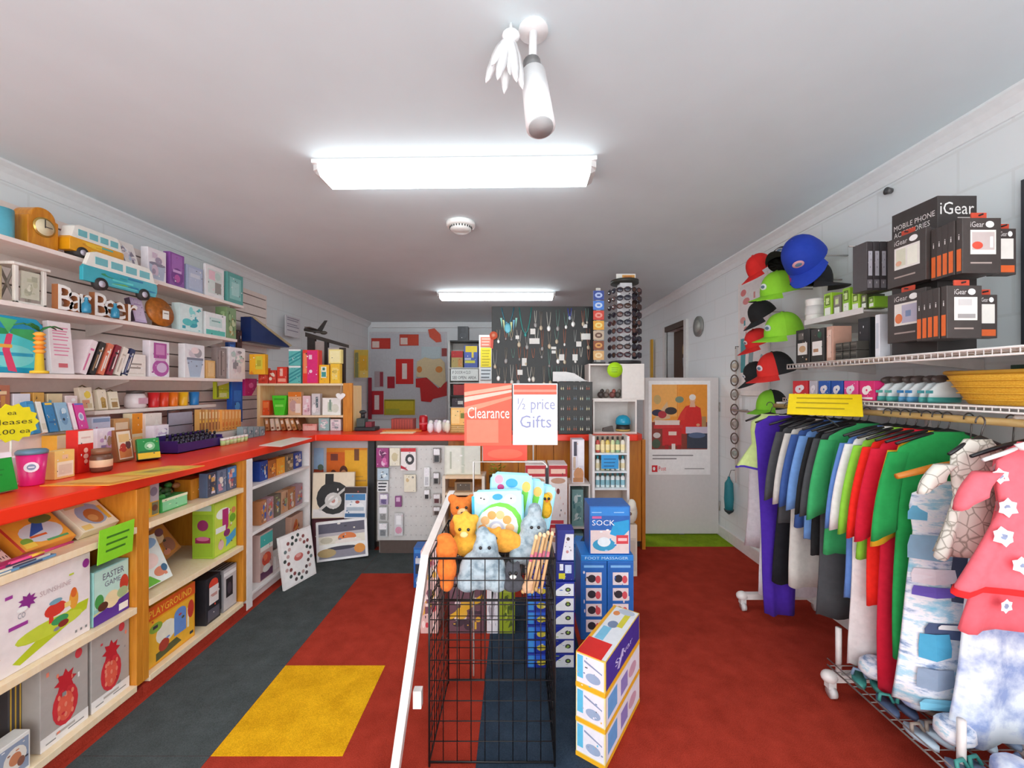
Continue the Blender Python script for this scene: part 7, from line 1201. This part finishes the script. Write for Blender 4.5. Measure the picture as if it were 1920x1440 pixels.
# wall ornaments near the far doorway
Y_ = yx(1311, XR); o = MB().cyl((XR-.002, Y_, zx(1311, 612, XR)), (XR-.02, Y_, zx(1311, 612, XR)), .115, M('#9a9c96', .4, .3), 24).build('wall_plate'); tag(o, 'grey round plate on the right wall beyond the half door', 'plate')
q = MB().cyl((XR-.0205, Y_, zx(1311, 612, XR)), (XR-.026, Y_, zx(1311, 612, XR)), .07, M('#b9bab2', .4, .3), 20).build('centre'); q.parent = o
Y_ = 5.2; x_ = xy(1293, Y_); z0, z1 = zy(706, Y_), zy(628, Y_)
e = empty('hanging_ornament', 'gold and silver ornament hanging by the far doorway above the half door', 'ornament', (x_, Y_, z0))
MB().lathe([(.01, 0), (.05, .04), (.08, .14), (.085, .24), (.06, .25), (.001, .26)], M('#c9ced0', .25, .5), 16).build('silver_base', e); MB().lathe([(.06, .262), (.085, .30), (.085, .38), (.07, .44), (.03, .46), (.001, .47)], M('#b5892c', .35, .3), 16).build('gold_top', e)
MB().ell((-.02, 0, .52), (.05, .04, .05), M('#3a3636'), 10).tube([(0, 0, .56), (.03, 0, .6), (XR-x_-.004, 0, .6)], .004, M('#55504c')).build('bracket', e)
Y_ = 6.1; tag(MB().bx(XR-.06, XR-.032, 6.0, 6.06, .9, 2.2, M('#d9a52c')).build('gold_curtain'), 'yellow hanging strip in the dark doorway beyond the half door', 'strip')

# ================================================================== CLOTHES RACK
XC_, ZR_ = 1.755, 1.372; r0, r1 = 1.02, 2.75
e = empty('clothes_rack', 'white wheeled clothes rack with a bamboo-coloured rail along the right wall', 'rack', (XC_, 1.95, 0)); wm_ = M('#e4dcd8', .4)
MB().cyl((0, r0-1.95, ZR_), (0, r1-1.95, ZR_), .0145, M('bamboo'), 14).build('rail', e)
for y in (1.425, 1.968, 2.73):
    for x in ((1.565, 2.0) if y < 2.5 else (2.0,)): MB().cyl((x-XC_, y-1.95, .11), (x-XC_, y-1.95, .33 if x < 1.7 else ZR_+.03), .013, wm_, 10).build('post', e)
    MB().cyl((.245, y-1.95, ZR_+.02), (.0, y-1.95, ZR_+.016), .010, wm_, 8).build('rail_arm', e)
    MB().bx(-.22, .27, y-1.95-.02, y-1.95+.02, .075, .11, wm_).ell((-.235, y-1.95, .093), (.038, .032, .030), wm_, 12).build('foot_bar', e)
    for x in (-.235, .25):
        c = MB().cyl((x-.012, y-1.95-.015, .028), (x+.012, y-1.95-.015, .028), .027, M('#cfc9c8', .4), 16).build('caster', e); MB().bx(x-.018, x+.018, y-1.95-.022, y-1.95+.01, .045, .075, M('#ddd7d4')).build('fork', c)
MB().cyl((0, 1.27-1.95, ZR_), (0, 1.34-1.95, ZR_), .024, M('#a9b0b2', .35), 14).build('collar', e)
g_ = MB(); wk2 = M('#8d8480', .4, .3)
for i in range(22): yy = 1.0+.045*i-1.95; g_.tube([(-.255, yy, .16), (.25, yy, .16)], .0025, wk2, 5)
for x in (-.255, -.09, .08, .25): g_.tube([(x, 1.0-1.95, .16), (x, 1.955-1.95, .16)], .004, wk2, 5)
g_.tube([(-.255, 1.0-1.95, .19), (-.255, 1.955-1.95, .19)], .003, wk2, 5); g_.build('wire_base', e)
def hanger(label, y, col, drop=0., x=XC_, yaw=0, w=.20, grp='black hangers on the clothes rail'):
    h = empty('coat_hanger', label, 'hanger', (x, y, ZR_), R(yaw), grp); m_ = M(col, .35) if col != 'clear' else M('#e9e9ea', .2)
    MB().tube([(.02*math.cos(t), 0, .004+.021*math.sin(t)) for t in [math.pi*(1.05-1.35*i/10) for i in range(11)]]+[(0, 0, -.05-drop)], .0026, M('#5a5654', .3, .6) if col in ('#1b1b1e', '#e08a2c') else m_, 6).build('hook', h)
    MB().tube([(-w, 0, -.105-drop), (-w*.5, 0, -.072-drop), (0, 0, -.05-drop), (w*.5, 0, -.072-drop), (w, 0, -.105-drop)], [q*(1.9 if col == '#e08a2c' else 1) for q in (.006, .008, .009, .008, .006)], m_, 8).build('shoulder_bar', h)
    return h
def garment(label, cat, y, col, L, w=.20, kind='tee', drop=0., x=XC_, yaw=0, t=.026, seed=0, sl=None, hem=None, m=None, flare=1., name='tshirt', extra=None):
    """a garment hanging on its hanger: lofted body with folds, sleeves as parts"""
    r = random.Random(seed+int(y*100)); ph = r.uniform(0, 6); o_z = ZR_-.055-drop; mt = m or M(col, .9, 0, .06, 40); N = 30
    prof = {'tee': [(0, .30, .8), (.012, .36, 1), (.035, .62, 1.1), (.065, .88, 1.1), (.11, .97, 1.2), (.20, .90, 1.3)], 'dress': [(0, .34, .8), (.015, .42, 1), (.05, .72, 1.1), (.10, .76, 1.2), (.20, .70, 1.2)], 'skirt': [(0, .62, .9), (.03, .66, 1), (.08, .70, 1.2)], 'pants': [(0, .6, .8), (.03, .62, 1), (.1, .66, 1.2)]}[kind]
    z_, k_, t_ = prof[-1]; st = 8
    for i in range(1, st+1): f = i/st; prof = prof+[(z_+(L-z_)*f, k_+(flare-k_)*f, t_+.55*f*(flare if flare > 1 else 1))]
    rings = []
    for z, k, tt in prof:
        f = z/L; ring = []
        for j in range(N):
            a = 2*math.pi*j/N; fold = 1+.42*f*math.sin(5*a+ph)+.2*f*math.sin(9*a+ph*2); wob = .010*f*math.sin(7*z+ph)
            ring.append((w*k*math.copysign(abs(math.cos(a))**.8, math.cos(a))*(1+.03*f*math.sin(3*a+ph)), t*tt*math.sin(a)*fold+wob, -z+.006*f*math.sin(4*a+ph)))
        rings.append(ring)
    mb = MB(); mb.loft(rings, mt); o = mb.build(name, loc=(x, y, o_z), rot=(0, 0, R(yaw)))
    sd_ = sl if sl is not None else (.38 if kind == 'tee' else 0)
    if sd_:
        for s_ in (-1, 1):
            rg = []
            for i in range(7):
                f = i/6; cx_, cz_ = s_*(w*.86+.062*f+.014*math.sin(f*3)), -.085-sd_*f; rad = .062*(1+.10*f)
                rg.append([(cx_+(rad*math.cos(a)*.75), (t*1.0+.004*f)*math.sin(a)*(1+.3*f*math.sin(3*a+ph)), cz_+rad*.45*math.sin(a+1.57)*s_*0-(.0+.028*f*math.cos(a)*s_)) for a in [2*math.pi*j/14 for j in range(14)]])
            MB().loft(rg, mt).build('sleeve', o)
    if hem:
        f = 1.; last = rings[-1]; up = rings[-2]
        MB().loft([[(p[0]*1.012, p[1]*1.06, p[2]) for p in [tuple(u*.55+v*.45 for u, v in zip(b, a)) for a, b in zip(up, last)]], [(p[0]*1.012, p[1]*1.06, p[2]-.004) for p in last]], M(hem, .85), caps=False).build('hem_band', o)
    if extra: extra(o, w, L)
    return tag(o, label, cat, None)
BK = '#1b1b1e'
def E(px, X=1.535): return yx(px, X)
CL = [  # y, colour, length, label, options
 (2.62, '#efe9ee', 1.16, 'white full-length dress hanging furthest along the rail', 'dress', dict(kind='dress', name='dress', w=.19)),
 (2.545, '#4a22a8', 1.245, 'long violet dress, second along the far end of the rail', 'dress', dict(kind='dress', name='dress', w=.20, flare=.45, x=1.655)),
 (2.47, '#17171f', 1.02, 'long black dress next to the violet one on the rail', 'dress', dict(kind='dress', name='dress', w=.19)),
 (2.38, '#4d4d50', .62, 'charcoal t-shirt next to the long black dress', 't-shirt', {}),
 (2.31, '#d6d0c8', .96, 'pale stone-grey long shirt next to the charcoal one', 'shirt', {}),
 (2.245, '#3a5a9c', .60, 'mid-blue t-shirt left of the black one on the rail', 't-shirt', {}),
 (2.185, '#6f9ad6', .64, 'light blue t-shirt beside the mid-blue one on the rail', 't-shirt', {}),
 (2.12, '#151517', .70, 'black t-shirt in the middle of the rail', 't-shirt', {}),
 (2.075, '#48494c', 1.0, 'dark grey long shirt right of the black t-shirt', 'shirt', {}),
 (2.03, '#38a862', .66, 'sea-green t-shirt in the middle of the rail', 't-shirt', {}),
 (1.915, '#5f86c8', .82, 'cornflower blue shirt right of the sea-green t-shirt', 'shirt', {}),
 (1.875, '#eee8e6', 1.12, 'long white shirt reaching almost to the rack foot', 'shirt', {}),
 (1.83, '#8fd23a', .60, 'lime t-shirt squeezed between the white and red ones', 't-shirt', {}),
 (1.785, '#f2210f', .78, 'bright red shirt right of the lime one', 'shirt', {}),
 (1.735, '#dd0f34', 1.12, 'long crimson shirt hanging low beside the bright red one', 'shirt', {}),
 (1.69, '#f2b81c', .40, 'yellow top showing at the shoulder behind the green t-shirt', 'top', dict(w=.17)),
 (1.65, '#1fa04e', .92, 'large emerald green t-shirt right of the reds', 't-shirt', dict(w=.215, sl=.34)),
]
for i, (y, c, L, lb, ct, kw) in enumerate(CL):
    yw = (-5, -4, -6, -5, -3, -6)[i % 6]
    hanger(f'black hanger holding the {lb.split(",")[0].split(" next")[0].split(" hanging")[0].split(" left")[0].split(" right")[0].split(" beside")[0].split(" in the")[0].split(" showing")[0].split(" squeezed")[0].split(" reaching")[0]}', y, BK, yaw=yw)
    garment(lb, ct, y, c, L, seed=i, yaw=yw, name=kw.pop('name', 'tshirt' if ct == 't-shirt' else 'shirt'), t=.014, **kw)
# tropical-print and coral pieces at the near end
def front_y(o, u, v):
    """y of the garment's front face at (u, v), read from its own mesh"""
    c = sorted(((q.co.x-u)**2+(q.co.z-v)**2+1e-6, q.co.y) for q in o.data.vertices if q.co.y < 0)[:5]
    return sum(y/d for d, y in c)/sum(1/d for d, y in c)
def decal(o, name, polys):
    """cloth print that follows the folds: fine strips laid on the front face"""
    mb = MB()
    for k, (pts, c) in enumerate(polys):
        n = len(pts); cu, cv = sum(p[0] for p in pts)/n, sum(p[1] for p in pts)/n
        vs = [(p[0], front_y(o, *p)-.004-.0008*k, p[1]) for p in [(cu, cv)]+pts]
        mb.add(vs, [(0, 1+i, 1+(i+1) % n) for i in range(n)], M(c, .9))
    mb.build(name, o)
def prints(o, w, L):
    sh = []
    for u, v, a, b, c in ((-.02, -.12, .17, .03, '#6fb6d8'), (-.09, -.25, .10, .05, '#8fb4cc'), (.05, -.35, .11, .10, '#4a5068'), (.06, -.345, .085, .062, '#1f66ba'), (.06, -.325, .065, .018, '#9fc4e6'), (.06, -.43, .085, .012, '#d8c0a4'), (-.11, -.42, .07, .02, '#6a58b8'), (-.11, -.36, .07, .03, '#e9e2e8'), (-.02, -.56, .13, .030, '#4a5678'), (-.01, -.545, .10, .010, '#e9e4e2'), (-.12, -.62, .05, .05, '#4aa0c4'), (.02, -.70, .03, .03, '#5a6a90'), (.10, -.76, .035, .075, '#3f86c4'), (-.12, -.74, .06, .04, '#8a9ab0'), (-.05, -.84, .12, .025, '#7fc4dc'), (.13, -.55, .04, .05, '#c9d3e6')):
        sh.append(([(u-a, v-b), (u, v-b*1.1), (u+a, v-b*.7), (u+a, v), (u+a*.9, v+b), (u, v+b*.9), (u-a*.9, v+b*.8), (u-a, v)], c))
    decal(o, 'printed_patches', sh)
hanger('orange wooden hanger holding the seascape print shirt', 1.572, '#e08a2c', drop=.115, x=XC_, w=.28, grp=None)
garment('white and blue seascape print beach shirt hanging low on the orange hanger', 'shirt', 1.56, '#ffffff', .86, w=.235, kind='dress', flare=1.0, drop=.185, x=1.72, yaw=-11, m=M('seascape'), t=.018, seed=50, name='shirt', sl=0, extra=prints)
hanger('black hanger holding the pale lilac print dress', 1.475, BK, drop=.12, x=1.80, grp=None)
garment('pale lilac and grey print dress hanging behind the coral dress', 'dress', 1.475, '#ffffff', .95, w=.20, kind='dress', drop=.16, x=1.80, m=M('seapurple'), t=.016, seed=51, name='dress', flare=1.15)
hanger('black hanger holding the cream child dress', 1.415, BK, x=1.62, w=.13, yaw=8, grp=None)
garment("cream crackle-print child's dress left of the coral one", 'dress', 1.415, '#ffffff', .40, w=.15, kind='dress', x=1.61, yaw=8, m=M('linen'), t=.022, seed=52, name='dress', flare=1.2, sl=.07)
def flowers(o, w, L, n=13):
    r = random.Random(9); sh = []
    for i in range(n):
        u, v = (-.75+.5*(i % 4)+r.uniform(-.1, .1))*w, -(.10+(L-.18)*(i//4)/max(1, (n-1)//4)+r.uniform(-.02, .02)); q = r.uniform(.024, .033)
        sh.append(([(u+q*(1 if k % 2 else .72)*math.cos(k*math.pi/6), v+q*(1 if k % 2 else .72)*math.sin(k*math.pi/6)) for k in range(12)], '#f4eef0')); sh.append(([(u+.009*math.cos(k), v+.009*math.sin(k)) for k in range(6)], '#8f9ab8'))
    decal(o, 'flower_print', sh)
hanger('clear plastic hanger holding the coral flowered dress', 1.285, 'clear', x=1.68, grp=None)
garment("coral child's dress with white flowers and a red hem near the picture edge", 'dress', 1.285, '#f06a76', .455, w=.235, kind='dress', x=1.68, yaw=4, t=.026, seed=53, name='dress', flare=1.35, hem='#f01a1c', sl=.09, extra=flowers)
MB_ = MB().loft([[(.17*k*math.cos(a), .03*k*math.sin(a), z) for a in [2*math.pi*j/20 for j in range(20)]] for z, k in ((0, .45), (-.018, .9), (-.035, .8))], M('#f4eeec')); tag(MB_.build('white_collar', loc=(1.64, 1.21, 1.345)), 'white cloth collar draped on the clear hanger over the coral dress', 'collar')
hanger('black hanger holding the longer coral dress', 1.355, BK, x=1.72, grp=None)
garment("longer coral flowered child's dress showing below the first one's red hem", 'dress', 1.355, '#ee6672', .62, w=.215, kind='dress', x=1.74, yaw=4, t=.020, seed=54, name='dress', flare=1.3, extra=lambda o, w, L: flowers(o, w, L, 20))
# --- far end: lime knit top with violet trim and white skirts on the wall side
Y_ = 2.715; hanger('thin black hanger holding the lime knit top', Y_, BK, x=1.70, w=.15, yaw=-12, grp=None)
garment('pale lime knit top with a violet frilled hem at the far end of the rail', 'top', Y_, '#d9ec9a', .36, w=.155, kind='dress', x=1.70, yaw=-12, t=.045, seed=60, name='knit_top', flare=1.3, hem='#4a2fae')
for i, (y, x, L) in enumerate(((3.12, 1.90, .62), (3.0, 1.93, .70))):
    o = garment(['white skirt hanging on the chrome wall rail by the half door', 'white trousers hanging on the chrome wall rail nearest the clothes rack'][i], ['skirt', 'trousers'][i], y, '#eee8ee', .92, w=.13, kind='skirt', x=x-.02, yaw=25, drop=.10, t=.03, seed=61+i, name=['skirt', 'trousers'][i], flare=1.15)
# --- sandals packed on the wire base
pr = None; rr = random.Random(8); nm_ = ['#5a7a9a', '#3f8f86', '#7d8fa8', '#b9c9d6', '#4a5a7a', '#8f7f74']
for j in range(6):
    for i in range(3):
        x, y = 1.575+.155*i+rr.uniform(-.01, .01), 1.10+.145*j+rr.uniform(-.01, .01); c1, c2 = rr.choice(nm_), rr.choice(nm_)
        if abs(y-1.425) < .03 or (abs(y-1.965) < .05): y += .03
        e = empty('sandals', ('blue-grey', 'mixed', 'pale')[i]+' pair of sandals packed on the wire base under the clothes', 'sandals', (x, y, .1645), R(rr.uniform(-35, 35)), 'sandals packed on the wire base, %s row' % ('front', 'middle', 'wall')[i])
        so, sr = MB(), MB()
        for s_ in (-1, 1):
            so.loft([[(s_*.032+.028*math.cos(t)*(1 if math.sin(t) > 0 else .85), .062*math.sin(t), z) for t in [2*math.pi*q/12 for q in range(12)]] for z in (0, .016)], M(c1))
            sr.tube([(s_*.032-.026, .01, .016), (s_*.032-.016, .02, .04), (s_*.032+.016, .02, .04), (s_*.032+.026, .01, .016)], .007, M(c2), 6)
        so.build('soles', e); sr.build('straps', e)
for i in range(5):
    y = 1.15+.165*i; mb = MB(); mb.loft([[(.06*k*math.cos(t), .055*k*math.sin(t), z) for t in [2*math.pi*q/14 for q in range(14)]] for z, k in ((0, .7), (.02, 1), (.055, .95), (.075, .6))], M('seapurple' if i % 2 else 'seascape'))
    tag(mb.build('rolled_towel', loc=(1.60+.02*(i % 2), y, .21)), ['nearest rolled print towel', 'second rolled print towel', 'third rolled print towel', 'fourth rolled print towel', 'furthest rolled print towel'][i]+' lying on the sandals at the front of the wire base', 'towel')
